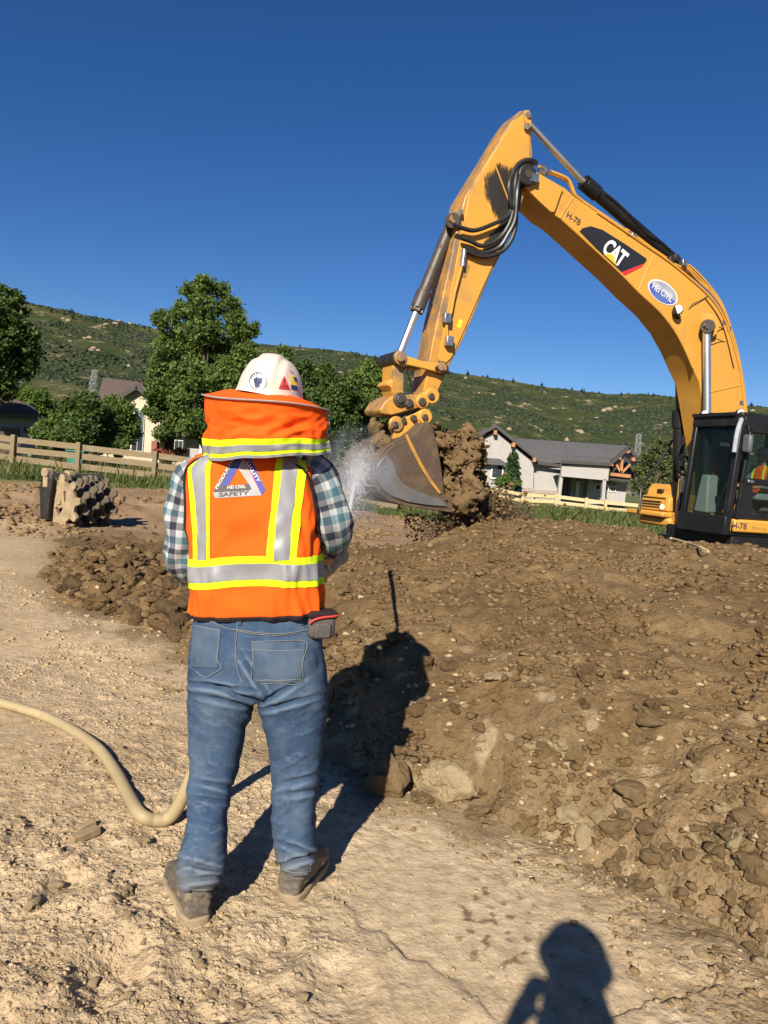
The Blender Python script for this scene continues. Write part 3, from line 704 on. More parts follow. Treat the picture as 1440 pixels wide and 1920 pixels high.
for a, b in (((208, 754), (256, 724.5)), ((256, 724.5), (306, 764))):
    mb = MB(); mb.bar(lp(*a, -.62), lp(*b, -.62), .1, .34); mb.build('fascia_board', M['fascia_dark'], lroot)
for px, py, ww, hh, mt_ in ((237, 769, 13, 22, 'bright_glass'), (261, 790, 20, 48, 'bright_glass'), (225, 829, 22, 36, 'window_glass'), (258, 828, 22, 38, 'window_glass'), (335, 840, 16, 30, 'window_glass')):
    s = LY / FPX; c = lp(px, py, -.05); mb = MB(); mb.box(c, (ww * s, .16, hh * s)); win = mb.build('window', M['white_wall'], lroot)
    for sx in (-1, 1):
        mb = MB(); mb.box(c + (sx * ww * s * .235, -.05, 0), (ww * s * .42, .1, hh * s * .88)); mb.build('pane', M[mt_], win)
lw([(283, 850), (284, 826), (294, 827), (293, 851)], -.7, .6, 'brick_pier', 'brick_red')
lw([(212, 862), (213, 838), (221, 838), (220, 862)], -.5, .4, 'brick_pier', 'brick_red')
lw([(298, 862), (300, 818), (334, 821), (332, 864)], 1.3, .3, 'entry_shade_panel', 'dark_void')  # flat near-black panel on the wall, entry shade painted as colour
lw([(345, 868), (347, 822), (420, 828), (418, 872)], .9, .4, 'porch_wall', 'stucco')
for px in (342, 376):
    mb = MB(); mb.bar(lp(px, 862, .5), lp(px + 2, 812, .5), .2, .2); mb.build('porch_post', M['white_wall'], lroot)
lw([(296, 815), (298, 806), (425, 814), (425, 823)], -.4, 3, 'porch_roof', 'shingle_brown')
# flower boxes and the green bin behind the fence
pmat('flower_red', (.32, .04, .035), (.16, .07, .03), 8, .8); pmat('bin_green', (.02, .16, .12), None, 3, .5)
for px, lab in ((300, 'red flowers in bloom left of the dark house entry'), (335, 'red flowers in bloom right of the dark house entry')):
    c = at(px, 849, 50); rg = np.random.default_rng(px); V, F = leaves([(*c, .55, .4, .32)], 500, .09, rg, .3)
    part('flower_bush', V, F, M['flower_red'], None, smooth=False); tag(bpy.context.scene.objects[-1] if False else COL.objects[-1], lab, 'flowers', 'flowers at the house entry')
c = at(146, 850, 37); broot = thing('wheeled_bin', (c[0], c[1], float(zbase(c[0], c[1]))), 'green wheeled bin behind the brown fence', 'bin')
mb = MB(); mb.prism([c + (-.36, -.3, -1), c + (.30, -.3, -1), c + (.38, -.3, .05), c + (-.42, -.3, .05)], (0, .6, 0)); mb.build('body', M['bin_green'], broot, bevel=.03)
mb = MB(); mb.box(c + (0, 0, .10), (.9, .72, .08)); mb.build('lid', M['bin_green'], broot, bevel=.02)

# ------------------------------------------------------------------ grey garage at the left edge
pmat('garage_wall', (.20, .21, .22), (.17, .18, .19), 2, .9); pmat('door_brown', (.06, .03, .022), None, 3, .6)
GY = 43.0
def gp(px, py, dy=0): return at(px, py, GY + dy)
groot = thing('garage', (*gp(-20, 845)[:2], float(zbase(-22, 43)) - .1), 'dark grey garage with brown tiled hip roof cut by the left edge', 'garage')
mb = MB(); mb.prism([gp(-140, 850), gp(-138, 760), gp(62, 778), gp(58, 856)], (0, 6, 0)); mb.build('wall', M['garage_wall'], groot)
mb = MB(); mb.prism([gp(-160, 764, -.6), gp(68, 781, -.6), gp(20, 752, 3), gp(-30, 735, 3), gp(-160, 722, 3)], (0, .25, .25)); mb.prism([gp(68, 781, -.6), gp(20, 752, 3), gp(60, 770, 7)], (0, .25, .25)); mb.build('roof', M['shingle_brown'], groot)
mb = MB(); mb.bar(gp(-160, 766, -.7), gp(68, 783, -.7), .12, .26); mb.build('gutter', M['fascia_dark'], groot)
mb = MB(); mb.prism([gp(-60, 852, -.08), gp(-58, 795, -.08), gp(36, 804, -.08), gp(34, 856, -.08)], (0, .16, 0)); mb.build('door', M['door_brown'], groot)
mb = MB(); mb.box(gp(49, 806, -.15), (.16, .22, .3)); mb.build('wall_lamp', M['dark_void'], groot)

# ------------------------------------------------------------------ lattice towers
pmat('galvanised', (.30, .31, .32), None, 3, .5, metal=.3)
def tower(px, pt, pb, y, w_, label):
    t_, b_ = at(px[0], pt, y), at(px[1], pb, y); root = thing('lattice_tower', (b_[0], b_[1], b_[2] - 8), label, 'pylon', 'lattice towers at the foot of the hill')
    H_ = t_[2] - b_[2]; n = 4; lv = [b_ + (t_ - b_) * i / n for i in range(n + 1)]; ws = np.linspace(w_, w_ * .55, n + 1); r_ = .045
    cor = lambda i: [lv[i] + (sx * ws[i] / 2, sy * ws[i] / 2, 0) for sx, sy in ((-1, -1), (1, -1), (1, 1), (-1, 1))]
    for k in range(4):
        mb = MB(); mb.bar(cor(0)[k] - (0, 0, 10), cor(n)[k], r_ * 1.5); mb.build('leg', M['galvanised'], root)
    mb = MB()
    for i in range(n):
        for k in range(4):
            mb.bar(cor(i)[k], cor(i + 1)[(k + 1) % 4], r_); mb.bar(cor(i)[(k + 1) % 4], cor(i + 1)[k], r_); mb.bar(cor(i + 1)[k], cor(i + 1)[(k + 1) % 4], r_)
    o = mb.build('lattice', M['galvanised'], root); o['kind'] = 'stuff'
tower((178, 170), 694, 745, 165, 1.5, 'grey lattice tower above the shrubs left of the beige house')
tower((1198, 1192), 814, 880, 165, 1.4, 'grey lattice tower between the stucco house and the juniper')

# ------------------------------------------------------------------ grass
leaf_mat('grass_blade', (.060, .095, .022), (.135, .155, .05), .4, .3)
leaf_mat('grass_dry', (.20, .175, .075), (.13, .135, .05), .4, .3)
def grass(name, x, y, hgt, wd, mat):
    n = len(x); z = gh(x, y); th = rng.uniform(0, 6.28, n); ln = rng.normal(size=(n, 2)) * .35
    d = np.stack([np.cos(th), np.sin(th), np.zeros(n)], -1) * wd[:, None]; b = np.stack([x, y, z - .02], -1)
    md = b + np.stack([ln[:, 0] * hgt * .3, ln[:, 1] * hgt * .3, hgt * .55], -1); tp = b + np.stack([ln[:, 0] * hgt, ln[:, 1] * hgt, hgt], -1)
    V = np.stack([b - d, b + d, md + d * .7, tp, md - d * .7], 1).reshape(-1, 3); F = np.arange(n * 5, dtype=np.int32).reshape(-1, 5)
    return tag(link(name, mesh(name, V, F, mat, smooth=False)), kind='stuff')
n = 34000; x = rng.uniform(-24, 4, n); y = 24 + 8.2 * rng.random(n) ** .8; gl_ = np.interp(x, [-30, -9, -4, 3], [22.5, 24.5, 26.5, 28.5])
k = (y > gl_ + fbm(x * .5, y * .5, 131, 3) * 1.6) & (fbm(x * .8, y * .8, 133, 3) > -.35)
grass('grass', x[k], y[k], rng.uniform(.08, .26, k.sum()) * (.7 + .8 * sst(0, .6, fbm(x[k] * .4, y[k] * .4, 132, 2))), rng.uniform(.012, .03, k.sum()), M['grass_blade'])
n = 42000; x = rng.uniform(1, 34, n); y = 29 + 31 * rng.random(n); k = fbm(x * .25, y * .25, 134, 3) > -.3
grass('grass', x[k], y[k], rng.uniform(.15, .5, k.sum()), rng.uniform(.02, .05, k.sum()), M['grass_blade'])
n = 9000; x = rng.uniform(-24, 34, n); y = rng.uniform(24, 58, n); k = y > np.interp(x, [-30, -9, -4, 3, 8, 30], [24, 25, 27, 29, 29, 27])
grass('weeds', x[k], y[k], rng.uniform(.25, .7, k.sum()), rng.uniform(.01, .025, k.sum()), M['grass_dry'])
# ------------------------------------------------------------------ the excavator
FW = np.array([-.929, -.371, 0.0]); NW = np.array([-.371, .929, 0.0]); UP = np.array([0, 0, 1.0])
C0 = np.array([5.30, 11.80, 0.0]); NC = NW @ C0
def pl(px, py, n=0.0):                  # sight line meets the machine plane n metres from the cab side
    r = ray(px, py); o = CAM @ NW
    return CAM + r * ((NC + n - o) / (r @ NW))
def mc(f, n, z): return C0 + f * FW + n * NW + z * UP
def cat_paint(name, c1, c2, dirtc, dlo=.56, dhi=.75, ds=1.7):
    mt, t, b = nmat(name)
    n1 = noise(t, 1.3, 4, .6); c = ramp(t, n1.outputs[0], [(.3, c1), (.7, c2)]).outputs[0]
    n2 = noise(t, ds, 9, .72); f = ramp(t, n2.outputs[0], [(dlo, (0,) * 3), (dhi, (1,) * 3)])
    n3 = noise(t, 9, 8, .75, stretch=(1, 1, .35)); g = ramp(t, n3.outputs[0], [(.66, (0,) * 3), (.72, (1,) * 3)])
    c = mixc(t, f.outputs[0], c, dirtc); c = mixc(t, g.outputs[0], c, (.10, .06, .03))
    t.links.new(c, b.inputs['Base Color'])
    rr = ramp(t, n2.outputs[0], [(.4, (.34,) * 3), (.7, (.75,) * 3)]); t.links.new(rr.outputs[0], b.inputs['Roughness'])
    n4 = noise(t, 30, 4, .6); bump(t, b, n4.outputs[0], .08, .004); return mt
cat_paint('machine_yellow', (.57, .285, .042), (.50, .245, .036), (.30, .17, .06), .55, .80)
cat_paint('machine_yellow_worn', (.52, .25, .032), (.42, .21, .04), (.20, .13, .07), .43, .58, 2.2)
pmat('black_paint', (.009, .009, .010), (.014, .014, .015), 3, .38, dirt=(.035, .030, .024), dscale=2.5, dlo=.55, dhi=.85, spec=.3)
pmat('grease_shade_black', (.012, .011, .010), (.03, .025, .02), 8, .45, bs=.4, bd=.004)  # greasy parts, and painted shade on a few others
pmat('hose_rubber', (.020, .019, .018), None, 8, .42)
pmat('steel_dark', (.085, .07, .055), (.05, .04, .034), 5, .5, metal=.3, dirt=(.13, .09, .055), dscale=5)
pmat('chrome', (.75, .76, .78), None, 3, .40, metal=1.0)
pmat('steel_bright', (.5, .5, .5), (.3, .3, .3), 12, .35, metal=.9)
pmat('bucket_steel', (.115, .076, .050), (.066, .042, .028), 2.2, .5, metal=.25, bs=.25, bd=.01, dirt=(.15, .10, .055), dscale=2.2, dlo=.46, dhi=.62)
pmat('bucket_scraped', (.26, .245, .235), (.17, .16, .15), 3.0, .38, metal=.6, dirt=(.15, .11, .075), dscale=3.2, dlo=.5, dhi=.68)
pmat('decal_black', (.018, .018, .022), None, 3, .4); pmat('decal_white', (.78, .78, .76), None, 3, .5)
pmat('decal_yellow', (.80, .48, .02), None, 3, .5); pmat('decal_red', (.62, .03, .03), None, 3, .5)
pmat('decal_blue', (.06, .10, .36), (.09, .13, .38), 3, .4); pmat('decal_grey', (.36, .37, .40), (.26, .27, .32), 4, .4)
pmat('stencil_ink', (.045, .03, .05), None, 3, .7); pmat('lamp_white', (.85, .83, .78), None, 3, .25); pmat('plastic_grey', (.09, .095, .10), None, 3, .45)
pmat('seat_grey', (.13, .14, .14), None, 3, .8); pmat('console_grey', (.33, .34, .33), None, 3, .6); pmat('lime_sticker', (.75, .62, .03), None, 3, .5)
glass('cab_glass', (.012, .018, .016), .04, .86, .9)
ex = thing('excavator', (*mc(-1.6, 1.5, 0)[:2], -.27), 'yellow tracked excavator with CAT on its boom emptying a bucket of dirt', 'excavator')
Y1, Y2, BLK = M['machine_yellow'], M['machine_yellow_worn'], M['black_paint']
BN, BW = 1.10, .56                      # boom near face and width
SN, SW = 1.14, .48
def slab(name, px, n, wdt, mat, parent=None, bevel=.012):
    mb = MB(); mb.prism([pl(*p, n) for p in px], NW * wdt); return mb.build(name, mat, parent or ex, bevel=bevel)
# boom
top_e = [(1004, 321), (1034, 338), (1060, 353), (1075, 367), (1120, 398), (1169, 431), (1214, 462), (1252, 488), (1287, 516), (1322, 547), (1348, 578), (1366, 617), (1380, 662), (1389, 700), (1394, 740), (1397, 778), (1399, 850), (1398, 905)]
low_e = [(1372, 915), (1345, 890), (1330, 830), (1318, 753), (1311, 715), (1299, 690), (1284, 655), (1263, 617), (1235, 582), (1197, 547), (1162, 511), (1086, 441), (1055, 413), (1034, 400), (1013, 380), (990, 360), (978, 345), (974, 330), (980, 316), (992, 314)]
boom = slab('boom', top_e + low_e, BN, BW, Y1)
# raised edge flanges of the boom plates, weld seams
for e in (top_e[4:16], low_e[5:13][::-1]):
    mb = MB(); pts = [pl(*p, BN - .012) for p in e]; mb.tube(spline(pts, 3), .018, 6); mb.build('edge_flange', Y1, boom)
mb = MB()
for p, q in (((1075, 369), (1050, 409)), ((1226, 476), (1197, 545)), ((1319, 738), (1392, 722))):
    mb.tube([pl(*p, BN - .002), pl(*q, BN - .002)], .010, 6)
o = mb.build('weld_seam', Y1, boom); o['kind'] = 'stuff'
mb = MB(); mb.tube(spline([pl(*p, BN - .004) for p in ((1026, 361), (1028, 357), (1040, 357), (1056, 361))], 4), .012, 6); mb.build('weld_bead', Y1, boom)
# boom tip plates (ears) and pin
for n in (BN - .05, BN + BW):
    slab('tip_plate', [(1002, 322), (1030, 336), (1056, 352), (1040, 398), (1032, 397), (1012, 378), (986, 352), (976, 338), (978, 324), (990, 315)], n, .05, Y1, boom, .008)
p = pl(990.5, 327, BN - .13); mb = MB(); mb.cyl(p, p + NW * .95, .155, n=20); pin = mb.build('pivot_pin', M['grease_shade_black'], ex, bevel=.02)
mb = MB(); mb.cyl(pl(990, 326, BN - .145), pl(990, 326, BN - .10), .055); mb.build('pin_cap', M['steel_dark'], pin)
mb = MB(); mb.box(pl(1000, 334, BN - .1), (.14, .08, .12), (FW, NW, UP)); mb.build('pin_lock', M['steel_bright'], pin)
# stick
s_right = [(988, 206), (996, 214), (996.5, 233), (996, 263), (999, 285), (998, 300), (990, 345), (977, 388), (958, 432), (938, 480), (918, 519), (893, 580), (890, 587), (870.5, 632), (851, 670), (834, 704), (822, 733), (812, 748)]
s_left = [(799, 748), (792, 740), (800, 705), (807, 665), (812, 637), (820, 600), (829, 560), (838, 520), (846, 483), (854, 440), (863, 402), (872, 370), (890, 340), (917, 297), (952, 238), (965, 220), (975, 208)]
stick = slab('stick', s_right + s_left, SN, SW, Y2, None, .015)
slab('side_plate', [(984, 212), (991, 218), (993, 240), (993, 300), (975, 380), (935, 474), (905, 540), (868, 625), (846, 672), (830, 686), (822, 672), (836, 600), (850, 520), (868, 425), (880, 366), (925, 288), (962, 228)], SN - .018, .02, Y1, stick, .006)
mb = MB(); mb.tube([pl(929, 311, SN - .022), pl(957, 385, SN - .022)], .012, 6); mb.build('weld_bead', Y1, stick)
# grease patch left by the hoses, laid on the plate
mt, t, b = nmat('oil_smear'); b.inputs['Base Color'].default_value = (.022, .019, .016, 1); b.inputs['Roughness'].default_value = .5
uvn = N(t, 'UVMap'); sx = N(t, 'SeparateXYZ'); t.links.new(uvn.outputs[0], sx.inputs[0])
nn = noise(t, 5, 8, .75, stretch=(1.5, 1.5, .5)); ad = N(t, 'Math', operation='MULTIPLY_ADD'); t.links.new(nn.outputs[0], ad.inputs[0]); ad.inputs[1].default_value = 1.5; t.links.new(sx.outputs[0], ad.inputs[2])
rp = ramp(t, ad.outputs[0], [(.62, (0,) * 3), (.95, (1,) * 3)]); tr = N(t, 'BsdfTransparent'); mx = N(t, 'MixShader')
t.links.new(rp.outputs[0], mx.inputs[0]); t.links.new(tr.outputs[0], mx.inputs[1]); t.links.new(b.outputs[0], mx.inputs[2]); t.links.new(mx.outputs[0], t.nodes['Material Output'].inputs[0])
def smear(P, core, n):
    core = np.array(core, float); P = np.array(P, float); V = []; UV = []; k = len(P)
    for s, u in ((1.2, -.62), (1.0, -.12), (.75, .25), (.3, .45)):
        for p in P: V.append(pl(*(core + (p - core) * s), n)); UV.append((u, 0))
    F = [(i * k + j, i * k + (j + 1) % k, (i + 1) * k + (j + 1) % k, (i + 1) * k + j) for i in range(3) for j in range(k)] + [tuple(range(3 * k, 4 * k))]
    o = part('oil_stain', V, F, M['oil_smear'], stick, uv=np.array(UV), angle=None); return o
smear([(932, 306), (955, 312), (982, 302), (984, 345), (974, 392), (958, 432), (936, 432), (924, 396), (903, 366), (908, 330)], (948, 368), SN - .021)
smear([(962, 400), (955, 440), (935, 470), (905, 478), (905, 455), (928, 430), (950, 402)], (935, 450), SN - .022)
for px in ((908, 455), ):
    pass
mb = MB(); mb.prism([pl(*p, SN - .021) for p in ((874, 494), (882.5, 497), (873, 522), (866, 519))], NW * .004); mb.build('data_plate', Y2, stick)
mb = MB(); mb.prism([pl(*p, SN - .022) for p in ((862, 598), (868, 600), (864, 616), (856, 613))], NW * .004); mb.build('sticker', M['lime_sticker'], stick)
# stick top ear with the boom-side cylinder pin
slab('ear_plate', [(984, 207), (992, 206), (997, 216), (996, 238), (990, 240), (985, 228)], SN - .06, .05, Y1, stick, .008)
for q in ((990, 215), (988.5, 236)):
    mb = MB(); mb.cyl(pl(*q, SN - .085), pl(*q, SN - .04), .045, n=14); mb.build('bolt', M['steel_bright'], stick)
# stick cylinder along the top of the boom
def cyl(name, a, b, c, n, rr, rb, rodmat, barmat, gland=True):
    """rod from pixel a to gland b, barrel from b to c, on plane n"""
    A, B, C = (pl(*q, n) if len(q) == 2 else np.array(q[2]) for q in (a, b, c))
    mb = MB(); mb.cyl(A, B, rr, n=40); rod = mb.build(name + '_rod', rodmat, ex)
    mb = MB(); mb.cyl(B, C, rb, n=22); bar = mb.build(name + '_barrel', barmat, ex)
    d = (B - C) / np.linalg.norm(B - C)
    mb = MB(); mb.cyl(B - d * .26, B + d * .02, rb * 1.22, n=22); mb.cyl(B + d * .02, B + d * .07, rb * .95, n=22); mb.build('gland', barmat, bar, bevel=.008)
    mb = MB()
    u = np.cross(d, NW); u /= np.linalg.norm(u)
    for k in range(8):
        a_ = k * math.pi / 4; q = B + d * .03 + rb * 1.02 * (math.cos(a_) * u + math.sin(a_) * NW); mb.cyl(q - d * .02, q + d * .035, .018, n=6)
    o = mb.build('gland_bolts', barmat, bar); o['kind'] = 'stuff'
    return rod, bar, A, B, C
MN = SN + SW / 2
cyl('stick_cylinder', (990, 229), (1098, 345), (1268, 492), MN, .052, .098, M['chrome'], BLK)
mb = MB(); mb.tube(spline([pl(1130, 364, MN - .08), pl(1138, 366, MN - .1), pl(1162, 386, MN - .1), pl(1197, 421, MN - .1), pl(1218, 442, MN - .1), pl(1240, 455, MN - .1), pl(1256, 470, MN - .1)], 5), .024, 7); mb.build('feed_pipe', BLK, ex)
for s in (-1, 1):
    slab('cylinder_lug', [(1250, 486), (1266, 480), (1284, 496), (1290, 514), (1268, 506)], MN + s * .13 - .02, .04, BLK, ex, .006)
# bucket cylinder in front of the stick
rod, bar, A, B, C = cyl('bucket_cylinder', (749, 664), (783, 577), (849, 414), MN - .02, .050, .088, M['chrome'], M['steel_dark'])
mb = MB(); mb.cyl(pl(849, 413, SN - .05), pl(849, 413, SN + SW + .05), .11, n=20); mb.build('cylinder_eye', M['steel_dark'], bar, bevel=.01)
for n in (SN - .06, SN + SW - .0):
    slab('cylinder_bracket', [(843, 412), (846, 402), (858, 390), (868, 392), (866, 402), (858, 414), (852, 420)], n, .05, Y2, stick, .006)
mb = MB(); mb.cyl(pl(863.5, 397, SN - .08), pl(863.5, 397, SN - .03), .04, n=14); mb.build('bolt', M['steel_bright'], stick)
# linkage
def boss(px, n, wdt, r, mat, parent, nm='boss'):
    mb = MB(); p = pl(*px, n); mb.cyl(p, p + NW * wdt, r, n=22); return mb.build(nm, mat, parent, bevel=min(.015, r * .2))
for n, nm in ((SN - .11, 'side_link'), (SN + SW + .03, 'side_link')):
    lk = slab(nm, [(741, 664), (746, 658), (754, 658), (761, 666), (792, 677), (826, 680), (834, 684), (836, 691), (830, 698), (822, 698), (790, 690), (763, 684), (757, 686), (748, 684), (741, 676)], n, .075, Y1)
    if n < SN:
        boss((752.5, 671.5), n - .02, .05, .095, Y2, lk); boss((752.5, 671.5), n - .07, .10, .05, Y2, lk, 'pin')
        boss((829, 689.5), n - .02, .05, .082, Y2, lk); boss((829, 689.5), n - .07, .10, .045, Y2, lk, 'pin'); boss((821, 690), n - .04, .06, .03, M['grease_shade_black'], lk, 'bolt')
boss((750, 671), SN - .08, SW + .16, .105, M['grease_shade_black'], ex, 'cross_pin')
boss((829, 690), SN - .05, SW + .1, .10, M['grease_shade_black'], ex, 'cross_pin')
lk = slab('bucket_link', [(738, 668), (757, 668), (757, 690), (756, 738), (752, 744), (740, 744), (736, 736), (735, 728), (727, 722), (728, 716), (736, 712)], SN + .03, SW - .06, Y1)
for n in (SN + .0, SN + SW - .06):
    slab('link_plate', [(744, 666), (757, 667), (757, 738), (754, 745), (738, 744), (737, 700)], n, .06, Y2, lk, .008)
mb = MB(); mb.tube(spline([pl(759, 684, SN - .05), pl(764, 700, SN - .07), pl(770, 720, SN - .03), pl(772, 738, SN)], 4), .012, 6); mb.build('grease_hose', M['hose_rubber'], ex)
slab('stop_block', [(768, 685), (789, 690), (788, 694), (768, 690)], SN + .05, .3, Y2)
# quick coupler
qc = slab('quick_coupler', [(745, 739), (757, 740), (782, 740), (800, 731), (811, 728), (818, 733), (820, 741), (815, 750), (804, 757), (790, 764), (760, 772), (735, 779), (716, 776), (712, 768), (722, 752), (735, 744)], SN - .10, SW + .18, Y2, None, .02)
for px, r, mt_ in (((751.5, 749), .10, 'steel_dark'), ((768, 757), .07, 'steel_dark'), ((811, 742), .115, 'machine_yellow'), ((793, 753), .10, 'machine_yellow')):
    boss(px, SN - .14, .06, r, M[mt_], qc)
slab('coupler_lug', [(783, 748), (800, 733), (812, 730), (819, 738), (812, 750), (797, 760), (786, 757)], SN - .135, .05, Y1, qc, .012)
for px, r in (((810, 743), .048), ((793, 753.5), .06), ((751.5, 749), .055), ((768, 757.5), .045)):
    boss(px, SN - .17, .06, r, M['steel_dark'], qc, 'pin')
slab('gap_shade_block', [(735, 776), (790, 762), (800, 760), (797, 768), (760, 780), (738, 784)], SN - .02, SW, M['grease_shade_black'], qc, 0)  # solid near-black block, painted shade between coupler and bucket
# bucket
KN, KW = SN + SW / 2 - .70, 1.40
bk = thing('tmp', BASE[ex.name], None, None); bpy.data.objects.remove(bk)
ears = None
shell_px = [(795, 792), (781, 806), (765, 818), (745, 824), (726, 836), (711, 852), (701, 872), (696, 890), (699, 908), (711, 926), (731, 940), (760, 949), (800, 955), (840, 960), (880, 964), (896, 966)]
inner_px = [(897, 962), (880, 957), (840, 951), (800, 946), (764, 940), (737, 931), (719, 918), (708, 902), (706, 888), (710, 874), (719, 857), (733, 842), (750, 831), (768, 824), (786, 811), (800, 797)]
mb = MB(); mb.prism([pl(*p, KN) for p in shell_px + inner_px], NW * KW); bucket = mb.build('bucket', M['bucket_steel'], ex, bevel=.008)
side = [(795, 792), (801, 788), (808, 797), (814, 812), (819, 829), (826, 868), (831, 905), (833, 925), (838, 935), (868, 950), (897, 962), (880, 958), (840, 953), (800, 948), (762, 942), (735, 933), (716, 920), (706, 904), (704, 888), (708, 872), (718, 855), (732, 840), (750, 829), (768, 822), (784, 808)]
for n in (KN - .012, KN + KW - .03):
    slab('cheek_plate', side, n, .042, M['bucket_steel'], bucket, .006)
slab('wear_plate', [(704, 880), (712, 866), (726, 852), (738, 868), (744, 888), (755, 905), (775, 918), (800, 928), (826, 936), (840, 950), (800, 947), (764, 941), (737, 931), (716, 917), (706, 900)], KN - .03, .02, M['bucket_scraped'], bucket, .006)
slab('side_cutter', [(760, 816), (764, 814), (772, 830), (790, 866), (808, 897), (828, 924), (824, 927), (804, 902), (786, 871), (768, 836)], KN - .034, .024, M['machine_yellow_worn'], bucket, .005)
for n in (KN + .28, KN + KW - .36):
    er = slab('bucket_ear', [(735, 794), (731, 802), (738, 815), (737, 826), (750, 825), (770, 815), (796, 796), (809, 791), (810, 779), (803, 769), (792, 768), (780, 775), (760, 783)], n, .08, Y1, bucket, .012)
    if n < KN + .4:
        boss((744, 795), n - .035, .05, .11, Y2, bucket, 'boss'); boss((798, 781), n - .035, .05, .11, Y1, bucket, 'boss')
        boss((798, 782), n - .07, .06, .045, M['steel_dark'], bucket, 'pin'); boss((742, 796), n - .07, .06, .045, M['steel_dark'], bucket, 'pin')
        boss((777, 784), n - .05, .07, .045, M['steel_dark'], bucket, 'bolt'); boss((758, 788), n - .05, .07, .04, M['steel_dark'], bucket, 'bolt')
for k in range(5):
    n = KN + .08 + k * (KW - .16) / 4
    mb = MB(); P = [pl(*p, n - .05) for p in ((875, 957), (918, 972), (876, 967))]; mb.prism(P, NW * .10); mb.build('tooth', M['bucket_scraped'], bucket, bevel=.008)
# boom foot cylinders
mb = MB(); mb.cyl(pl(1327, 612, BN - .22), pl(1327, 612, BN + BW + .22), .115, n=20); bp = mb.build('cylinder_pin', M['steel_dark'], ex, bevel=.012)
mb = MB(); mb.cyl(pl(1322, 613, BN - .02), pl(1322, 613, BN), .21, n=24); mb.build('pin_collar', Y1, ex, bevel=.006)
for k in range(3):
    q = pl(1327 + (k - 1) * 3.4, 609 + (k % 2) * 5, BN - .235); mb = MB(); mb.cyl(q, q + NW * .03, .02, n=8); mb.build('bolt', M['steel_bright'], bp)
cyl('boom_cylinder', (1325, 620), (1326, 782), (1322, 905), BN - .14, .062, .105, M['chrome'], BLK)
r2 = cyl('boom_cylinder', (1271, 640), (1274, 775), (1271, 972), BN + BW + .20, .062, .105, M['steel_dark'], BLK)
mb = MB(); mb.tube(spline([pl(1283, 818, 1.7), pl(1280, 830, 1.6), pl(1272, 843, 1.6), pl(1270, 860, 1.6), pl(1272, 880, 1.6), pl(1281, 893, 1.6), pl(1283, 905, 1.6)], 4), .03, 7)
mb.tube(spline([pl(1274, 862, 1.55), pl(1281, 854, 1.5), pl(1288, 858, 1.5), pl(1294, 872, 1.5), pl(1293, 890, 1.5)], 4), .025, 7); mb.build('supply_pipe', BLK, ex)
mb = MB(); mb.cyl(pl(1281, 893, 1.55), pl(1279, 924, 1.55), .045, n=12); mb.cyl(pl(1284, 895, 1.45), pl(1283, 922, 1.45), .04, n=12); mb.build('hose_fitting', M['steel_bright'], ex)
mb = MB(); mb.tube(spline([pl(1279, 924, 1.55), pl(1275, 940, 1.55), pl(1274, 955, 1.5), pl(1278, 968, 1.4)], 4), .05, 8); mb.build('hydraulic_hose', M['hose_rubber'], ex)
# pipes and hoses
def hose(pts, r, mat='hose_rubber', nm='hydraulic_hose', parent=None):
    mb = MB(); mb.tube(spline([pl(*q[:2], q[2]) for q in pts], 6), r, 8); return mb.build(nm, M[mat], parent or ex)
H0 = SN - .06
for pts in ([(1004, 303, H0 + .1), (993, 300, H0 - .06), (975, 306, H0 - .10), (962, 325, H0 - .1), (958, 360, H0 - .1), (960, 390, H0 - .07), (948, 408, H0 - .06), (920, 422, H0 - .05), (890, 432, H0 - .05), (865, 427, H0 - .06), (850, 421, H0 - .07)],
            [(1002, 308, H0 + .14), (988, 308, H0 - .05), (972, 318, H0 - .08), (966, 345, H0 - .12), (964, 385, H0 - .1), (955, 420, H0 - .08), (935, 448, H0 - .05), (905, 461, H0 - .04), (882, 452, H0 - .04), (864, 446, H0 - .05)],
            [(1006, 306, H0 + .2), (990, 312, H0 - .02), (976, 325, H0 - .05), (970, 360, H0 - .14), (966, 410, H0 - .14), (952, 440, H0 - .1), (935, 464, H0 - .06), (905, 475, H0 - .03), (885, 470, H0 - .03), (872, 462, H0 - .03)],
            [(1003, 302, H0 + .25), (985, 300, H0 - .02), (968, 312, H0 - .04), (955, 345, H0 - .13), (958, 380, H0 - .12), (968, 405, H0 - .1), (961, 445, H0 - .1), (940, 472, H0 - .07), (905, 481, H0 - .04), (875, 471, H0 - .03)]):
    hose(pts, .031)
for px in ((870, 476), (868, 492)):
    mb = MB(); q = pl(*px, H0 - .01); mb.cyl(q - UP * .06, q + UP * .06, .042, n=12); mb.build('hose_fitting', M['steel_bright'], ex)
hose([(870, 473, H0 - .02), (864, 505, H0 - .01), (852, 552, H0 - .01), (845, 588, H0 - .01), (838, 600, H0 - .01), (838, 625, H0 - .01), (842, 640, H0 - .02)], .022, 'machine_yellow', 'hard_pipe')
for px in ((838, 597), (842, 640)):
    mb = MB(); q = pl(*px, H0 - .02); mb.box(q, (.11, .09, .14), (FW, NW, UP)); mb.build('pipe_clamp', M['steel_bright'], ex, bevel=.01)
for off in (0, 4):
    hose([(1010, 312 + off, BN + .1 + off * .03), (1022, 318 + off, BN + .1 + off * .03), (1056, 331 + off, BN + .1 + off * .03), (1068, 341 + off, BN + .1 + off * .03), (1078, 365 + off, BN + .1 + off * .03), (1090, 376 + off, BN + .12 + off * .03)], .026, 'machine_yellow', 'hard_pipe')
for px in ((1018, 315), (1026, 322), (1015, 323)):
    mb = MB(); q = pl(*px, BN + .1); d = (pl(1026, 321, BN) - pl(1010, 311, BN)); d /= np.linalg.norm(d); mb.cyl(q - d * .05, q + d * .05, .045, n=10); mb.build('hose_fitting', M['steel_bright'], ex)
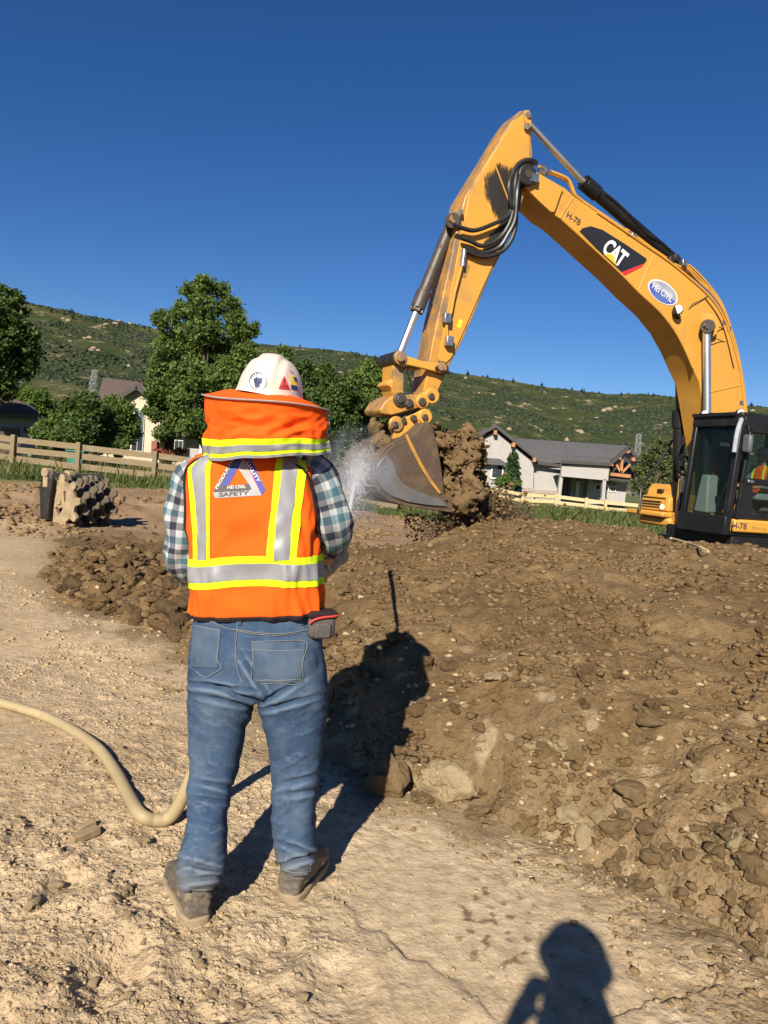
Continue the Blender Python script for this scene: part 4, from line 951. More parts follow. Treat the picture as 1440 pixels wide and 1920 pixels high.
hose([(1090, 376, BN + .14), (1170, 430, BN + .14), (1216, 462, BN + .14), (1290, 512, BN + .12), (1327, 541, BN + .12)], .024, 'machine_yellow', 'hard_pipe')
for k, off in enumerate((0, 7, 14)):
    hose([(1168 + k * 3, 436 - k * 3, BN + .06 + k * .1), (1176, 433 - k, BN + .06 + k * .1), (1192, 442, BN + .06 + k * .1), (1214, 461 - k, BN + .06 + k * .1), (1250, 486, BN + .06 + k * .1), (1275, 500 - k, BN + .06 + k * .1), (1290, 505 - off * .6, BN + .06 + k * .1), (1310, 527 - off, BN + .06 + k * .1), (1335, 552 - off * .7, BN + .06 + k * .1), (1355, 580 - off * .5, BN + .06 + k * .1), (1371, 620 - off * .2, BN + .06 + k * .1), (1384, 665, BN + .06 + k * .1), (1392 + k, 720, BN + .06 + k * .1), (1397 + k * 2, 785, BN + .06 + k * .1)], .018, 'machine_yellow', 'hard_pipe')
for px in ((1176, 440), (1186, 445), (1257, 488), (1281, 494), (1266, 484), (1354, 606), (1363, 618), (1386, 756)):
    mb = MB(); q = pl(*px, BN + .05); mb.box(q, (.10, .1, .10), (FW, NW, UP)); mb.build('pipe_clamp', M['steel_bright' if px[0] not in (1257, 1266) else 'grease_shade_black'], ex, bevel=.01)
for pts in ([(1292, 578, BN - .02), (1298, 571, BN - .03), (1316, 562, BN - .02), (1326, 556, BN - .01)], [(1334, 612, BN - .2), (1350, 614, BN - .05), (1362, 622, BN + .05)], [(1334, 630, BN - .16), (1350, 638, BN - .03), (1366, 643, BN + .02)], [(1322, 558, BN - .02), (1345, 590, BN - .02), (1360, 625, BN - .02), (1376, 690, BN - .02)]):
    hose(pts, .007, 'hose_rubber', 'cable')
# work lamp on the boom
q = pl(1272, 580, BN - .14); mb = MB(); mb.cyl(q, q + np.array([0, .11, -.02]), .085, .065, n=16); lamp = mb.build('work_lamp', BLK, ex, bevel=.012)
mb = MB(); mb.cyl(q - (0.012, .012, 0), q + (0, .01, 0), .07, n=16); mb.build('lamp_lens', M['lamp_white'], lamp)
mb = MB(); mb.bar(q + (0, .08, -.05), pl(1272, 596, BN - .01), .07, .05); mb.build('lamp_bracket', BLK, lamp)
# decals on the boom
def decal_poly(name, px, n, mat, th=.004): return slab(name, px, n, th, mat, boom, 0)
def decal_text(name, s, p0, p1, up, n, mat, parent, **kw):
    P, F = text_px(s, p0, p1, up, **kw); return part(name, [pl(*q, n) for q in P], F, mat, parent, smooth=False)
decal_poly('logo_panel', [(1087, 434), (1092, 428), (1108, 424), (1130, 431), (1170, 456), (1212.5, 485), (1212, 489), (1204, 499), (1169, 517), (1163, 512)], BN - .008, M['decal_black'])
decal_poly('logo_stripe', [(1163.5, 511), (1208, 494), (1203, 500), (1169, 517)], BN - .011, M['decal_red'])
decal_text('logo_lettering', 'CAT', (1126.5, 471.5), (1163, 503), (17.5, -26.5), BN - .014, M['decal_white'], boom, bold=.035, spacing=.86)
decal_poly('logo_triangle', [(1132.5, 477), (1148, 475.5), (1156.5, 498.5)], BN - .018, M['decal_yellow'])
decal_text('unit_number', 'H-78', (1061.5, 407), (1086, 423.5), (4.0, -11), BN - .006, M['stencil_ink'], boom, bold=.012)
ov = lambda s, a0, a1: [(1243 + s * (25.5 * math.cos(a) - 11 * math.sin(a)), 548 + s * (19.5 * math.cos(a) + 14.5 * math.sin(a))) for a in np.linspace(a0, a1, 28)]
decal_poly('oval_rim', ov(1.0, 0, 2 * math.pi)[:-1], BN - .007, M['decal_white'])
decal_poly('oval_panel', ov(.92, math.pi, 2 * math.pi), BN - .010, M['decal_grey'])
decal_poly('oval_panel', ov(.92, 0, math.pi), BN - .010, M['decal_blue'])
decal_text('oval_lettering', 'HEI CIVIL', (1222.5, 540), (1258, 567.5), (5.2, -11.5), BN - .014, M['decal_white'], boom, bold=.01)
# far side box (battery and tool box with steps)
def far(px, n): return pl(*px, n)
def mbox(name, f0, f1, n0, n1, z0, z1, mat, parent=None, bevel=.03):
    mb = MB(); c = mc((f0 + f1) / 2, (n0 + n1) / 2, (z0 + z1) / 2); mb.box(c, (abs(f1 - f0), n1 - n0, z1 - z0), (FW, NW, UP)); return mb.build(name, mat, parent or ex, bevel=bevel)
mb = MB(); mb.prism([mc(f_, 1.88, z_) for f_, z_ in ((-.48, 1.16), (-.50, 1.40), (-.60, 1.44), (-.66, 1.63), (-.74, 1.66), (-1.7, 1.66), (-1.7, 1.16))], NW * .74); tb = mb.build('tool_box', Y1, ex, bevel=.035, seg=3)
mbox('step_shelf', -.30, -1.7, 1.80, 2.78, 1.06, 1.155, Y1); mbox('step_base', -.42, -1.7, 1.75, 2.55, .90, 1.055, Y1, None, .05)
for z_ in (1.22, 1.27, 1.32): mbox('louvre', -.47, -.56, 2.08, 2.56, z_, z_ + .018, M['grease_shade_black'], tb, 0)
mbox('latch_shade_block', -.58, -.72, 2.18, 2.32, 1.49, 1.56, M['grease_shade_black'], tb, .01); mbox('box_rib', -.47, -.6, 1.95, 2.55, 1.40, 1.43, Y1, tb, .01); mbox('box_rib', -.47, -.5, 1.92, 1.95, 1.19, 1.42, Y1, tb, .006)  # latch hollow is a raised black block, its shade painted on
mb = MB(); mb.cyl(mc(-.45, 2.02, 1.235), mc(-.50, 2.02, 1.235), .05, n=14); mb.build('step_lamp', M['lamp_white'], ex, bevel=.01)
slab('cylinder_foot', [(1266, 962), (1280, 962), (1290, 972), (1289, 984), (1272, 986), (1264, 976)], BN + BW + .05, .3, Y2, None, .02)
mb = MB(); mb.tube(spline([pl(1262, 824, 2.3), pl(1248, 848, 2.3), pl(1225, 882, 2.3), pl(1205, 909, 2.25), pl(1201, 930, 2.2), pl(1199, 958, 2.15)], 5), .022, 7); mb.build('mirror_arm', BLK, ex)
# cab
W0, W1 = 0.0, 1.02
f_b, z_b, f_t, z_t = .02, .93, -.10, 2.74
def q(f, n, z): return mc(f, n, z)
cab = MB()
cab.bar(q(f_b, .05, z_b), q(f_t, .05, z_t), .11, .11, NW); cab.bar(q(f_b, W1 - .05, z_b), q(f_t, W1 - .05, z_t), .09, .09, NW)
cab.bar(q(f_b, .0, z_b + .14), q(f_b, W1, z_b + .14), .12, .30); cab.bar(q(f_t, 0, z_t - .05), q(f_t, W1, z_t - .05), .12, .16)
cab.bar(q(f_t, .05, z_t - .04), q(-1.75, .05, z_t - .04), .12, .16); cab.bar(q(f_t, W1 - .05, z_t - .04), q(-1.75, W1 - .05, z_t - .04), .12, .16)
cab.bar(q(-1.72, .05, z_b), q(-1.72, .05, z_t), .12, .12, NW); cab.bar(q(-1.72, W1 - .05, z_b), q(-1.72, W1 - .05, z_t), .12, .12, NW)
cab.bar(q(f_b, .05, z_b + .34), q(-1.75, .05, z_b + .34), .1, .14); cab.bar(q(f_b, W1 - .05, z_b + .07), q(-1.75, W1 - .05, z_b + .07), .1, .22)
cabo = cab.build('cab', BLK, ex, bevel=.02)
mbox('cab_floor', f_b - .02, -1.75, .02, W1 - .02, .93, .98, BLK, cabo, .01)
roof = MB(); roof.prism([q(f_t + .06, -.01, z_t), q(f_t + .06, W1 + .01, z_t), q(-1.82, W1 + .01, z_t), q(-1.82, -.01, z_t)], UP * .09); roof.build('roof', BLK, cabo, bevel=.03)
def cpanel(name, P, mat, th=.012, parent=None):
    mb = MB(); P = [np.array(p) for p in P]; nrm = np.cross(P[1] - P[0], P[2] - P[0]); nrm /= np.linalg.norm(nrm); mb.prism(P, nrm * th); return mb.build(name, mat, parent or cabo)
G = M['cab_glass']
cpanel('windscreen', [q(f_b - .005, .10, z_b + .30), q(f_b - .005, W1 - .09, z_b + .30), q(f_t + .005, W1 - .09, z_t - .14), q(f_t + .005, .10, z_t - .14)], G)
dr = MB()
zm = 1.78
def door_f(z): return f_b + (f_t - f_b) * (z - z_b) / (z_t - z_b)
dr.bar(q(door_f(1.05) - .13, -.015, 1.06), q(door_f(2.6) - .13, -.015, 2.6), .07, .05, NW); dr.bar(q(-1.12, -.015, 1.06), q(-1.12, -.015, 2.6), .08, .05, NW)
dr.bar(q(-.15, -.015, 2.58), q(-1.12, -.015, 2.58), .05, .10); dr.bar(q(-.13, -.015, zm), q(-1.12, -.015, zm), .05, .10); dr.bar(q(-.13, -.015, 1.25), q(-1.12, -.015, 1.25), .05, .10)
door = dr.build('door', BLK, cabo, bevel=.012)
cpanel('door_panel', [q(-.14, -.01, 1.22), q(-.62, -.01, 1.22), q(-.40, -.01, 1.40), q(-.36, -.01, zm), q(-.14, -.01, zm)], BLK, .02, cabo)
cpanel('door_pane', [q(-.22, -.01, zm + .04), q(-1.08, -.01, zm + .04), q(-1.08, -.01, 2.54), q(-.25, -.01, 2.54)], G, .012, door)
cpanel('door_pane', [q(-.36, -.012, 1.40), q(-.62, -.012, 1.28), q(-1.08, -.012, 1.28), q(-1.08, -.012, zm - .05), q(-.36, -.012, zm - .05)], G, .012, door)
cpanel('window_pane', [q(-.05, W1 - .03, 1.5), q(-1.66, W1 - .03, 1.5), q(-1.66, W1 - .03, 2.6), q(-.12, W1 - .03, 2.6)], G)
cpanel('window_pane', [q(-1.70, .1, 1.7), q(-1.70, W1 - .1, 1.7), q(-1.70, W1 - .1, 2.6), q(-1.70, .1, 2.6)], G)
cpanel('window_pane', [q(-1.22, -.005, 1.2), q(-1.64, -.005, 1.2), q(-1.64, -.005, 2.56), q(-1.22, -.005, 2.56)], G)
mb = MB(); mb.box(q(-.30, -.04, zm + .0), (.12, .04, .05), (FW, NW, UP)); mb.build('door_handle', M['steel_bright'], door, bevel=.01)
mb = MB(); mb.tube(spline([q(f_t + .1, -.03, z_t - .02), q(f_t + .16, -.03, 2.5), q(f_b + .06, -.03, 2.2)], 5), .035, 8); mb.build('grab_rail', M['decal_grey'], cabo)
# mirrors, lamps on the cab
for c_, s_, n_ in ((pl(1360, 823, .55), (.05, .20, .27), 'mirror'), (pl(1402, 832, -.12), (.09, .16, .28), 'mirror')):
    mb = MB(); mb.box(c_, s_, (FW, NW, UP)); mb.build(n_, M['plastic_grey'], ex, bevel=.035)
mb = MB(); mb.tube(spline([pl(1360, 812, .55), pl(1368, 803, .5), pl(1390, 808, .1), pl(1396, 800, .02)], 4), .013, 6); mb.tube([pl(1402, 820, -.12), pl(1398, 806, -.02)], .013, 6); mb.build('mirror_arm', BLK, ex)
for px, n in (((1320, 776), .9), ((1387, 774), .12)):
    c_ = pl(*px, n) + np.array([0, -.04, 0]); mb = MB(); mb.cyl(c_, c_ + (0.02, .12, 0), .062, n=14); l_ = mb.build('work_lamp', BLK, ex, bevel=.01)
    mb = MB(); mb.cyl(c_ - (0, .012, 0), c_ + (0, .012, 0), .052, n=14); mb.build('lamp_lens', M['lamp_white'], l_)
mb = MB(); mb.bar(q(f_t + .08, .1, z_t + .06), q(f_t + .08, W1 - .02, z_t + .06), .05); mb.build('lamp_rail', BLK, ex)
# inside: seat, consoles, wiper
mbox('seat', -.95, -1.4, .28, .78, 1.28, 1.42, M['seat_grey'], cabo, .05); mbox('seat_back', -1.36, -1.50, .28, .78, 1.4, 2.15, M['seat_grey'], cabo, .06)
mb = MB(); mb.prism([q(.0 - .12, W1 - .42, z_b + .3), q(-.12, W1 - .12, z_b + .3), q(-.2, W1 - .14, 1.85), q(-.2, W1 - .3, 1.85)], -FW * .22); mb.build('console', M['console_grey'], cabo, bevel=.03)
mbox('armrest', -.65, -1.2, .12, .26, 1.5, 1.62, M['console_grey'], cabo, .03)
mb = MB(); mb.bar(q(-.02, .3, z_b + .35), q(-.08, .18, 1.85), .02, .02); mb.build('wiper', BLK, cabo)
for n_ in (.42, .6):
    mb = MB(); mb.tube([q(-.35, n_, .97), q(-.32, n_, 1.45)], .018, 6); mb.box(q(-.32, n_, 1.47), (.05, .05, .1), (FW, NW, UP)); mb.build('travel_lever', BLK, cabo)
# upper frame, body, counterweight
mbox('deck_side', -.07, -5.0, -.05, .6, .985, 1.185, Y1, None, .03)
mbox('turntable_frame', -.14, -4.6, .05, 1.5, .62, .975, BLK, None, .02)
mbox('engine_housing', -1.9, -4.2, -.02, 1.05, .88, 2.0, Y1, None, .06); mbox('engine_housing', -1.9, -4.2, 1.75, 3.0, .88, 2.0, Y1, None, .06)
mbox('counterweight', -4.15, -5.1, -.02, 3.0, .75, 2.1, Y1, None, .15)
mbox('boom_foot', -.5, -1.5, 1.08, 1.74, .98, 1.9, Y1, None, .04)
decal_text('unit_number', 'H-78', (1373, 990.5), (1400, 993.5), (.6, -12), -.056, M['stencil_ink'], ex, bold=.012)
decal_text('small_print', 'EXCAVATOR', (1410, 992), (1438, 996), (0, -5), -.056, M['oil_smear'] if False else M['machine_yellow_worn'], ex)
# undercarriage with track shoes
for n0 in (-.12, 2.32):
    tr_ = mbox('track_frame', 1.25, -3.4, n0 + .08, n0 + .5, -.08, .48, M['steel_dark'], None, .1)
    path = []; f0, f1, zc, rr_ = 1.1, -3.3, .22, .42
    L1 = f0 - f1
    tot = 2 * L1 + 2 * math.pi * rr_; ns = 46
    for k in range(ns):
        s_ = k / ns * tot
        if s_ < L1: f, z, a = f0 - s_, zc + rr_, 0.0
        elif s_ < L1 + math.pi * rr_: t_ = (s_ - L1) / rr_; f, z, a = f1 - rr_ * math.sin(t_), zc + rr_ * math.cos(t_), t_
        elif s_ < 2 * L1 + math.pi * rr_: f, z, a = f1 + (s_ - L1 - math.pi * rr_), zc - rr_, math.pi
        else: t_ = (s_ - 2 * L1 - math.pi * rr_) / rr_; f, z, a = f0 + rr_ * math.sin(t_), zc - rr_ * math.cos(t_), math.pi + t_
        if k == 0:
            mb = MB(); ax = (FW, NW, UP)
            mb.box((0, 0, 0), (tot / ns * .94, .62, .03), ax); mb.box(FW * .06 + UP * .025, (.03, .62, .05), ax); mb.box(-FW * .06 + UP * .025, (.03, .62, .05), ax)
            me_s = mesh('track_shoe', mb.V, mb.F, M['steel_dark'], smooth=False)
        o = bpy.data.objects.new('track_shoe', me_s); COL.objects.link(o); o.parent = ex
        o.matrix_local = Matrix.Translation(Vector(mc(f, n0 + .3, z) - BASE[ex.name])) @ Matrix.Rotation(-a, 4, Vector(NW))
mbox('car_body', .4, -2.6, .4, 2.5, .1, .56, M['steel_dark'], None, .05)
# ------------------------------------------------------------------ people: one continuous skinned body, clothes as children
pmat('skin', (.42, .23, .15), (.36, .19, .12), 8, .5)
pmat('hair_grey', (.16, .13, .10), None, 20, .8)
def fbasis(fwd):
    f = np.array([*fwd, 0.0]); f /= np.linalg.norm(f); return f, np.array([f[1], -f[0], 0.0])
def body_mesh(J, R_, fwd, hands=True, voxel=.011, scale=1.0):
    """J: joint positions; arms end in a palm with five bent fingers"""
    names = list(J); idx = {k: i for i, k in enumerate(names)}; V = [J[k] for k in names]; rad_ = [R_[k] for k in names]
    E = [(idx[a], idx[b]) for a, b in (('pelvis', 'spine'), ('spine', 'chest'), ('chest', 'neck'), ('neck', 'skull'),
        ('chest', 'shoulder_l'), ('shoulder_l', 'elbow_l'), ('elbow_l', 'wrist_l'), ('chest', 'shoulder_r'), ('shoulder_r', 'elbow_r'), ('elbow_r', 'wrist_r'),
        ('pelvis', 'hip_l'), ('hip_l', 'knee_l'), ('knee_l', 'ankle_l'), ('ankle_l', 'toe_l'), ('pelvis', 'hip_r'), ('hip_r', 'knee_r'), ('knee_r', 'ankle_r'), ('ankle_r', 'toe_r'))]
    f, rt = fbasis(fwd)
    for s, sg in (('l', -1), ('r', 1)):
        w_, e_ = np.array(J['wrist_' + s]), np.array(J['elbow_' + s]); d = (w_ - e_) / np.linalg.norm(w_ - e_)
        side_ = np.cross(d, (0, 0, 1)); side_ = rt if np.linalg.norm(side_) < .1 else side_ / np.linalg.norm(side_)
        dn = np.cross(d, side_); dn = dn if dn[2] < 0 else -dn
        palm = w_ + d * .05 * scale; V.append(palm); rad_.append(.030); E.append((idx['wrist_' + s], len(V) - 1)); pi = len(V) - 1
        for k, L in enumerate((.075, .085, .080, .062)):
            b0 = palm + d * .045 + side_ * sg * (-.030 + .02 * k) * 1.0; V.append(b0); rad_.append(.0095); E.append((pi, len(V) - 1))
            m1 = b0 + d * L * .35 + dn * L * .25; V.append(m1); rad_.append(.009); E.append((len(V) - 2, len(V) - 1))
            t1 = m1 + d * L * .05 + dn * L * .45; V.append(t1); rad_.append(.008); E.append((len(V) - 2, len(V) - 1))
        th = palm - d * .01 - side_ * sg * .035 + dn * .01; V.append(th); rad_.append(.011); E.append((pi, len(V) - 1))
        V.append(th + d * .03 - side_ * sg * .012 + dn * .03); rad_.append(.009); E.append((len(V) - 2, len(V) - 1))
    me = bpy.data.meshes.new('work'); me.from_pydata([tuple(v) for v in V], E, []); o = bpy.data.objects.new('work', me); COL.objects.link(o)
    sk = o.modifiers.new('skin', 'SKIN'); o.modifiers.new('sub', 'SUBSURF').render_levels = 2; o.modifiers['sub'].levels = 2
    for i, dta in enumerate(me.skin_vertices[0].data): dta.radius = (rad_[i], rad_[i]); dta.use_root = (i == 0)
    BV, BF = eval_mesh(o); drop(o)
    mb = MB(); mb.add(BV, BF)
    bm = bmesh.new(); bmesh.ops.create_uvsphere(bm, u_segments=24, v_segments=16, radius=1); SV = np.array([v.co[:] for v in bm.verts]); SF = [tuple(v.index for v in q_.verts) for q_ in bm.faces]; bm.free()
    c = np.array(J['skull'])
    def ell(p, a, b, h): mb.add(np.array(p) + SV[:, :1] * a * rt + SV[:, 1:2] * b * f + SV[:, 2:] * h * UP, SF)
    ell(c + UP * .035, .075, .096, .105); ell(c + f * .025 - UP * .05, .056, .068, .065)              # skull, jaw
    ell(c + f * .098 - UP * .005, .014, .020, .028); ell(c + f * .075 - UP * .052, .026, .016, .012)  # nose, mouth
    for sg in (-1, 1): ell(c + rt * sg * .076 + UP * .005, .012, .022, .034); ell(c + f * .083 + rt * sg * .032 + UP * .03, .016, .012, .012)
    return remesh(mb.V, mb.F, voxel, 3)
def limb_cloth(pts, r, name, mat, parent, n=20, seed=0, amp=.006, cuff=True, k=8):
    P = spline(pts, k); rr = np.interp(np.linspace(0, 1, len(P)), np.linspace(0, 1, len(r)), r)
    V, F = sweep(P, rr, n, True); V = np.array(V); t = np.repeat(np.arange(len(P)) / len(P), n); a = np.tile(np.arange(n) / n * 6.283, len(P)); c = np.repeat(P, n, 0)
    L = np.linalg.norm(np.diff(P, axis=0), axis=1).sum()
    d = (V - c); d /= np.linalg.norm(d, axis=1)[:, None]
    V = V + d * (amp * fbm(np.cos(a) * 1.3 + t * L * 9 + seed, np.sin(a) * 1.3 + t * L * 4, seed, 3))[:, None]
    uv = np.c_[np.tile(np.arange(n) / n, len(P)), t * L / (2 * math.pi * np.mean(rr))]
    return part(name, V, F, mat, parent, uv=uv, angle=None)
# ---------------- clothes materials
def fabric(name, c1, c2, scale=30, rough=.85, wave=None, bs=.25):
    return pmat(name, c1, c2, scale, rough, bs=bs, bd=.002, bscale=wave or 300, spec=.2)
fabric('hi_vis_orange', (.84, .115, .006), (.70, .085, .006), 3); fabric('hi_vis_lime', (.60, .76, .012), (.52, .70, .010), 6)
pmat('reflective_silver', (.24, .235, .245), (.20, .197, .21), 14, .45, spec=.6, bs=.15, bd=.002); fabric('trim_black', (.018, .012, .012), (.03, .016, .016), 20)
fabric('shade_orange', (.86, .100, .006), (.82, .085, .004), 5); fabric('brim_grey', (.30, .27, .27), (.24, .22, .22), 20)
mt, t, b = nmat('denim')
n1 = noise(t, 5, 6, .65, stretch=(1, 1, .55)); n2 = noise(t, 420, 2, .6, stretch=(1, 1, .35)); n3 = noise(t, 13, 8, .7, stretch=(1, 1, 3.5))
c = ramp(t, n1.outputs[0], [(.34, (.024, .046, .092)), (.52, (.040, .069, .120)), (.70, (.082, .115, .158))]).outputs[0]
c = mixc(t, ramp(t, n3.outputs[0], [(.55, (0,) * 3), (.78, (.55,) * 3)]).outputs[0], c, (.16, .205, .26))
c = mixc(t, .35, c, mixc(t, 1, c, ramp(t, n2.outputs[0], [(.3, (.45,) * 3), (.7, (1.5,) * 3)]).outputs[0], 'MULTIPLY'))
tc = N(t, 'TexCoord'); sp_ = N(t, 'SeparateXYZ'); t.links.new(tc.outputs['Object'], sp_.inputs[0])
nd = noise(t, 7, 6, .7); mm = N(t, 'Math', operation='MULTIPLY_ADD'); t.links.new(nd.outputs[0], mm.inputs[0]); mm.inputs[1].default_value = -.30; t.links.new(sp_.outputs[2], mm.inputs[2])
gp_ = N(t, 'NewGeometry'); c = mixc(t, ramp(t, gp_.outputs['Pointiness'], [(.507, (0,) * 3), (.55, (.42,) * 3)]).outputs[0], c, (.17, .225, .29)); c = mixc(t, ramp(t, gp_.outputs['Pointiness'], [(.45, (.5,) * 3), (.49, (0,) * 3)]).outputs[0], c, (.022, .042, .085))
c = mixc(t, ramp(t, mm.outputs[0], [(0, (.30,) * 3), (.10, (0,) * 3)]).outputs[0], c, (.22, .18, .12))
t.links.new(c, b.inputs['Base Color']); b.inputs['Roughness'].default_value = .9; b.inputs['Specular IOR Level'].default_value = .15
bump(t, b, n2.outputs[0], .35, .0015)
fabric('denim_pocket', (.042, .068, .110), (.072, .102, .142), 14); fabric('stitch_pale', (.17, .18, .19), (.24, .22, .19), 30); fabric('denim_dark', (.03, .05, .10), (.04, .07, .13), 20)
# gingham plaid from sleeve UVs
mt, t, b = nmat('plaid')
uvn = N(t, 'UVMap'); sx = N(t, 'SeparateXYZ'); t.links.new(uvn.outputs[0], sx.inputs[0])
def stripe(sock, per, stops):
    a = N(t, 'Math', operation='MULTIPLY'); t.links.new(sock, a.inputs[0]); a.inputs[1].default_value = per
    f_ = N(t, 'Math', operation='FRACT'); t.links.new(a.outputs[0], f_.inputs[0]); r_ = ramp(t, f_.outputs[0], stops); r_.color_ramp.interpolation = 'CONSTANT'; return r_.outputs[0]
st = [(0, (.028, .032, .065)), (.28, (.55, .57, .55)), (.52, (.10, .22, .26)), (.78, (.50, .48, .49))]
pu = stripe(sx.outputs[0], 4.0, st); pv = stripe(sx.outputs[1], 4.0, st)
c = mixc(t, .5, pu, pv); c = mixc(t, .55, c, mixc(t, 1, pu, pv, 'MULTIPLY'))
t.links.new(c, b.inputs['Base Color']); b.inputs['Roughness'].default_value = .85; nn = noise(t, 300); bump(t, b, nn.outputs[0], .2, .0015)
pmat('boot_leather', (.085, .068, .052), (.13, .105, .078), 14, .7, bs=.4, bd=.004, dirt=(.25, .195, .125), dscale=16, dlo=.52, dhi=.70)
pmat('boot_sole', (.30, .225, .135), (.22, .165, .10), 12, .9, bs=.4, bd=.004)
pmat('hat_shell', (.66, .56, .47), (.60, .505, .42), 2.2, .33, dirt=(.40, .33, .24), dscale=14, dlo=.66, dhi=.76)
pmat('sticker_white', (.72, .72, .70), None, 3, .4); pmat('sticker_navy', (.03, .04, .12), None, 3, .4); pmat('sticker_red', (.75, .07, .03), None, 3, .4); pmat('sticker_yellow', (.80, .58, .02), None, 3, .4); pmat('sticker_pink', (.55, .22, .28), None, 3, .4)
pmat('pouch_grey', (.055, .045, .045), (.10, .085, .075), 10, .8, bs=.3, bd=.003); pmat('zip_red', (.50, .035, .03), None, 8, .7)

# ---------------- the worker
YW = 2.62
foot_l, foot_r = on_z(370, 1745), on_z(535, 1697)
gz = float(gh(np.array([foot_l[0]]), np.array([foot_l[1]]))[0])
pw = thing('person', (-.38, 2.58, 0.0), 'worker seen from behind in orange hi-vis vest, blue jeans and white hard hat', 'person')
def W(px, py, y=YW): return at(px, py, y)
sl, srr = W(366, 888), W(592, 886); el, er_ = W(334, 1040, 2.64), W(632, 1010, 2.66)
hl, hr = np.array([-.40, 2.99, 1.06]), np.array([-.22, 3.02, 1.12])
sl[1] = srr[1] = 2.665; el[1] = 2.69; er_[1] = 2.71; el[0] -= .006; er_[0] += .006
J = dict(pelvis=W(482, 1190), spine=W(482, 1090), chest=W(478, 950), neck=W(492, 850, 2.63), skull=W(500, 770, 2.66), shoulder_l=sl + (.05, 0, 0), shoulder_r=srr - (.05, 0, 0), elbow_l=el, elbow_r=er_, wrist_l=hl, wrist_r=hr,
    hip_l=W(420, 1260), hip_r=W(548, 1260), knee_l=W(402, 1440, 2.62), knee_r=W(556, 1440, 2.68), ankle_l=foot_l + (.01, .09, .12), ankle_r=foot_r + (.0, .09, .12), toe_l=foot_l + (-.06, .25, .05), toe_r=foot_r + (.11, .22, .05))
RB = dict(pelvis=.10, spine=.10, chest=.105, neck=.05, skull=.05, shoulder_l=.036, shoulder_r=.036, elbow_l=.032, elbow_r=.032, wrist_l=.026, wrist_r=.026, hip_l=.07, hip_r=.07, knee_l=.05, knee_r=.05, ankle_l=.036, ankle_r=.036, toe_l=.03, toe_r=.03)
BV, BF = body_mesh(J, RB, (0.1, 1), voxel=.0085)
part('body', BV, BF, M['skin'], pw, angle=None)
def bvh(V, F): return BVHTree.FromPolygons([Vector(v) for v in V], [tuple(f) for f in F])
def hit(tree_, px, py, off=.002):
    d = Vector(ray(px, py)).normalized(); h = tree_.ray_cast(Vector(CAM), d)
    if h[0] is None:
        h = tree_.find_nearest(Vector(at(px, py, YW - .1)))
    n = h[1] if h[1].dot(d) < 0 else -h[1]
    return np.array(h[0] + n * off)
def drape_quad(tree_, c4, nu, nv, off, name, mat, parent):
    c4 = np.array(c4, float); V = []
    for i in range(nu):
        for j in range(nv):
            u, v = i / (nu - 1), j / (nv - 1); p = (c4[0] * (1 - u) + c4[1] * u) * (1 - v) + (c4[3] * (1 - u) + c4[2] * u) * v; V.append(hit(tree_, *p, off))
    return part(name, V, grid_faces(nu, nv), mat, parent, angle=None)
def drape_line(tree_, pts, r, off, name, mat, parent, k=6, n=5):
    P = spline([(*p, 0) for p in pts], k); mb = MB(); mb.tube([hit(tree_, p[0], p[1], off) for p in P], r, n); return mb.build(name, mat, parent)
def drape_text(tree_, s, p0, p1, up, off, name, mat, parent, **kw):
    P, F = text_px(s, p0, p1, up, **kw); return part(name, [hit(tree_, *p, off) for p in P], F, mat, parent, smooth=False)
# ---------------- jeans: lofted pelvis and legs, fused, then creased
def rings(rows, n=36, pw_=2.4):
    V = []
    for (c_, a, b_) in rows:
        for k in range(n):
            th = 2 * math.pi * k / n; cc, ss = math.cos(th), math.sin(th)
            V.append((c_[0] + a * math.copysign(abs(cc) ** (2 / pw_), cc), c_[1] + b_ * math.copysign(abs(ss) ** (2 / pw_), ss), c_[2]))
    m_ = len(rows); F = [tuple(f) for f in grid_faces(m_, n, True)] + [tuple(range(n)), tuple(range((m_ - 1) * n, m_ * n))[::-1]]
    return V, F
def row(py, l, r, y, b_): c_ = W((l + r) / 2, py, y); return (c_, ((r - l) / 2 - (float(np.interp(py, [1240, 1330, 1450, 1600], [1, 3, 6, 5.5])) if r - l < 160 else 0)) / FPX * y, b_ * (.94 if py > 1330 else 1))
mb = MB()
mb.add(*rings([row(1138, 366, 602, 2.63, .118), row(1165, 363, 604, 2.625, .122), (row(1200, 357, 607, 2.62, .13)), row(1240, 352, 612, 2.615, .138), row(1275, 352, 615, 2.615, .135), row(1292, 366, 604, 2.62, .115), row(1304, 392, 578, 2.62, .09)]))
mb.add(*rings([row(1240, 354, 480, 2.615, .125), row(1290, 351, 480, 2.61, .128), row(1320, 350, 478, 2.61, .122), row(1345, 350, 472, 2.605, .117), row(1370, 350, 466, 2.60, .110), row(1410, 350, 459, 2.59, .104), row(1450, 349, 450, 2.575, .098), row(1490, 347, 438, 2.55, .092), row(1530, 345, 432, 2.52, .088), row(1570, 341, 432, 2.49, .088), row(1592, 333, 432, 2.47, .092), row(1620, 327, 432, 2.448, .095), row(1638, 328, 424, 2.44, .090), row(1650, 331, 416, 2.44, .084)], 30))
mb.add(*rings([row(1240, 482, 612, 2.615, .125), row(1290, 480, 619, 2.615, .128), row(1320, 481, 618, 2.62, .122), row(1345, 486, 616, 2.62, .117), row(1370, 492, 614, 2.62, .110), row(1410, 499, 611, 2.625, .104), row(1450, 503, 606, 2.625, .098), row(1490, 503, 602, 2.62, .092), row(1530, 503, 599, 2.615, .088), row(1570, 505, 599, 2.61, .088), row(1592, 510, 601, 2.61, .09), row(1608, 516, 600, 2.61, .09), row(1622, 522, 597, 2.61, .084)], 30))
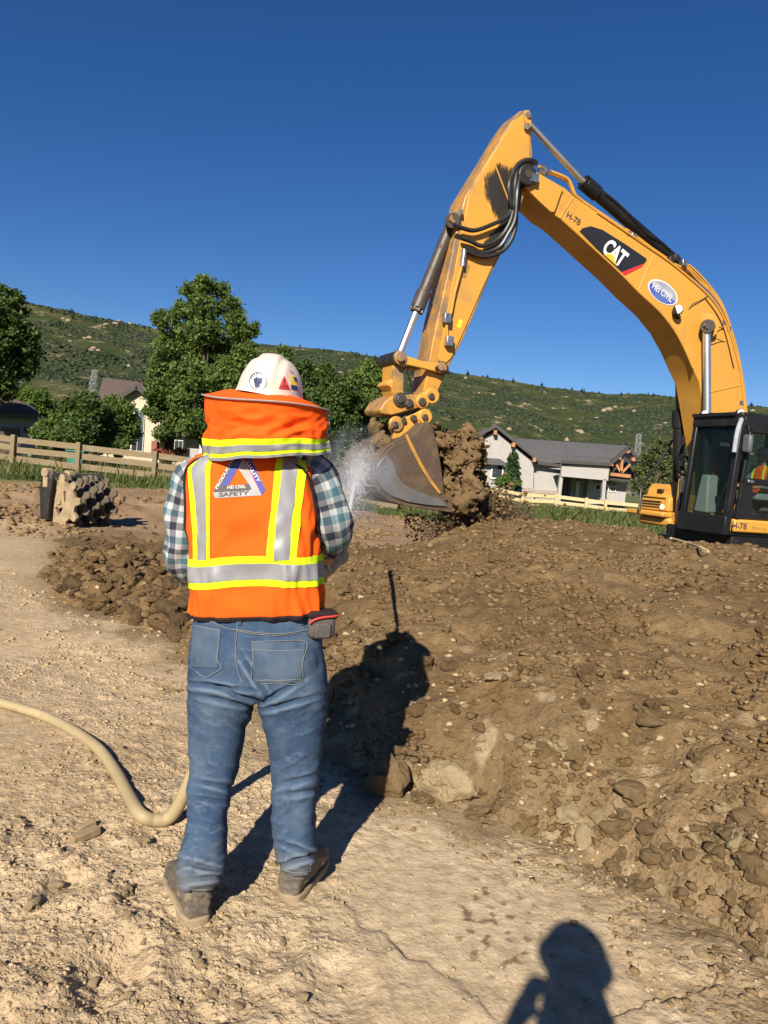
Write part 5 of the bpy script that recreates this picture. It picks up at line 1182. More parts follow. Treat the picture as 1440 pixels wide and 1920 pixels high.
bm = bmesh.new(); bmesh.ops.create_uvsphere(bm, u_segments=24, v_segments=16, radius=1); SV = np.array([v.co[:] for v in bm.verts]); SF = [tuple(v.index for v in q_.verts) for q_ in bm.faces]; bm.free()
for px in (415, 542): mb.add(W(px, 1245, 2.555) + SV * (.098, .075, .105), SF)
JV, JF = remesh(mb.V, mb.F, .0064, 6)
def px_of(P):
    d = P - CAM; f_ = d @ FV; return np.c_[720 + FPX * (d @ RIGHT) / f_, 960 + FPX * (d @ DOWN) / f_]
def vnormals(V, F):
    me = bpy.data.meshes.new('w'); me.from_pydata([tuple(v) for v in V], [], F); n = np.empty(len(V) * 3); me.vertices.foreach_get('normal', n)
    bpy.data.meshes.remove(me); return n.reshape(-1, 3)
def win(x, a, b_, c_, d_): return sst(a, b_, x) * (1 - sst(c_, d_, x))
Pj = px_of(JV); ju, jv = Pj[:, 0], Pj[:, 1]; nj = vnormals(JV, JF); ang_ = np.arctan2(JV[:, 0] - np.where(ju < 485, W(402, 1450)[0], W(552, 1450)[0]), JV[:, 1] - YW)
sidew = np.where(ju < 485, 1, -1)
dsp = .0028 * fbm(ju / 34, jv / 40, 201, 2)
dsp += .0050 * win(jv, 1390, 1440, 1540, 1590) * fbm(ang_ * .9 + sidew * 5, jv / 24 - sidew * ju / 70, 202, 2)       # behind the knees
dsp += .008 * win(jv, 1565, 1605, 1690, 1720) * fbm(ang_ * .9 + sidew * 9, jv / 24 + ju / 55 * sidew, 203, 2)          # stacked over the boots
dsp += .0045 * win(jv, 1270, 1300, 1360, 1400) * fbm((ju + sidew * jv * .8) / 70, (jv - sidew * ju * .55) / 20, 204, 2)    # under the seat
for cx_, cy_, sl_, ln_, dp in ((410, 1287, .10, 60, .010), (445, 1300, .35, 50, .010), (430, 1315, .18, 60, .007), (540, 1318, -.25, 60, .007), (520, 1300, -.55, 46, .008), (475, 1265, 1.5, 40, .010), (380, 1625, .25, 40, .010), (395, 1645, -.1, 40, .010), (560, 1612, -.3, 40, .011), (555, 1590, .35, 36, .007), (400, 1470, .2, 40, .006), (560, 1462, -.22, 40, .006), (565, 1485, -.15, 40, .006), (395, 1500, .15, 36, .005)):
    ca, sa = math.cos(math.atan(sl_)), math.sin(math.atan(sl_)); tt = (ju - cx_) * ca + (jv - cy_) * sa; ss_ = -(ju - cx_) * sa + (jv - cy_) * ca
    dsp += 1.35 * dp * np.exp(-(tt / ln_) ** 2) * (-np.exp(-(ss_ / 3.6) ** 2) + .7 * np.exp(-((ss_ - 9) / 6.5) ** 2) + .5 * np.exp(-((ss_ + 9) / 6.5) ** 2)) * (JV[:, 1] < YW + .05)
JV = JV + nj * dsp[:, None]
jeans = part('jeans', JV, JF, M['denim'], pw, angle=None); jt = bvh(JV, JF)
drape_quad(jt, [(473, 1203), (572, 1205), (563, 1279), (474, 1279)], 16, 14, .0035, 'pocket', M['denim_pocket'], jeans)
drape_quad(jt, [(361, 1172), (413, 1180), (408, 1252), (360, 1250)], 14, 14, .0035, 'pocket', M['denim_pocket'], jeans)
for pts in ([(473, 1203), (474, 1240), (474, 1279), (520, 1280), (563, 1279), (567, 1240), (572, 1205), (520, 1202), (473, 1203)], [(474, 1217), (520, 1220), (570, 1219)], [(474, 1274), (520, 1275), (563, 1273)], [(413, 1182), (410, 1215), (407, 1236), (415, 1252), (400, 1262), (385, 1270), (368, 1258)], [(413, 1181), (390, 1178), (366, 1172)],
            [(446, 1160), (445, 1185), (443, 1210), (443, 1235), (447, 1260), (455, 1280)], [(390, 1162), (410, 1172), (432, 1180), (446, 1181), (480, 1186), (520, 1188), (560, 1184), (590, 1176)], [(446, 1183), (480, 1189), (520, 1191), (560, 1187)]):
    drape_line(jt, pts, .0011, .0042, 'seam', M['stitch_pale'], jeans)
drape_quad(jt, [(553, 1204), (559, 1204), (558, 1214), (552, 1214)], 3, 3, .006, 'pocket_tag', M['denim_dark'], jeans)
for px in (446, 561): drape_quad(jt, [(px, 1143), (px + 7, 1143), (px + 7, 1172), (px, 1171)], 4, 6, .006, 'belt_loop', M['denim_dark' if px < 500 else 'denim_pocket'], jeans)
for pts in ([(335, 1660), (372, 1668), (412, 1664)], [(526, 1630), (560, 1636), (592, 1631)]): drape_line(jt, pts, .0011, .002, 'hem_seam', M['stitch_pale'], jeans)
# ---------------- vest
VR = [(1160, 357, 607, .135, 2.63), (1140, 358, 606, .137, 2.63), (1100, 358, 603, .138, 2.63), (1050, 359, 601, .138, 2.63), (1000, 355, 600, .135, 2.63), (950, 350, 595, .133, 2.63), (915, 346, 592, .13, 2.63), (885, 345, 590, .122, 2.63), (868, 354, 583, .11, 2.63), (856, 376, 572, .095, 2.63), (848, 410, 550, .08, 2.635)]
VZ = np.array([W((l + r) / 2, py, 2.50)[2] for py, l, r, _, _ in VR]); VX = np.array([W((l + r) / 2, py)[0] for py, l, r, _, _ in VR]); VA = np.array([(r - l) / 2 / FPX * YW * .972 for py, l, r, _, _ in VR]); VB = np.array([v[3] for v in VR]); VY = np.array([v[4] for v in VR])
ns_, nt_ = 64, 128
sz = np.linspace(0, 1, ns_); z0 = VZ[0] + (VZ[-1] - VZ[0]) * sz
def vest_pt(th, z0_, off=0):
    cx_ = np.interp(z0_, VZ, VX); a_ = np.interp(z0_, VZ, VA) + off; b_ = np.interp(z0_, VZ, VB) + off; cy_ = np.interp(z0_, VZ, VY)
    cc, ss = np.cos(th), np.sin(th); pw_ = 2 / 3.1
    x = cx_ + a_ * np.sign(cc) * np.abs(cc) ** pw_; y = cy_ + b_ * np.sign(ss) * np.abs(ss) ** pw_
    tl = .105 * (1 - sst(1.42, 1.55, z0_)); z = z0_ + tl * (x - cx_)
    low = sst(1.25, 1.0, z0_)
    fd = .014 * fbm(th * 2.2 + z0_ * 1.6, z0_ * 3.0, 211, 3) * (.40 + low) + .008 * low * pn(th * 9, z0_ * 2.5, 213) + .006 * (1 - 2 * np.abs(pn(th * 2.5 + z0_ * 5, z0_ * 6 - th * 1.5, 216))) * sst(1.45, 1.3, z0_) + .008 * win(z0_, 1.08, 1.14, 1.30, 1.4) * pn(th * 3 - z0_ * 14, z0_ * 7 + th * 2, 215)
    return np.stack([x + fd * np.cos(th), y + fd * np.sin(th), z], -1)
th = np.linspace(0, 2 * math.pi, nt_, endpoint=False)
TT, ZZ = np.meshgrid(th, z0); VV_ = vest_pt(TT, ZZ).reshape(-1, 3)
inner = vest_pt(TT[:3], ZZ[:3], -.012).reshape(3, nt_, 3)
VF = grid_faces(ns_, nt_, True)
vest = part('vest', VV_, VF, M['hi_vis_orange'], pw, angle=None); so = vest.modifiers.new('thick', 'SOLIDIFY'); so.thickness = .006; so.offset = -1
vt = bvh(VV_, [tuple(f) for f in VF])
def vband(zlo, zhi, off, mat, name='reflective_band'):
    g = np.linspace(zlo, zhi, 5); T_, Z_ = np.meshgrid(np.linspace(0, 2 * math.pi, nt_, endpoint=False), g)
    hump = .012 * np.exp(-((np.cos(T_)) / .45) ** 2) * (np.sin(T_) < 0)
    return part(name, vest_pt(T_, Z_ + hump, off).reshape(-1, 3), grid_faces(5, nt_, True), mat, vest, angle=None)
zc = lambda py: W(480, py, 2.495)[2]
vband(zc(1107), zc(1050), .0025, M['hi_vis_lime'], 'lime_band'); vband(zc(1094), zc(1064), .0045, M['reflective_silver'])
def vstripe(rows, o, mat, name, front=None):
    V = []; n_ = 40; P = spline([(*r_, 0) for r_ in rows], 10)[:, :3]
    pts = np.array(rows, float); tt = np.linspace(0, 1, n_); ys = np.interp(tt, np.linspace(0, 1, len(pts)), pts[:, 0])
    for py in ys:
        l = np.interp(py, pts[:, 0], pts[:, 1]); r_ = np.interp(py, pts[:, 0], pts[:, 2])
        for j in range(7): V.append(hit(vt, l + (r_ - l) * j / 6, py, o))
    return part(name, V, grid_faces(n_, 7), mat, vest, angle=None)
vstripe([(851, 388, 412), (862, 366, 399), (880, 353, 395), (950, 358, 394), (1000, 362, 394), (1052, 363, 394)], .0034, M['hi_vis_lime'], 'lime_stripe'); vstripe([(851, 394, 408), (862, 374, 391), (880, 360, 384), (950, 369, 387), (1000, 371, 388), (1050, 372, 388)], .0054, M['reflective_silver'], 'reflective_stripe')
vstripe([(851, 520, 560), (862, 518, 572), (880, 515, 574), (950, 509, 565), (1000, 503, 560), (1052, 499, 555)], .0042, M['hi_vis_lime'], 'lime_stripe'); vstripe([(851, 532, 551), (862, 531, 558), (880, 529, 557), (950, 521, 549), (1000, 516, 544), (1050, 513, 542)], .0064, M['reflective_silver'], 'reflective_stripe')
for a0, a1, o, mt_ in ((.30, .52, .0025, 'hi_vis_lime'), (.345, .475, .0045, 'reflective_silver')):   # front panels
    for mir in (0, 1):
        tl = np.linspace(a0, a1, 6) * math.pi; tl = tl if not mir else math.pi - tl
        T_, Z_ = np.meshgrid(tl - (.08 if not mir else -.08) * math.pi, np.linspace(zc(1048), VZ[-2], 24)); part('chest_stripe', vest_pt(T_, Z_, o).reshape(-1, 3), grid_faces(24, 6), M[mt_], vest, angle=None)
# black binding: armholes and hem
zl = np.linspace(1.515, 1.215, 24); dl_ = np.interp(-zl, [-1.52, -1.49, -1.45, -1.40, -1.34, -1.27, -1.21], [.95, .62, .42, .30, .24, .16, -.02])
for sg in (0, 1):
    mb = MB(); mb.tube([vest_pt(np.array(math.pi + d_ if sg == 0 else 2 * math.pi - d_), np.array(z_), .002) for z_, d_ in zip(zl, dl_)], .0058, 7); mb.build('armhole_trim', M['trim_black'], vest)
T_, Z_ = np.meshgrid(th, [VZ[0] - .003, VZ[0] + .005]); part('hem_trim', vest_pt(T_, Z_, .002).reshape(-1, 3), grid_faces(2, nt_, True), M['trim_black'], vest, angle=None)
T_, Z_ = np.meshgrid(th, [VZ[0] - .009, VZ[0] + .03]); pth = vest_pt(T_, Z_, -.003); part('hem_lining', pth.reshape(-1, 3), grid_faces(2, nt_, True), M['trim_black'], vest, angle=None)
# triangle logo on the back
dk = lambda q4, mat, nm, off=.0025: drape_quad(vt, q4, 14, 5, off, nm, M[mat], vest)
pmat('print_charcoal', (.10, .09, .085), None, 4, .8); pmat('print_grey', (.36, .36, .36), (.30, .30, .30), 30, .8); pmat('print_blue', (.075, .085, .36), None, 4, .8); pmat('print_white', (.75, .74, .70), None, 4, .8)
dk([(400, 922), (434, 860), (444, 860), (413, 917)], 'print_charcoal', 'logo_band'); dk([(413, 914), (443, 860), (456, 860), (429, 909)], 'print_blue', 'logo_band')
dk([(459, 860), (471, 860), (498, 918), (491, 929)], 'print_blue', 'logo_band'); dk([(456, 860), (459, 866), (491, 929), (470, 930)], 'print_grey', 'logo_band', .0022); dk([(446, 877), (455, 862), (474, 908), (467, 908)], 'print_grey', 'logo_band', .0024)
dk([(400, 922), (412, 913), (467, 907), (472, 918)], 'print_charcoal', 'logo_band', .0030); dk([(400, 923), (472, 919), (491, 929), (404, 934)], 'print_grey', 'logo_band', .0026)
drape_text(vt, 'PRODUCTIV', (408.5, 918), (440, 862), (-4.6, -3.2), .0042, 'logo_lettering', M['print_white'], vest, bold=.02); drape_text(vt, 'UALITY', (461, 869), (484, 905), (5.6, -3.0), .0042, 'logo_lettering', M['print_white'], vest, bold=.02)
drape_text(vt, 'HEI CIVIL', (427, 917), (461, 915.5), (0, -6), .0042, 'logo_lettering', M['print_white'], vest, bold=.01); drape_text(vt, 'SAFETY', (411, 931.5), (467, 928), (0.5, -8), .0042, 'logo_lettering', M['print_charcoal'], vest, bold=.025)
# ---------------- shirt sleeves
for pts, r_, sd in (([W(392, 880, 2.66), W(362, 905, 2.665), W(347, 960, 2.67), W(341, 1020, 2.67), W(341, 1052, 2.69), W(356, 1070, 2.76), W(384, 1072, 2.86), hl - (.0, .03, 0)], [.060, .068, .064, .058, .056, .055, .048, .040], 3),
                    ([W(560, 876, 2.66), W(594, 892, 2.665), W(614, 945, 2.67), W(624, 985, 2.67), W(627, 1010, 2.71), W(612, 1021, 2.80), W(590, 1020, 2.90), hr - (0, .03, 0)], [.060, .070, .068, .066, .062, .058, .050, .040], 8)):
    limb_cloth(pts, r_, 'sleeve', M['plaid'], pw, 32, sd, .012)
# ---------------- boots
def boot(heel, yaw, parent, px_r):
    d = np.array([math.sin(yaw), math.cos(yaw), 0]); s_ = np.array([d[1], -d[0], 0]); hz = float(gh(np.array([heel[0]]), np.array([heel[1]]))[0]) - .004
    h_ = np.array([heel[0], heel[1], hz])
    prof = [(0.0, .030, .020, .085), (.012, .038, .02, .125), (.05, .043, .02, .165), (.09, .045, .02, .165), (.13, .046, .02, .13), (.17, .050, .02, .105), (.21, .053, .02, .092), (.25, .050, .02, .082), (.28, .040, .02, .068), (.297, .022, .02, .05)]
    V = []; n = 24
    for t_, hw, z1, z2 in [(a_ * 1.08, b_ * 1.14, c_, d_ * 1.08) for a_, b_, c_, d_ in prof]:
        for k in range(n):
            a = 2 * math.pi * k / n; cc, ss = math.cos(a), math.sin(a)
            V.append(h_ + d * t_ + s_ * hw * math.copysign(abs(cc) ** .75, cc) + UP * ((z1 + z2) / 2 + (z2 - z1) / 2 * math.copysign(abs(ss) ** .8, ss)))
    F = [tuple(f) for f in grid_faces(len(prof), n, True)] + [tuple(range(n)), tuple(range((len(prof) - 1) * n, len(prof) * n))]
    mb = MB(); mb.add(V, F); V2, F2 = sweep([h_ + d * .055 + UP * .10, h_ + d * .058 + UP * .15, h_ + d * .062 + UP * .20], [.046, .046, .044], 24); mb.add(V2, F2)
    V, F = remesh(mb.V, mb.F, .005, 3)
    V = V + vnormals(V, F) * (.0050 * fbm(V[:, 0] * 26 + V[:, 2] * 20, V[:, 1] * 26 + V[:, 2] * 60, 231, 3))[:, None]
    b_ = part('boot', V, F, M['boot_leather'], parent, angle=None)
    out = [h_ + d * t_ * 1.08 + s_ * w_ * 1.14 for t_, w_ in ((-.006, .016), (.004, .034), (.04, .046), (.10, .047), (.16, .052), (.21, .057), (.26, .052), (.295, .036), (.306, .012))]
    out += [h_ + d * t_ * 1.08 - s_ * w_ * 1.14 for t_, w_ in ((.306, .012), (.295, .036), (.26, .052), (.21, .057), (.16, .052), (.10, .047), (.04, .046), (.004, .034), (-.006, .016))]
    mb = MB(); mb.prism([p - UP * .004 for p in out], UP * .036); mb.build('sole', M['boot_sole'], b_, bevel=.007)
    mb = MB(); mb.tube(spline([h_ + d * .012 + UP * .13, h_ + d * -.006 + UP * .135, h_ + d * .004 + UP * .155], 4), .006, 6); mb.build('pull_loop', M['trim_black'], b_)
    for zz in (.055, .085):
        mb = MB(); mb.tube(spline([h_ + d * .11 + s_ * .048 + UP * zz, h_ + d * .04 + s_ * .047 + UP * (zz + .012), h_ + d * -.002 + UP * (zz + .016), h_ + d * .04 - s_ * .047 + UP * (zz + .012), h_ + d * .11 - s_ * .048 + UP * zz], 5), .003, 5); mb.build('leather_seam', M['boot_leather'], b_)
boot(foot_l + (.0, .0, 0), R(-27), pw, 0); boot(foot_r + (.006, 0, 0), R(14), pw, 0)
# ---------------- pouch on the belt
p0 = W(601, 1170, 2.57)
mb = MB(); ax = np.array([[.93, .36, 0], [-.36, .93, 0], [0, 0, 1.0]]); mb.box(p0, (.095, .062, .095), ax); pc = mb.build('belt_pouch', M['pouch_grey'], pw, bevel=.020, seg=4)
mb = MB(); mb.box(p0 + (.0, -.0, .036), (.104, .071, .026), ax); mb.build('pouch_flap', M['trim_black'], pc, bevel=.010, seg=3)
c_ = [p0 + ax[0] * x_ + ax[1] * y_ + UP * z_ for x_, y_, z_ in ((-.05, -.036, .010), (-.03, -.0375, .024), (0, -.038, .031), (.03, -.0375, .034), (.05, -.030, .036), (.054, 0, .036))]
mb = MB(); mb.tube(spline(c_, 5), .004, 6); mb.build('zip', M['zip_red'], pc)
mb = MB(); mb.box(p0 + ax[1] * -.034 - UP * .016, (.055, .012, .05), ax); mb.build('pouch_pocket', M['pouch_grey'], pc, bevel=.008)
# ---------------- hard hat and neck shade
hc = W(506, 740, 2.62)
hat_ax = np.array([[math.cos(.12), 0, -math.sin(.12)], [0, 1, 0], [math.sin(.12), 0, math.cos(.12)]])
nu, nv = 72, 26; V = []
for i in range(nv):
    ph_ = (i / (nv - 1)) * math.pi / 2; 
    for j in range(nu):
        a = 2 * math.pi * j / nu; rr_ = math.cos(ph_) ** .82; z_ = math.sin(ph_) ** .95
        x_, y_ = .110 * rr_ * math.cos(a), .142 * rr_ * math.sin(a); zz = -.012 + .142 * z_
        cre = sst(.040, .030, abs(x_ + .012)) * sst(.1, .45, z_); side_r = np.exp(-((abs(x_ + .012) - .062) / .010) ** 2) * win(z_, .35, .5, .85, .95) * (y_ < .05)
        k_ = 1 + .045 * cre + .028 * side_r + (.06 if i == 0 else .055 * np.exp(-i / .8) if i < 3 else 0)
        V.append(hc + hat_ax.T @ np.array([x_ * k_, y_ * k_, zz * (1 + .05 * cre + .02 * side_r)]))
F = [tuple(f) for f in grid_faces(nv, nu, True)] + [tuple(range((nv - 1) * nu, nv * nu))]
hat = part('hard_hat', V, F, M['hat_shell'], pw, angle=None); ht = bvh(V, F)
for px, py, ww in ((532, 744, 6), (556, 750, 9)):
    drape_quad(ht, [(px - ww, py - 9), (px + ww, py - 8), (px + ww, py + 14), (px - ww, py + 12)], 6, 6, .006, 'rim_slot', M['hat_shell'], hat)
def disc(tree_, c_, rx, ry, off, name, mat, parent, r0=0.0, nr_=6, na_=28, rot=0):
    V = []; 
    for i in range(nr_ + 1):
        k_ = r0 + (1 - r0) * i / nr_
        for j in range(na_): a = 2 * math.pi * j / na_; V.append(hit(tree_, c_[0] + rx * k_ * math.cos(a), c_[1] + ry * k_ * math.sin(a), off))
    return part(name, V, grid_faces(nr_ + 1, na_, True), mat, parent, angle=None)
disc(ht, (484.5, 715), 16.5, 17, .0012, 'round_sticker', M['sticker_white'], hat); disc(ht, (484.5, 715), 16.5, 17, .002, 'sticker_ring', M['sticker_navy'], hat, .92, 1)
for q4 in ([(476, 711), (483, 706), (486, 722), (479, 728)], [(484, 709), (493, 708), (491, 718), (486, 722)], [(478, 724), (488, 722), (488, 727), (481, 728)]): drape_quad(ht, q4, 5, 5, .0022, 'sticker_emblem', M['sticker_navy'], hat)
for k in range(9):
    a = math.pi * (1.12 + .76 * k / 8); a2 = a + .16; drape_quad(ht, [(484.5 + 14.6 * math.cos(a), 715 + 15 * math.sin(a)), (484.5 + 14.6 * math.cos(a2), 715 + 15 * math.sin(a2)), (484.5 + 11.8 * math.cos(a2), 715 + 12.2 * math.sin(a2)), (484.5 + 11.8 * math.cos(a), 715 + 12.2 * math.sin(a))], 3, 3, .0022, 'sticker_print', M['sticker_navy'], hat)
drape_quad(ht, [(531.5, 706), (533.5, 706), (544.5, 731), (522, 729.5)], 8, 8, .0014, 'warning_sticker', M['sticker_red'], hat)
drape_quad(ht, [(531.3, 711), (534, 711), (533.4, 718), (532, 718)], 3, 4, .0024, 'exclamation_mark', M['sticker_navy'], hat); drape_quad(ht, [(531.8, 719.5), (533.8, 719.5), (533.8, 721.5), (531.8, 721.5)], 3, 3, .0024, 'exclamation_mark', M['sticker_navy'], hat)
for yy, x0, x1 in ((724, 527, 540), (727.5, 525.5, 542)):
    for k in range(4): xx = x0 + (x1 - x0) * k / 4; drape_quad(ht, [(xx, yy - 1.2), (xx + 2.4, yy - 1.1), (xx + 2.4, yy + .9), (xx, yy + .8)], 3, 3, .0024, 'sticker_print', M['sticker_navy'], hat)
drape_quad(ht, [(543.5, 702), (554, 706), (557, 724), (545, 721)], 6, 6, .0014, 'yellow_sticker', M['sticker_yellow'], hat); drape_quad(ht, [(549, 707), (555, 708), (557, 717), (551, 714)], 4, 4, .0022, 'sticker_print', M['sticker_navy'], hat); drape_quad(ht, [(545, 722), (557, 725), (559, 732), (546, 730)], 4, 4, .0014, 'blue_sticker', M['sticker_navy'], hat); drape_quad(ht, [(541, 693), (548, 696), (552, 702), (545, 699)], 4, 4, .0014, 'pink_sticker', M['sticker_pink'], hat)
# shade: stiff brim ring and hanging curtain
bc = W(500, 755, 2.615); bax, bay = .2155, .205
def brim(a, k_=1.0, z_=0):              # a = 0 at the back
    return np.array([bc[0] + bax * k_ * math.sin(a), bc[1] - bay * k_ * math.cos(a), bc[2] + z_ - .010 * math.cos(a) * k_ - .006 * math.sin(a) * k_ + .004 * math.sin(3 * a)])
na_ = 96; V = [brim(2 * math.pi * j / na_, k_, z_) for k_, z_ in ((1.0, 0), (.86, .008), (.70, .021), (.55, .030)) for j in range(na_)]
shade = part('neck_shade', V, grid_faces(4, na_, True), M['shade_orange'], pw, angle=None)
mb = MB(); mb.tube([brim(2 * math.pi * j / na_) for j in range(na_ + 1)], .0028, 6, False); mb.build('brim_edge', M['brim_grey'], shade)
nA, nVv = 150, 44; A0 = R(112)
bl = lambda a: np.array([bc[0] + .014 + .2085 * math.sin(a), 2.628 - .165 * math.cos(a) - .01, W(505, 861, 2.46)[2] + .020 * (1 - math.cos(a)) * .6 + .026 * math.sin(a) + .007 * float(pn(a * 2.4, 3.3, 245))])
def curtain(a, v, off=0):
    p = brim(a, .965); q_ = bl(a); c_ = p * (1 - v) + q_ * v
    o = np.array([math.sin(a), -math.cos(a), 0]); bulge = -.010 * math.sin(math.pi * v)
    wr = .010 * math.sin(math.pi * min(v * 1.15, 1)) * float(fbm(a * 1.5 + v * 1.6, v * 2.2 - a * 1.3, 241, 2)) + .009 * v * float(pn(a * 5, v * 1.2, 243)) + .006 * math.sin(math.pi * v) * (1 - 2 * abs(float(pn(a * 2.2 + v * 3.0, v * 4 - a * 1.6, 244)))) - .008 * math.exp(-((v - .52 + .35 * (a - .4)) / .07) ** 2) * math.exp(-((a - .55) / .4) ** 2) + .007 * math.exp(-((v - .60 + .35 * (a - .4)) / .06) ** 2) * math.exp(-((a - .55) / .45) ** 2) - .006 * math.exp(-((v - .38 - .18 * (a + .4)) / .06) ** 2) * math.exp(-((a + .3) / .4) ** 2)
    return c_ + o * (bulge * .5 + wr + off)
A1 = R(84); aa = np.linspace(-A0, A1, nA)
def cstrip(v0, v1, off, name, mat, n_=6):
    V = [curtain(a, v, off) for v in np.linspace(v0, v1, n_) for a in aa]; o = part(name, V, grid_faces(n_, nA), mat, shade, angle=None); return o
cu = cstrip(0, 1, 0, 'curtain', M['shade_orange'], nVv)
cstrip(.665, .97, .0022, 'lime_band', M['hi_vis_lime'], 12); cstrip(.775, .885, .0042, 'reflective_band', M['reflective_silver'], 6); cstrip(.955, 1.005, .0035, 'hem_trim', M['reflective_silver'], 4)
for a in (-A0, A1):
    mb = MB(); mb.tube([curtain(a, v, .001) for v in np.linspace(0, 1, 20)], .004, 6); mb.build('edge_trim', M['reflective_silver'], shade)
# ------------------------------------------------------------------ loose dirt, rocks and clods
def surf(px, py):
    r = ray(px, py); ys = np.exp(np.linspace(math.log(1.6), math.log(30), 900)); P = CAM + ys[:, None] * r
    k = np.argmax(P[:, 2] < top(P[:, 0], P[:, 1])); return P[k]
LUMPS = [ico_lump(60 + k, 3, .5, .72) for k in range(9)] + [ico_lump(75 + k, 4, .45, .85, 9, .55) for k in range(2)]
SMALL = [ico_lump(90 + k, 2, .5, .8) for k in range(6)]
LM = {}
def lump_mesh(k, mat, small=False):
    key = (k, mat, small)
    if key not in LM: V, F = (SMALL if small else LUMPS)[k]; LM[key] = mesh('rock', V, F, M[mat], angle=.45)
    return LM[key]
def rock(p, size, mat, label, group=None, k=None, name='rock', cat='rock', sink=.35, rz=None, small=False, tilt=.3, sq=(1, 1, 1)):
    k = rng.integers(0, 6 if small else 9) if k is None else k
    o = bpy.data.objects.new(name, lump_mesh(int(k), mat, small)); COL.objects.link(o); p = np.asarray(p, float)
    o.location = p + (0, 0, size * sq[2] * .7 * (1 - 2 * sink)); o.scale = (size * sq[0], size * sq[1], size * sq[2])
    o.rotation_euler = (rng.normal() * tilt, rng.normal() * tilt, rng.uniform(0, 6.28) if rz is None else rz); return tag(o, label, cat, group)
R_LIST = [((722, 1486), 48, 'soil_mid', 'large dark angular rock standing in the shadow at the toe of the pile', 10, (.95, .9, 1.1), .2), ((842, 1492), 68, 'soil_dry', 'biggest pale boulder at the toe of the pile beside the shadow', 9, (1.0, .8, .72), .16),
    ((893, 1528), 30, 'soil_mid', 'flat brown rock just below the biggest pale boulder', 1, (1.1, .8, .6), .3), ((790, 1503), 24, 'soil_mid', 'small brown stone tucked under the biggest pale boulder', 3, (1, .8, .6), .3),
    ((1070, 1530), 36, 'soil_dry', 'pale slab shaped rock at the toe right of the boulders', 4, (1.15, .8, .55), .3), ((1130, 1545), 30, 'soil_dry', 'pale rock leaning on the slab shaped one', 0, (1, .8, .75), .3),
    ((1180, 1490), 44, 'soil_mid', 'broad brown clod half buried above the pale slab', 6, (1.0, .8, .6), .45), ((1002, 1400), 22, 'soil_dry', 'pale chip of rock midway up the lower slope', 7, (1, .8, .5), .35),
    ((1235, 1350), 40, 'soil_mid', 'wide tan lump embedded in the middle of the slope', 8, (1.1, .9, .5), .45), ((1330, 1260), 42, 'soil_mid', 'broad flat clod high on the right of the slope', 1, (1.2, .9, .4), .45),
    ((935, 1270), 26, 'soil_dry', 'thin pale flake lying on the upper slope', 3, (1.2, .6, .35), .4), ((1015, 1293), 17, 'soil_dry', 'small pale flake right of the thin one', 2, (1.1, .7, .4), .4),
    ((620, 1205), 30, 'soil_lump', 'rounded brown clod beside the man under his pouch', 5, (1, .9, .8), .35), ((1385, 1540), 34, 'soil_mid', 'brown clod low on the slope near the right edge', 4, (1, .9, .8), .35),
    ((1420, 1640), 34, 'soil_mid', 'brown clod at the right edge above the tyre mark', 0, (1, .9, .9), .3), ((1230, 1610), 30, 'soil_mid', 'squat brown clod at the toe right of the splashed patch', 7, (1.1, .9, .7), .3),
    ((62, 1705), 17, 'soil_dry', 'pale round stone left of the boots casting a sharp shadow', 6, (1, .9, .9), .2), ((105, 1670), 22, 'soil_dry', 'tan lump of dry earth above the pale round stone', 8, (1.1, .9, .8), .3),
    ((225, 1352 + 190), 6, 'soil_dry', 'tiny pale pebble beside the bend of the hose', 2, (1, 1, 1), .2), ((227, 1403), 6, 'soil_dry', 'tiny white pebble on the smooth ground past the hose', 3, (1, 1, 1), .2),
    ((270, 1770), 10, 'soil_dry', 'pale pebble just left of the left heel mark', 4, (1, 1, 1), .25), ((565, 1875), 16, 'soil_dry', 'pinkish stone at the bottom of the picture below the boots', 1, (1, 1, .8), .3), ((330, 1880), 9, 'soil_dry', 'pale pebble near the bottom left', 0, (1, 1, .9), .2)]
for (px, py), hw, mt_, lab, k, sq, sink in R_LIST:
    p = surf(px, py); rock(p, hw / FPX * p[1] * 1.02, mt_, lab, None, k, 'rock', 'rock', sink, rng.uniform(-.4, .4), tilt=.12, sq=sq)
def scatter_px(n, u0, u1, v0, v1):
    px = rng.uniform(u0, u1, n); py = rng.uniform(v0, v1, n); return px, py
def clod_set(n, box, size, mats, label, where, test, cat='clod', sink=.35, nm='clod'):
    px, py = scatter_px(n * 4, *box); c = 0
    for a, b_ in zip(px, py):
        if c >= n: break
        p = surf(a, b_)
        if not test(p): continue
        sz_ = rng.uniform(*size) * (.6 + .8 * rng.random() ** 2); mid = sum(size) / 2
        lab = ('big ' if sz_ > mid * 1.12 else 'small ' if sz_ < mid * .75 else 'middling ') + label + ' ' + next(w_ for lim, w_ in where if lim is None or a < lim)
        rock(p, sz_, mats[rng.integers(0, len(mats))], lab, lab, None, nm, cat, sink, sq=(1.1, .9, .85)); c += 1
on_pile = lambda p: toe_dist(p[:1], p[1:2])[0] > .02 and ph(p[:1], p[1:2])[0] > gh(p[:1], p[1:2])[0] + .03
clod_set(85, (90, 360, 1000, 1190), (.05, .12), ['soil_lump', 'soil_wet', 'soil_lump'], 'dark moist clod in the low heap', [(180, 'below the toothed roller'), (270, 'midway between roller and man'), (None, 'close to the man')], on_pile, sink=.25)
clod_set(60, (640, 1440, 1340, 1640), (.022, .055), ['soil_dry', 'soil_mid', 'soil_mid'], 'tan clod on the lower slope of the pile', [(820, 'beside the shadow of the man'), (1000, 'right of the pale boulder'), (1230, 'in the middle'), (None, 'near the right edge')], lambda p: -.1 < toe_dist(p[:1], p[1:2])[0] < 1.1)
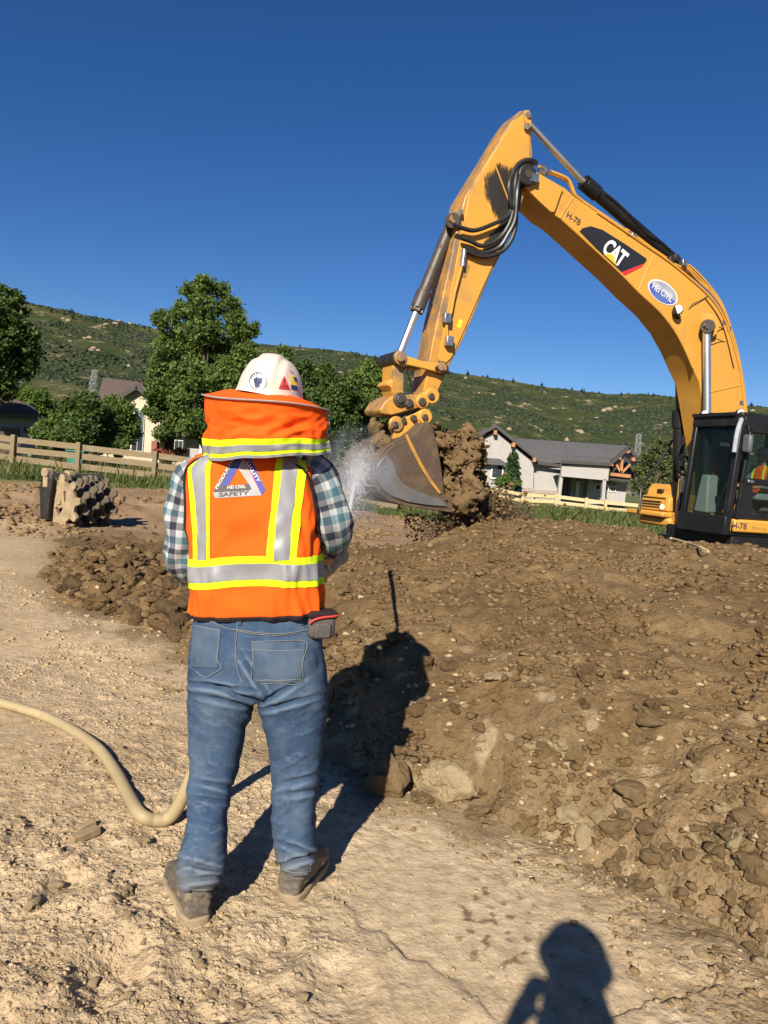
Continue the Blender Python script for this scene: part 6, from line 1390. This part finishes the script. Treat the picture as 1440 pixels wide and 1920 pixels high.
clod_set(70, (1150, 1440, 1520, 1860), (.020, .05), ['soil_mid', 'soil_mid', 'soil_mid', 'soil_dry'], 'brown clod in the rubble at the toe', [(1270, 'above the photographer shadow'), (1360, 'right of the photographer shadow'), (None, 'at the right edge')], lambda p: toe_dist(p[:1], p[1:2])[0] > -.12, sink=.3)
clod_set(70, (620, 1440, 1010, 1340), (.03, .075), ['soil_lump', 'soil_lump', 'soil_mid'], 'brown clod on the upper slope of the pile', [(820, 'beside the shadow of the man'), (1000, 'straight below the bucket'), (1230, 'below the stucco house'), (None, 'below the cab')], on_pile, sink=.4)
clod_set(34, (0, 560, 1560, 1915), (.012, .024), ['soil_dry'], 'dry lump on the trampled ground', [(150, 'at the left edge below the stakes'), (330, 'left of the boots'), (None, 'below the boots')], lambda p: toe_dist(p[:1], p[1:2])[0] < -.3, sink=.3)
# crumbs beyond counting
def crumbs(name, n, a0, a1, r0, r1, s0, s1, mat, test, sub=1, sink=.3):
    a = rng.uniform(R(a0), R(a1), n); r = np.exp(rng.uniform(math.log(r0), math.log(r1), n)); x, y = r * np.sin(a), r * np.cos(a)
    k = test(x, y); x, y, r = x[k], y[k], r[k]; s = (s0 + (s1 - s0) * rng.random(len(x)) ** 3.2) * (.55 + .15 * r)
    z = top(x, y) + s * (.5 - sink)
    bv = [(IV, IF)] if sub == 1 else [(V, np.array(F)) for V, F in SMALL]
    return scatter_lumps(name, np.c_[x, y, z], s, mat, .62, .42, base=bv[0])
P_in = lambda x, y: (toe_dist(x, y) > .03) & (ph(x, y) > gh(x, y))
G_out = lambda x, y: (toe_dist(x, y) < .05) & (rng.random(len(x)) < np.clip(rough_mask(x, y) * 1.1 + .06, 0, 1))
crumbs('dirt_crumbs', 42000, -33, 36, 2.2, 12, .004, .026, M['soil_lump'], lambda x, y: P_in(x, y) & (rng.random(len(x)) < sst(-.2, .35, fbm(x * 1.3, y * 1.3, 301, 3) + .1)))
crumbs('dirt_crumbs', 9000, -33, 36, 2.2, 12, .004, .022, M['soil_mid'], lambda x, y: P_in(x, y) & (rng.random(len(x)) < .8))
crumbs('dirt_crumbs', 3000, -33, 36, 2.2, 8, .004, .022, M['soil_dry'], lambda x, y: P_in(x, y) & (rng.random(len(x)) < sst(1.5, .1, toe_dist(x, y)) * .8 + .015))
crumbs('dirt_crumbs', 3500, -33, 5, 5, 12, .012, .055, M['soil_lump'], lambda x, y: P_in(x, y) & (x < -.6))
crumbs('gravel', 30000, -33, 33, 1.75, 7, .0015, .0105, M['soil_dry'], lambda x, y: G_out(x, y) & (fbm(x * 2.2, y * 2.2, 303, 3) > -.25))
crumbs('gravel', 9000, -33, 14, 5, 16, .004, .016, M['soil_dry'], lambda x, y: (toe_dist(x, y) < .05) & (fbm(x * 1.1, y * 1.1, 304, 3) > .05))
crumbs('dirt_crumbs', 6000, -33, 33, 2, 6, .003, .018, M['soil_mid'], lambda x, y: (np.abs(toe_dist(x, y) + .12) < .25))
crumbs('dirt_crumbs', 5000, -30, 12, 13, 26, .010, .035, M['soil_mid'], lambda x, y: (ph(x, y) < gh(x, y)) & (fbm(x * .5, y * .5, 305, 3) > -.1))
# twig on the pile
P = [surf(1257, 1018), surf(1290, 1027), surf(1309, 1036), surf(1328, 1046)]
pmat('straw', (.46, .34, .19), None, 8, .8)
mb = MB(); mb.tube(spline([p + (0, 0, .05) for p in P], 4), .012, 5); tag(mb.build('twig', M['straw'], None), 'thin pale twig lying on top of the pile below the cab', 'twig')

# ------------------------------------------------------------------ dirt spilling from the bucket
def lump3(V, F, vox, amp, seed, sc=3.0):
    V, F = remesh(V, F, vox, 1)
    for a_, k_, sd in ((amp * .9, sc * .8, seed), (amp * .20, sc * 2.6, seed + 9), (amp * .11, sc * 7, seed + 17)):
        n = vnormals(V, F); x, y, z = V.T * k_
        e = fbm(x + z * .73 + y * .31, z * 1.1 - y * .6 + x * .2, sd, 2)
        V = V + n * (a_ * (e - .9 * np.abs(pn(x * 1.3 + 5 + y * .4, z * 1.2 + y * .8, sd + 3))))[:, None]
    return V, F
def heap(pxs, vox, amp, seed, ns=(.1, .45, .8)):
    mb = MB(); rg = np.random.default_rng(seed)
    for i, (px, py, r) in enumerate(pxs):
        for n in ns:
            c = pl(px + rg.normal() * 5, py + rg.normal() * 5, KN + n * KW); V, F = LUMPS[rg.integers(0, 9)]
            mb.add(c + V * (r / FPX * c[1] * rg.uniform(.85, 1.25)) * (1, 1.3, 1.35), F)
    return lump3(np.array(mb.V), mb.F, vox, amp, seed)
V, F = heap([(832, 842, 22), (858, 838, 30), (880, 846, 26), (848, 880, 36), (872, 890, 38), (868, 925, 36), (892, 935, 32), (860, 945, 26), (905, 962, 26), (925, 985, 24), (900, 990, 26), (945, 1005, 26), (880, 965, 24), (822, 822, 14), (812, 806, 8), (930, 1005, 30), (958, 1020, 26), (975, 1032, 20), (912, 1012, 26), (890, 1010, 18)], .026, .13, 5)
V_dl = V
dl = part('dirt_load', V, F, M['soil_lump'], None, angle=None); tag(dl, 'mass of brown dirt tumbling out of the digger bucket', 'dirt')
V, F = heap([(712, 806, 14), (704, 822, 14), (716, 838, 16), (700, 840, 13), (724, 822, 14), (730, 802, 10), (698, 798, 7), (735, 838, 8), (690, 852, 13), (682, 866, 11), (700, 862, 12)], .022, .06, 6, (.2, .5, .8))
tag(part('dirt_clump', V, F, M['soil_lump'], None, angle=None), 'brown dirt stuck to the back of the bucket under the coupler', 'dirt')
cr_ = rng.choice(len(V_dl), 2600); scatter_lumps('loose_crumbs', V_dl[cr_] + rng.normal(size=(2600, 3)) * .03, .008 + .04 * rng.random(2600) ** 3, M['soil_lump'], .85, .4)
n = 9000; t_ = rng.random(n) ** .7
px = 900 + 62 * t_ + rng.normal(size=n) * (18 + 30 * t_); py = 945 + 85 * t_ + rng.normal(size=n) * 26; nn_ = rng.uniform(0, KW, n)
pos = np.array([pl(a, b_, KN + c_) for a, b_, c_ in zip(px, py, nn_)]); gz_ = top(pos[:, 0], pos[:, 1]); pos[:, 2] = np.maximum(pos[:, 2], gz_ + .01)
scatter_lumps('falling_dirt', pos, .006 + .055 * rng.random(n) ** 6, M['soil_lump'], .85, .3, base=(OV, OF))
n = 2600; px = rng.uniform(760, 930, n); py = 965 + rng.random(n) ** 1.5 * 75; pos = np.array([pl(a, b_, KN + c_) for a, b_, c_ in zip(px, py, rng.uniform(0, KW, n))])
pos[:, 2] = np.maximum(pos[:, 2], top(pos[:, 0], pos[:, 1]) + .01); scatter_lumps('falling_dirt', pos, .004 + .03 * rng.random(n) ** 6, M['soil_lump'], .85, .3, base=(OV, OF))
def puff(name, c, rad_, dens, col, seed, sc=1.6, aniso=.3):
    bm = bmesh.new(); bmesh.ops.create_icosphere(bm, subdivisions=3, radius=1); V = np.array([v.co[:] for v in bm.verts]); F = [tuple(v.index for v in f.verts) for f in bm.faces]; bm.free()
    mt = bpy.data.materials.new(name); mt.use_nodes = True; t = mt.node_tree; t.nodes.clear(); out = N(t, 'OutputMaterial'); pv = N(t, 'VolumePrincipled'); pv.inputs['Color'].default_value = (*col, 1); pv.inputs['Anisotropy'].default_value = aniso
    tc = N(t, 'TexCoord'); mp = N(t, 'VectorMath', operation='LENGTH'); t.links.new(tc.outputs['Object'], mp.inputs[0])
    g = ramp(t, mp.outputs['Value'], [(0, (1,) * 3), (.95, (0,) * 3)]); nz = N(t, 'TexNoise'); nz.inputs['Scale'].default_value = sc; nz.inputs['Detail'].default_value = 4; t.links.new(tc.outputs['Object'], nz.inputs['Vector'])
    r_ = ramp(t, nz.outputs[0], [(.42, (0,) * 3), (.68, (1,) * 3)]); m1 = N(t, 'Math', operation='MULTIPLY'); t.links.new(g.outputs[0], m1.inputs[0]); t.links.new(r_.outputs[0], m1.inputs[1])
    m2 = N(t, 'Math', operation='MULTIPLY'); t.links.new(m1.outputs[0], m2.inputs[0]); m2.inputs[1].default_value = dens; t.links.new(m2.outputs[0], pv.inputs['Density']); t.links.new(pv.outputs[0], out.inputs['Volume'])
    o = link(name, mesh(name, V, F, mt, angle=None), None, c); o.scale = rad_; return tag(o, kind='stuff')
c = pl(895, 985, KN + .7); puff('dust', c, (1.1, .9, .75), 6.0, (.55, .40, .24), 1)
# ------------------------------------------------------------------ hose, nozzle and water jet
pmat('hose_canvas', (.35, .27, .145), (.30, .23, .12), 5, .6, bs=.25, bd=.003, dirt=(.40, .30, .17), dscale=6)
hroot2 = thing('fire_hose', on_z(290, 1553), 'thick tan hose snaking over the ground to the worker', 'hose')
def hg(px, py): p = surf(px, py); return np.array([p[0], p[1], float(gh(p[:1], p[1:2])[0]) + .026])
hp_ = [hg(-160, 1290), hg(-70, 1312), hg(0, 1328), hg(60, 1344), hg(120, 1370), hg(180, 1412), hg(215, 1456), hg(238, 1500), hg(262, 1538), hg(288, 1551) , at(318, 1532, 3.06), at(346, 1487, 3.05), np.array([-.63, 3.06, .42]), np.array([-.55, 3.05, .75]), np.array([-.44, 3.02, 1.0]), hl + (.03, .045, -.04), hr + (0, .04, -.03), hr + (.05, .10, .03)]
mb = MB(); mb.tube(spline(hp_, 7), .0275, 14); mb.build('hose_body', M['hose_canvas'], hroot2, angle=None)
jd = np.array([.02, 1, .05]); jd /= np.linalg.norm(jd); n0 = hp_[-1]
mb = MB(); mb.tube([n0, n0 + jd * .06, n0 + jd * .07, n0 + jd * .26], [.034, .034, .026, .014], 14); mb.cyl(n0 + jd * .02, n0 + jd * .05, .04); mb.build('nozzle', M['steel_bright'], hroot2)
mt, t, b = nmat('water_drop'); b.inputs['Base Color'].default_value = (.86, .88, .92, 1); b.inputs['Roughness'].default_value = .15; b.inputs['Specular IOR Level'].default_value = .8; b.inputs['Transmission Weight'].default_value = .25
n = 15000; s0 = n0 + jd * .26; tgt = pl(674, 896, KN - .05)
t_ = rng.random(n) ** .62; P0 = s0 + (tgt - s0) * t_[:, None]; P0[:, 2] += .30 * 4 * t_ * (1 - t_) * .6
spread = (.02 + .22 * t_ ** 1.3)
P0 = P0 + rng.normal(size=(n, 3)) * spread[:, None] * (.65, .6, 1.0)
OV = np.array([(1, 0, 0), (-1, 0, 0), (0, 1, 0), (0, -1, 0), (0, 0, 1), (0, 0, -1)], float); OF = np.array([(0, 2, 4), (2, 1, 4), (1, 3, 4), (3, 0, 4), (2, 0, 5), (1, 2, 5), (3, 1, 5), (0, 3, 5)])
P0[:, 2] = np.maximum(P0[:, 2], .1)
scatter_lumps('water_spray', P0, .0011 + .0026 * rng.random(n) ** 4 * (.5 + t_), M['water_drop'], 1.0, .2, base=(OV, OF))
n = 1800; Q = tgt + rng.normal(size=(n, 3)) * (.15, .5, .24) + (.0, -.9, .0); scatter_lumps('water_spray', Q, .0011 + .0026 * rng.random(n) ** 4, M['water_drop'], 1.0, .2, base=(OV, OF))
mb = MB(); mb.tube([s0 + (tgt - s0) * t_ + UP * .30 * 4 * t_ * (1 - t_) * .6 for t_ in np.linspace(0, .30, 12)], np.linspace(.009, .019, 12), 10); tag(mb.build('water_jet', M['water_drop'], None), 'narrow jet of water shooting from the nozzle towards the bucket', 'water jet')
puff('water_mist', tgt + (-.02, -1.0, .0), (.62, 1.6, .72), 1.5, (.97, .98, 1.0), 2, 2.4, .2)
# ------------------------------------------------------------------ toothed compaction roller
pmat('roller_steel', (.30, .22, .125), (.20, .145, .085), 7, .8, bs=.5, bd=.01, dirt=(.35, .26, .15), dscale=5, dlo=.44, dhi=.62)
pmat('roller_rim', (.085, .07, .052), (.17, .13, .085), 8, .7, bs=.4, bd=.008, metal=.2); pmat('roller_edge', (.16, .14, .12), (.26, .22, .17), 9, .5, metal=.5)
AX = np.array([.42, .907, 0.0]); AR = np.array([.907, -.42, 0.0]); rc = at(111, 941, 13.6)
rr0 = thing('compaction_roller', (rc[0], rc[1], rc[2] - .5), 'rusty toothed compaction roller standing on the dirt below the fence', 'roller')
def gear(ph0):
    out = []
    T = 9
    for k in range(T):
        for u, r_ in ((-.5, .375), (-.27, .385), (-.20, .46), (-.13, .50), (.13, .50), (.20, .46), (.27, .385)):
            a = ph0 + (k + u) * 2 * math.pi / T; out.append((r_ * math.cos(a), r_ * math.sin(a)))
    return out
holes = [[(-.10, -.11), (0, -.25), (.10, -.11), (.04, -.09), (0, -.13), (-.04, -.09)], [(-.17, .02), (-.12, .0), (-.075, .22), (-.13, .25)], [(.16, .03), (.12, .0), (.085, .19), (.14, .21)]]
def plate(ph0, c, th_, withholes):
    bm = bmesh.new(); ed = []
    for L in [gear(ph0)] + (holes if withholes else []):
        vs = [bm.verts.new((x, 0, y)) for x, y in L]; ed += [bm.edges.new((vs[i], vs[(i + 1) % len(vs)])) for i in range(len(vs))]
    bmesh.ops.triangle_fill(bm, use_beauty=True, use_dissolve=False, edges=ed)
    g = bmesh.ops.extrude_face_region(bm, geom=bm.faces[:]); nv = [v for v in g['geom'] if isinstance(v, bmesh.types.BMVert)]
    for v in nv: v.co.y += th_
    bmesh.ops.recalc_face_normals(bm, faces=bm.faces[:]); bm.verts.index_update()
    V = np.array([v.co[:] for v in bm.verts]); F = [tuple(v.index for v in f.verts) for f in bm.faces]; bm.free()
    return c + V[:, :1] * AR + V[:, 1:2] * AX + V[:, 2:] * UP, F
for k in range(5):
    V, F = plate(k * .26 + .1, rc + AX * (.22 * k), .06, k == 0); part('toothed_wheel', V, F, M['roller_steel' if k == 0 else 'roller_rim'], rr0, bevel=0 if k == 0 else .012, seg=1)
mb = MB(); mb.cyl(rc + AX * .12, rc + AX * 1.0, .15, n=24); mb.build('drum', M['roller_edge'], rr0)
mb = MB(); mb.cyl(rc - AX * .03, rc + AX * .02, .055, n=18); mb.build('axle_cap', M['roller_steel'], rr0, bevel=.01)
for s in (-.13, 1.06):
    mb = MB(); q0 = rc + AX * s; mb.prism([q0 + AR * x + UP * z for x, z in ((-.30, -.32), (-.12, -.34), (-.10, .1), (-.06, .40), (-.16, .52), (-.30, .50), (-.36, .2))], AX * .06); mb.build('side_arm', M['grease_shade_black'], rr0, bevel=.01)  # near-black colour stands in for the shadow on these arms
mb = MB(); mb.bar(rc + AX * -.1 - AR * .2 + UP * .47, rc + AX * 1.08 - AR * .2 + UP * .47, .2, .08); mb.build('frame_beam', M['roller_edge'], rr0)
for px, y in ((87, 13.6), (128, 13.9)):
    c = at(px, 886 + (px - 87) * .12, y); mb = MB(); mb.cyl(c - AX * .05, c + AX * .1, .085, n=18); e = mb.build('mount_ear', M['roller_steel'], rr0, bevel=.01)
    mb = MB(); mb.bar(c + AX * .02, c + AX * .02 - UP * .26, .13, .09); mb.build('ear_plate', M['roller_steel'], rr0, bevel=.01)
mb = MB(); mb.cyl(at(89, 887, 13.65), at(130, 892, 13.95), .05, n=14); mb.build('mount_pin', M['roller_edge'], rr0)
# ------------------------------------------------------------------ two broken stakes
pmat('stake_wood', (.30, .21, .11), (.22, .155, .085), 6, .85, bs=.4, bd=.004, stretch=(1, 6, 1))
for a, b_, w_, lab in (((146, 1562), (178, 1550), .030, 'short broken wooden stake near the hose bend, upper of two'), ((133, 1582), (184, 1565), .038, 'broken wooden stake with a pale end, lower of two near the hose bend')):
    p, q_ = surf(*a), surf(*b_); p = p + UP * .014; q_ = q_ + UP * .022; mb = MB(); mb.bar(p, q_, w_ * 1.1, w_ * .8); tag(mb.build('wooden_stake', M['stake_wood'], None, bevel=.004), lab, 'stake', None)
# ------------------------------------------------------------------ driver in the cab
fabric('work_shirt', (.10, .12, .16), (.13, .15, .19), 20); fabric('work_trousers', (.05, .055, .07), (.07, .075, .09), 20)
fo = FW[:2]
def o_(f, n, z): return q(f, n, z)
op = thing('person', o_(-1.12, .53, 1.42), 'driver in an orange vest sitting inside the digger cab', 'person')
J = dict(pelvis=o_(-1.15, .53, 1.52), spine=o_(-1.18, .53, 1.70), chest=o_(-1.18, .53, 1.90), neck=o_(-1.16, .53, 2.07), skull=o_(-1.13, .53, 2.20), shoulder_l=o_(-1.17, .36, 2.0), shoulder_r=o_(-1.17, .70, 2.0), elbow_l=o_(-1.05, .28, 1.74), elbow_r=o_(-1.05, .78, 1.74), wrist_l=o_(-.80, .32, 1.70), wrist_r=o_(-.80, .74, 1.70),
    hip_l=o_(-1.1, .44, 1.50), hip_r=o_(-1.1, .62, 1.50), knee_l=o_(-.68, .42, 1.50), knee_r=o_(-.68, .64, 1.50), ankle_l=o_(-.55, .42, 1.08), ankle_r=o_(-.55, .64, 1.08), toe_l=o_(-.40, .42, 1.03), toe_r=o_(-.40, .64, 1.03))
bV, bF = body_mesh(J, RB, fo, voxel=.012); part('body', bV, bF, M['skin'], op, angle=None)
for s in 'lr':
    limb_cloth([J['shoulder_' + s], (J['shoulder_' + s] + J['elbow_' + s]) / 2, J['elbow_' + s], (J['elbow_' + s] + J['wrist_' + s]) / 2], [.07, .064, .058, .05], 'sleeve', M['work_shirt'], op, 16, 4)
    limb_cloth([J['hip_' + s], (J['hip_' + s] + J['knee_' + s]) / 2, J['knee_' + s], (J['knee_' + s] + J['ankle_' + s]) / 2, J['ankle_' + s]], [.10, .09, .08, .07, .065], 'trouser_leg', M['work_trousers'], op, 16, 5)
def torso(J, parent, mat, f, rt, hw=.2, dp=.13, name='vest'):
    rows = [(J['pelvis'], hw * .92, dp), (J['spine'], hw * .95, dp), (J['chest'], hw, dp), (J['chest'] * .45 + J['neck'] * .55, hw * .9, dp * .9), (J['neck'], hw * .4, dp * .55)]; V = []
    for c_, a_, b_ in rows:
        for k in range(32): th_ = 2 * math.pi * k / 32; V.append(np.array(c_) + rt * a_ * math.copysign(abs(math.cos(th_)) ** .8, math.cos(th_)) + f * b_ * math.copysign(abs(math.sin(th_)) ** .8, math.sin(th_)))
    o = part(name, V, [tuple(x) for x in grid_faces(5, 32, True)] + [tuple(range(32))], mat, parent, angle=None); o.modifiers.new('sub', 'SUBSURF').render_levels = 2; return o
f3, r3 = fbasis(fo); vo = torso(J, op, M['hi_vis_orange'], f3, r3)
for s in (-1, 1):
    mb = MB(); mb.tube([J['pelvis'] + r3 * s * .11 + f3 * .122, J['spine'] + r3 * s * .11 + f3 * .13, J['chest'] + r3 * s * .11 + f3 * .13, J['neck'] + r3 * s * .09 + f3 * .06], .018, 6); mb.build('lime_stripe', M['hi_vis_lime'], vo)
def dome(c_, f, rt, mat, parent, name='hard_hat', a_=.105, b_=.13, h=.12):
    V = [c_ + rt * a_ * math.cos(p_) ** .8 * math.cos(a) * (1.12 if i == 0 else 1) + f * b_ * math.cos(p_) ** .8 * math.sin(a) * (1.2 if i == 0 else 1) + UP * h * math.sin(p_) for i, p_ in enumerate(np.linspace(0, 1.55, 10)) for a in np.linspace(0, 2 * math.pi, 32, endpoint=False)]
    return part(name, V, [tuple(x) for x in grid_faces(10, 32, True)] + [tuple(range(9 * 32, 320))], mat, parent, angle=None)
dome(J['skull'] + UP * .05, f3, r3, M['hat_shell'], op)
# ------------------------------------------------------------------ the photographer, whose shadow falls at the foot of the picture
pp = thing('person', (-.03, -.30, 0), 'photographer behind the camera whose shadow falls at the foot of the picture', 'person')
J = dict(pelvis=(-.03, -.32, .95), spine=(-.03, -.31, 1.15), chest=(-.03, -.30, 1.36), neck=(-.03, -.28, 1.53), skull=(-.025, -.24, 1.655), shoulder_l=(-.165, -.29, 1.43), shoulder_r=(.115, -.29, 1.43), elbow_l=(-.27, -.20, 1.22), elbow_r=(.20, -.24, 1.22), wrist_l=(-.15, -.13, 1.44), wrist_r=(.115, -.14, 1.44),
    hip_l=(-.12, -.32, .90), hip_r=(.06, -.32, .90), knee_l=(-.15, -.29, .50), knee_r=(.09, -.30, .50), ankle_l=(-.16, -.34, .09), ankle_r=(.10, -.34, .09), toe_l=(-.18, -.17, .04), toe_r=(.13, -.17, .04))
J = {k: np.array(v) for k, v in J.items()}
bV, bF = body_mesh(J, RB, (0, 1), voxel=.010); bV[:, 1] = np.minimum(bV[:, 1], -.012); part('body', bV, bF, M['skin'], pp, angle=None)
for s in 'lr':
    limb_cloth([J['shoulder_' + s], (J['shoulder_' + s] + J['elbow_' + s]) / 2, J['elbow_' + s], (J['elbow_' + s] * .4 + J['wrist_' + s] * .6)], [.075, .068, .06, .05], 'sleeve', M['work_shirt'], pp, 16, 4)
    limb_cloth([J['hip_' + s], (J['hip_' + s] + J['knee_' + s]) / 2, J['knee_' + s], (J['knee_' + s] + J['ankle_' + s]) / 2, J['ankle_' + s]], [.115, .10, .085, .078, .075], 'trouser_leg', M['work_trousers'], pp, 16, 5)
    mb = MB(); a_ = J['ankle_' + s]; b_ = J['toe_' + s]; mb.tube(spline([a_ + (0, -.05, -.05), a_ + (0, 0, -.04), (a_ + b_) / 2 - UP * .02, b_ + (0, .06, 0)], 3), [.04, .05, .052, .054, .054, .052, .05, .048, .045, .03], 12); mb.build('shoe', M['boot_leather'], pp)
f3, r3 = np.array([0, 1.0, 0]), np.array([1.0, 0, 0]); torso(J, pp, M['hi_vis_orange'], f3, r3, .172, .135)
dome(J['skull'] + UP * .045, f3, r3, M['hat_shell'], pp)
mb = MB(); mb.tube([(-.03, -.29, 1.40), (-.03, -.28, 1.47), (-.028, -.265, 1.56), (-.026, -.25, 1.60)], [.13, .115, .092, .088], 20); mb.build('shadow_collar', M['work_shirt'], pp)  # unseen neck piece added to fill out the cast shadow
ph_o = MB(); ph_o.box((0.005, -.016, 1.455), (.076, .009, .158)); tag(ph_o.build('phone', M['decal_black'], None, bevel=.003), 'dark phone held up by the photographer behind the camera', 'phone')
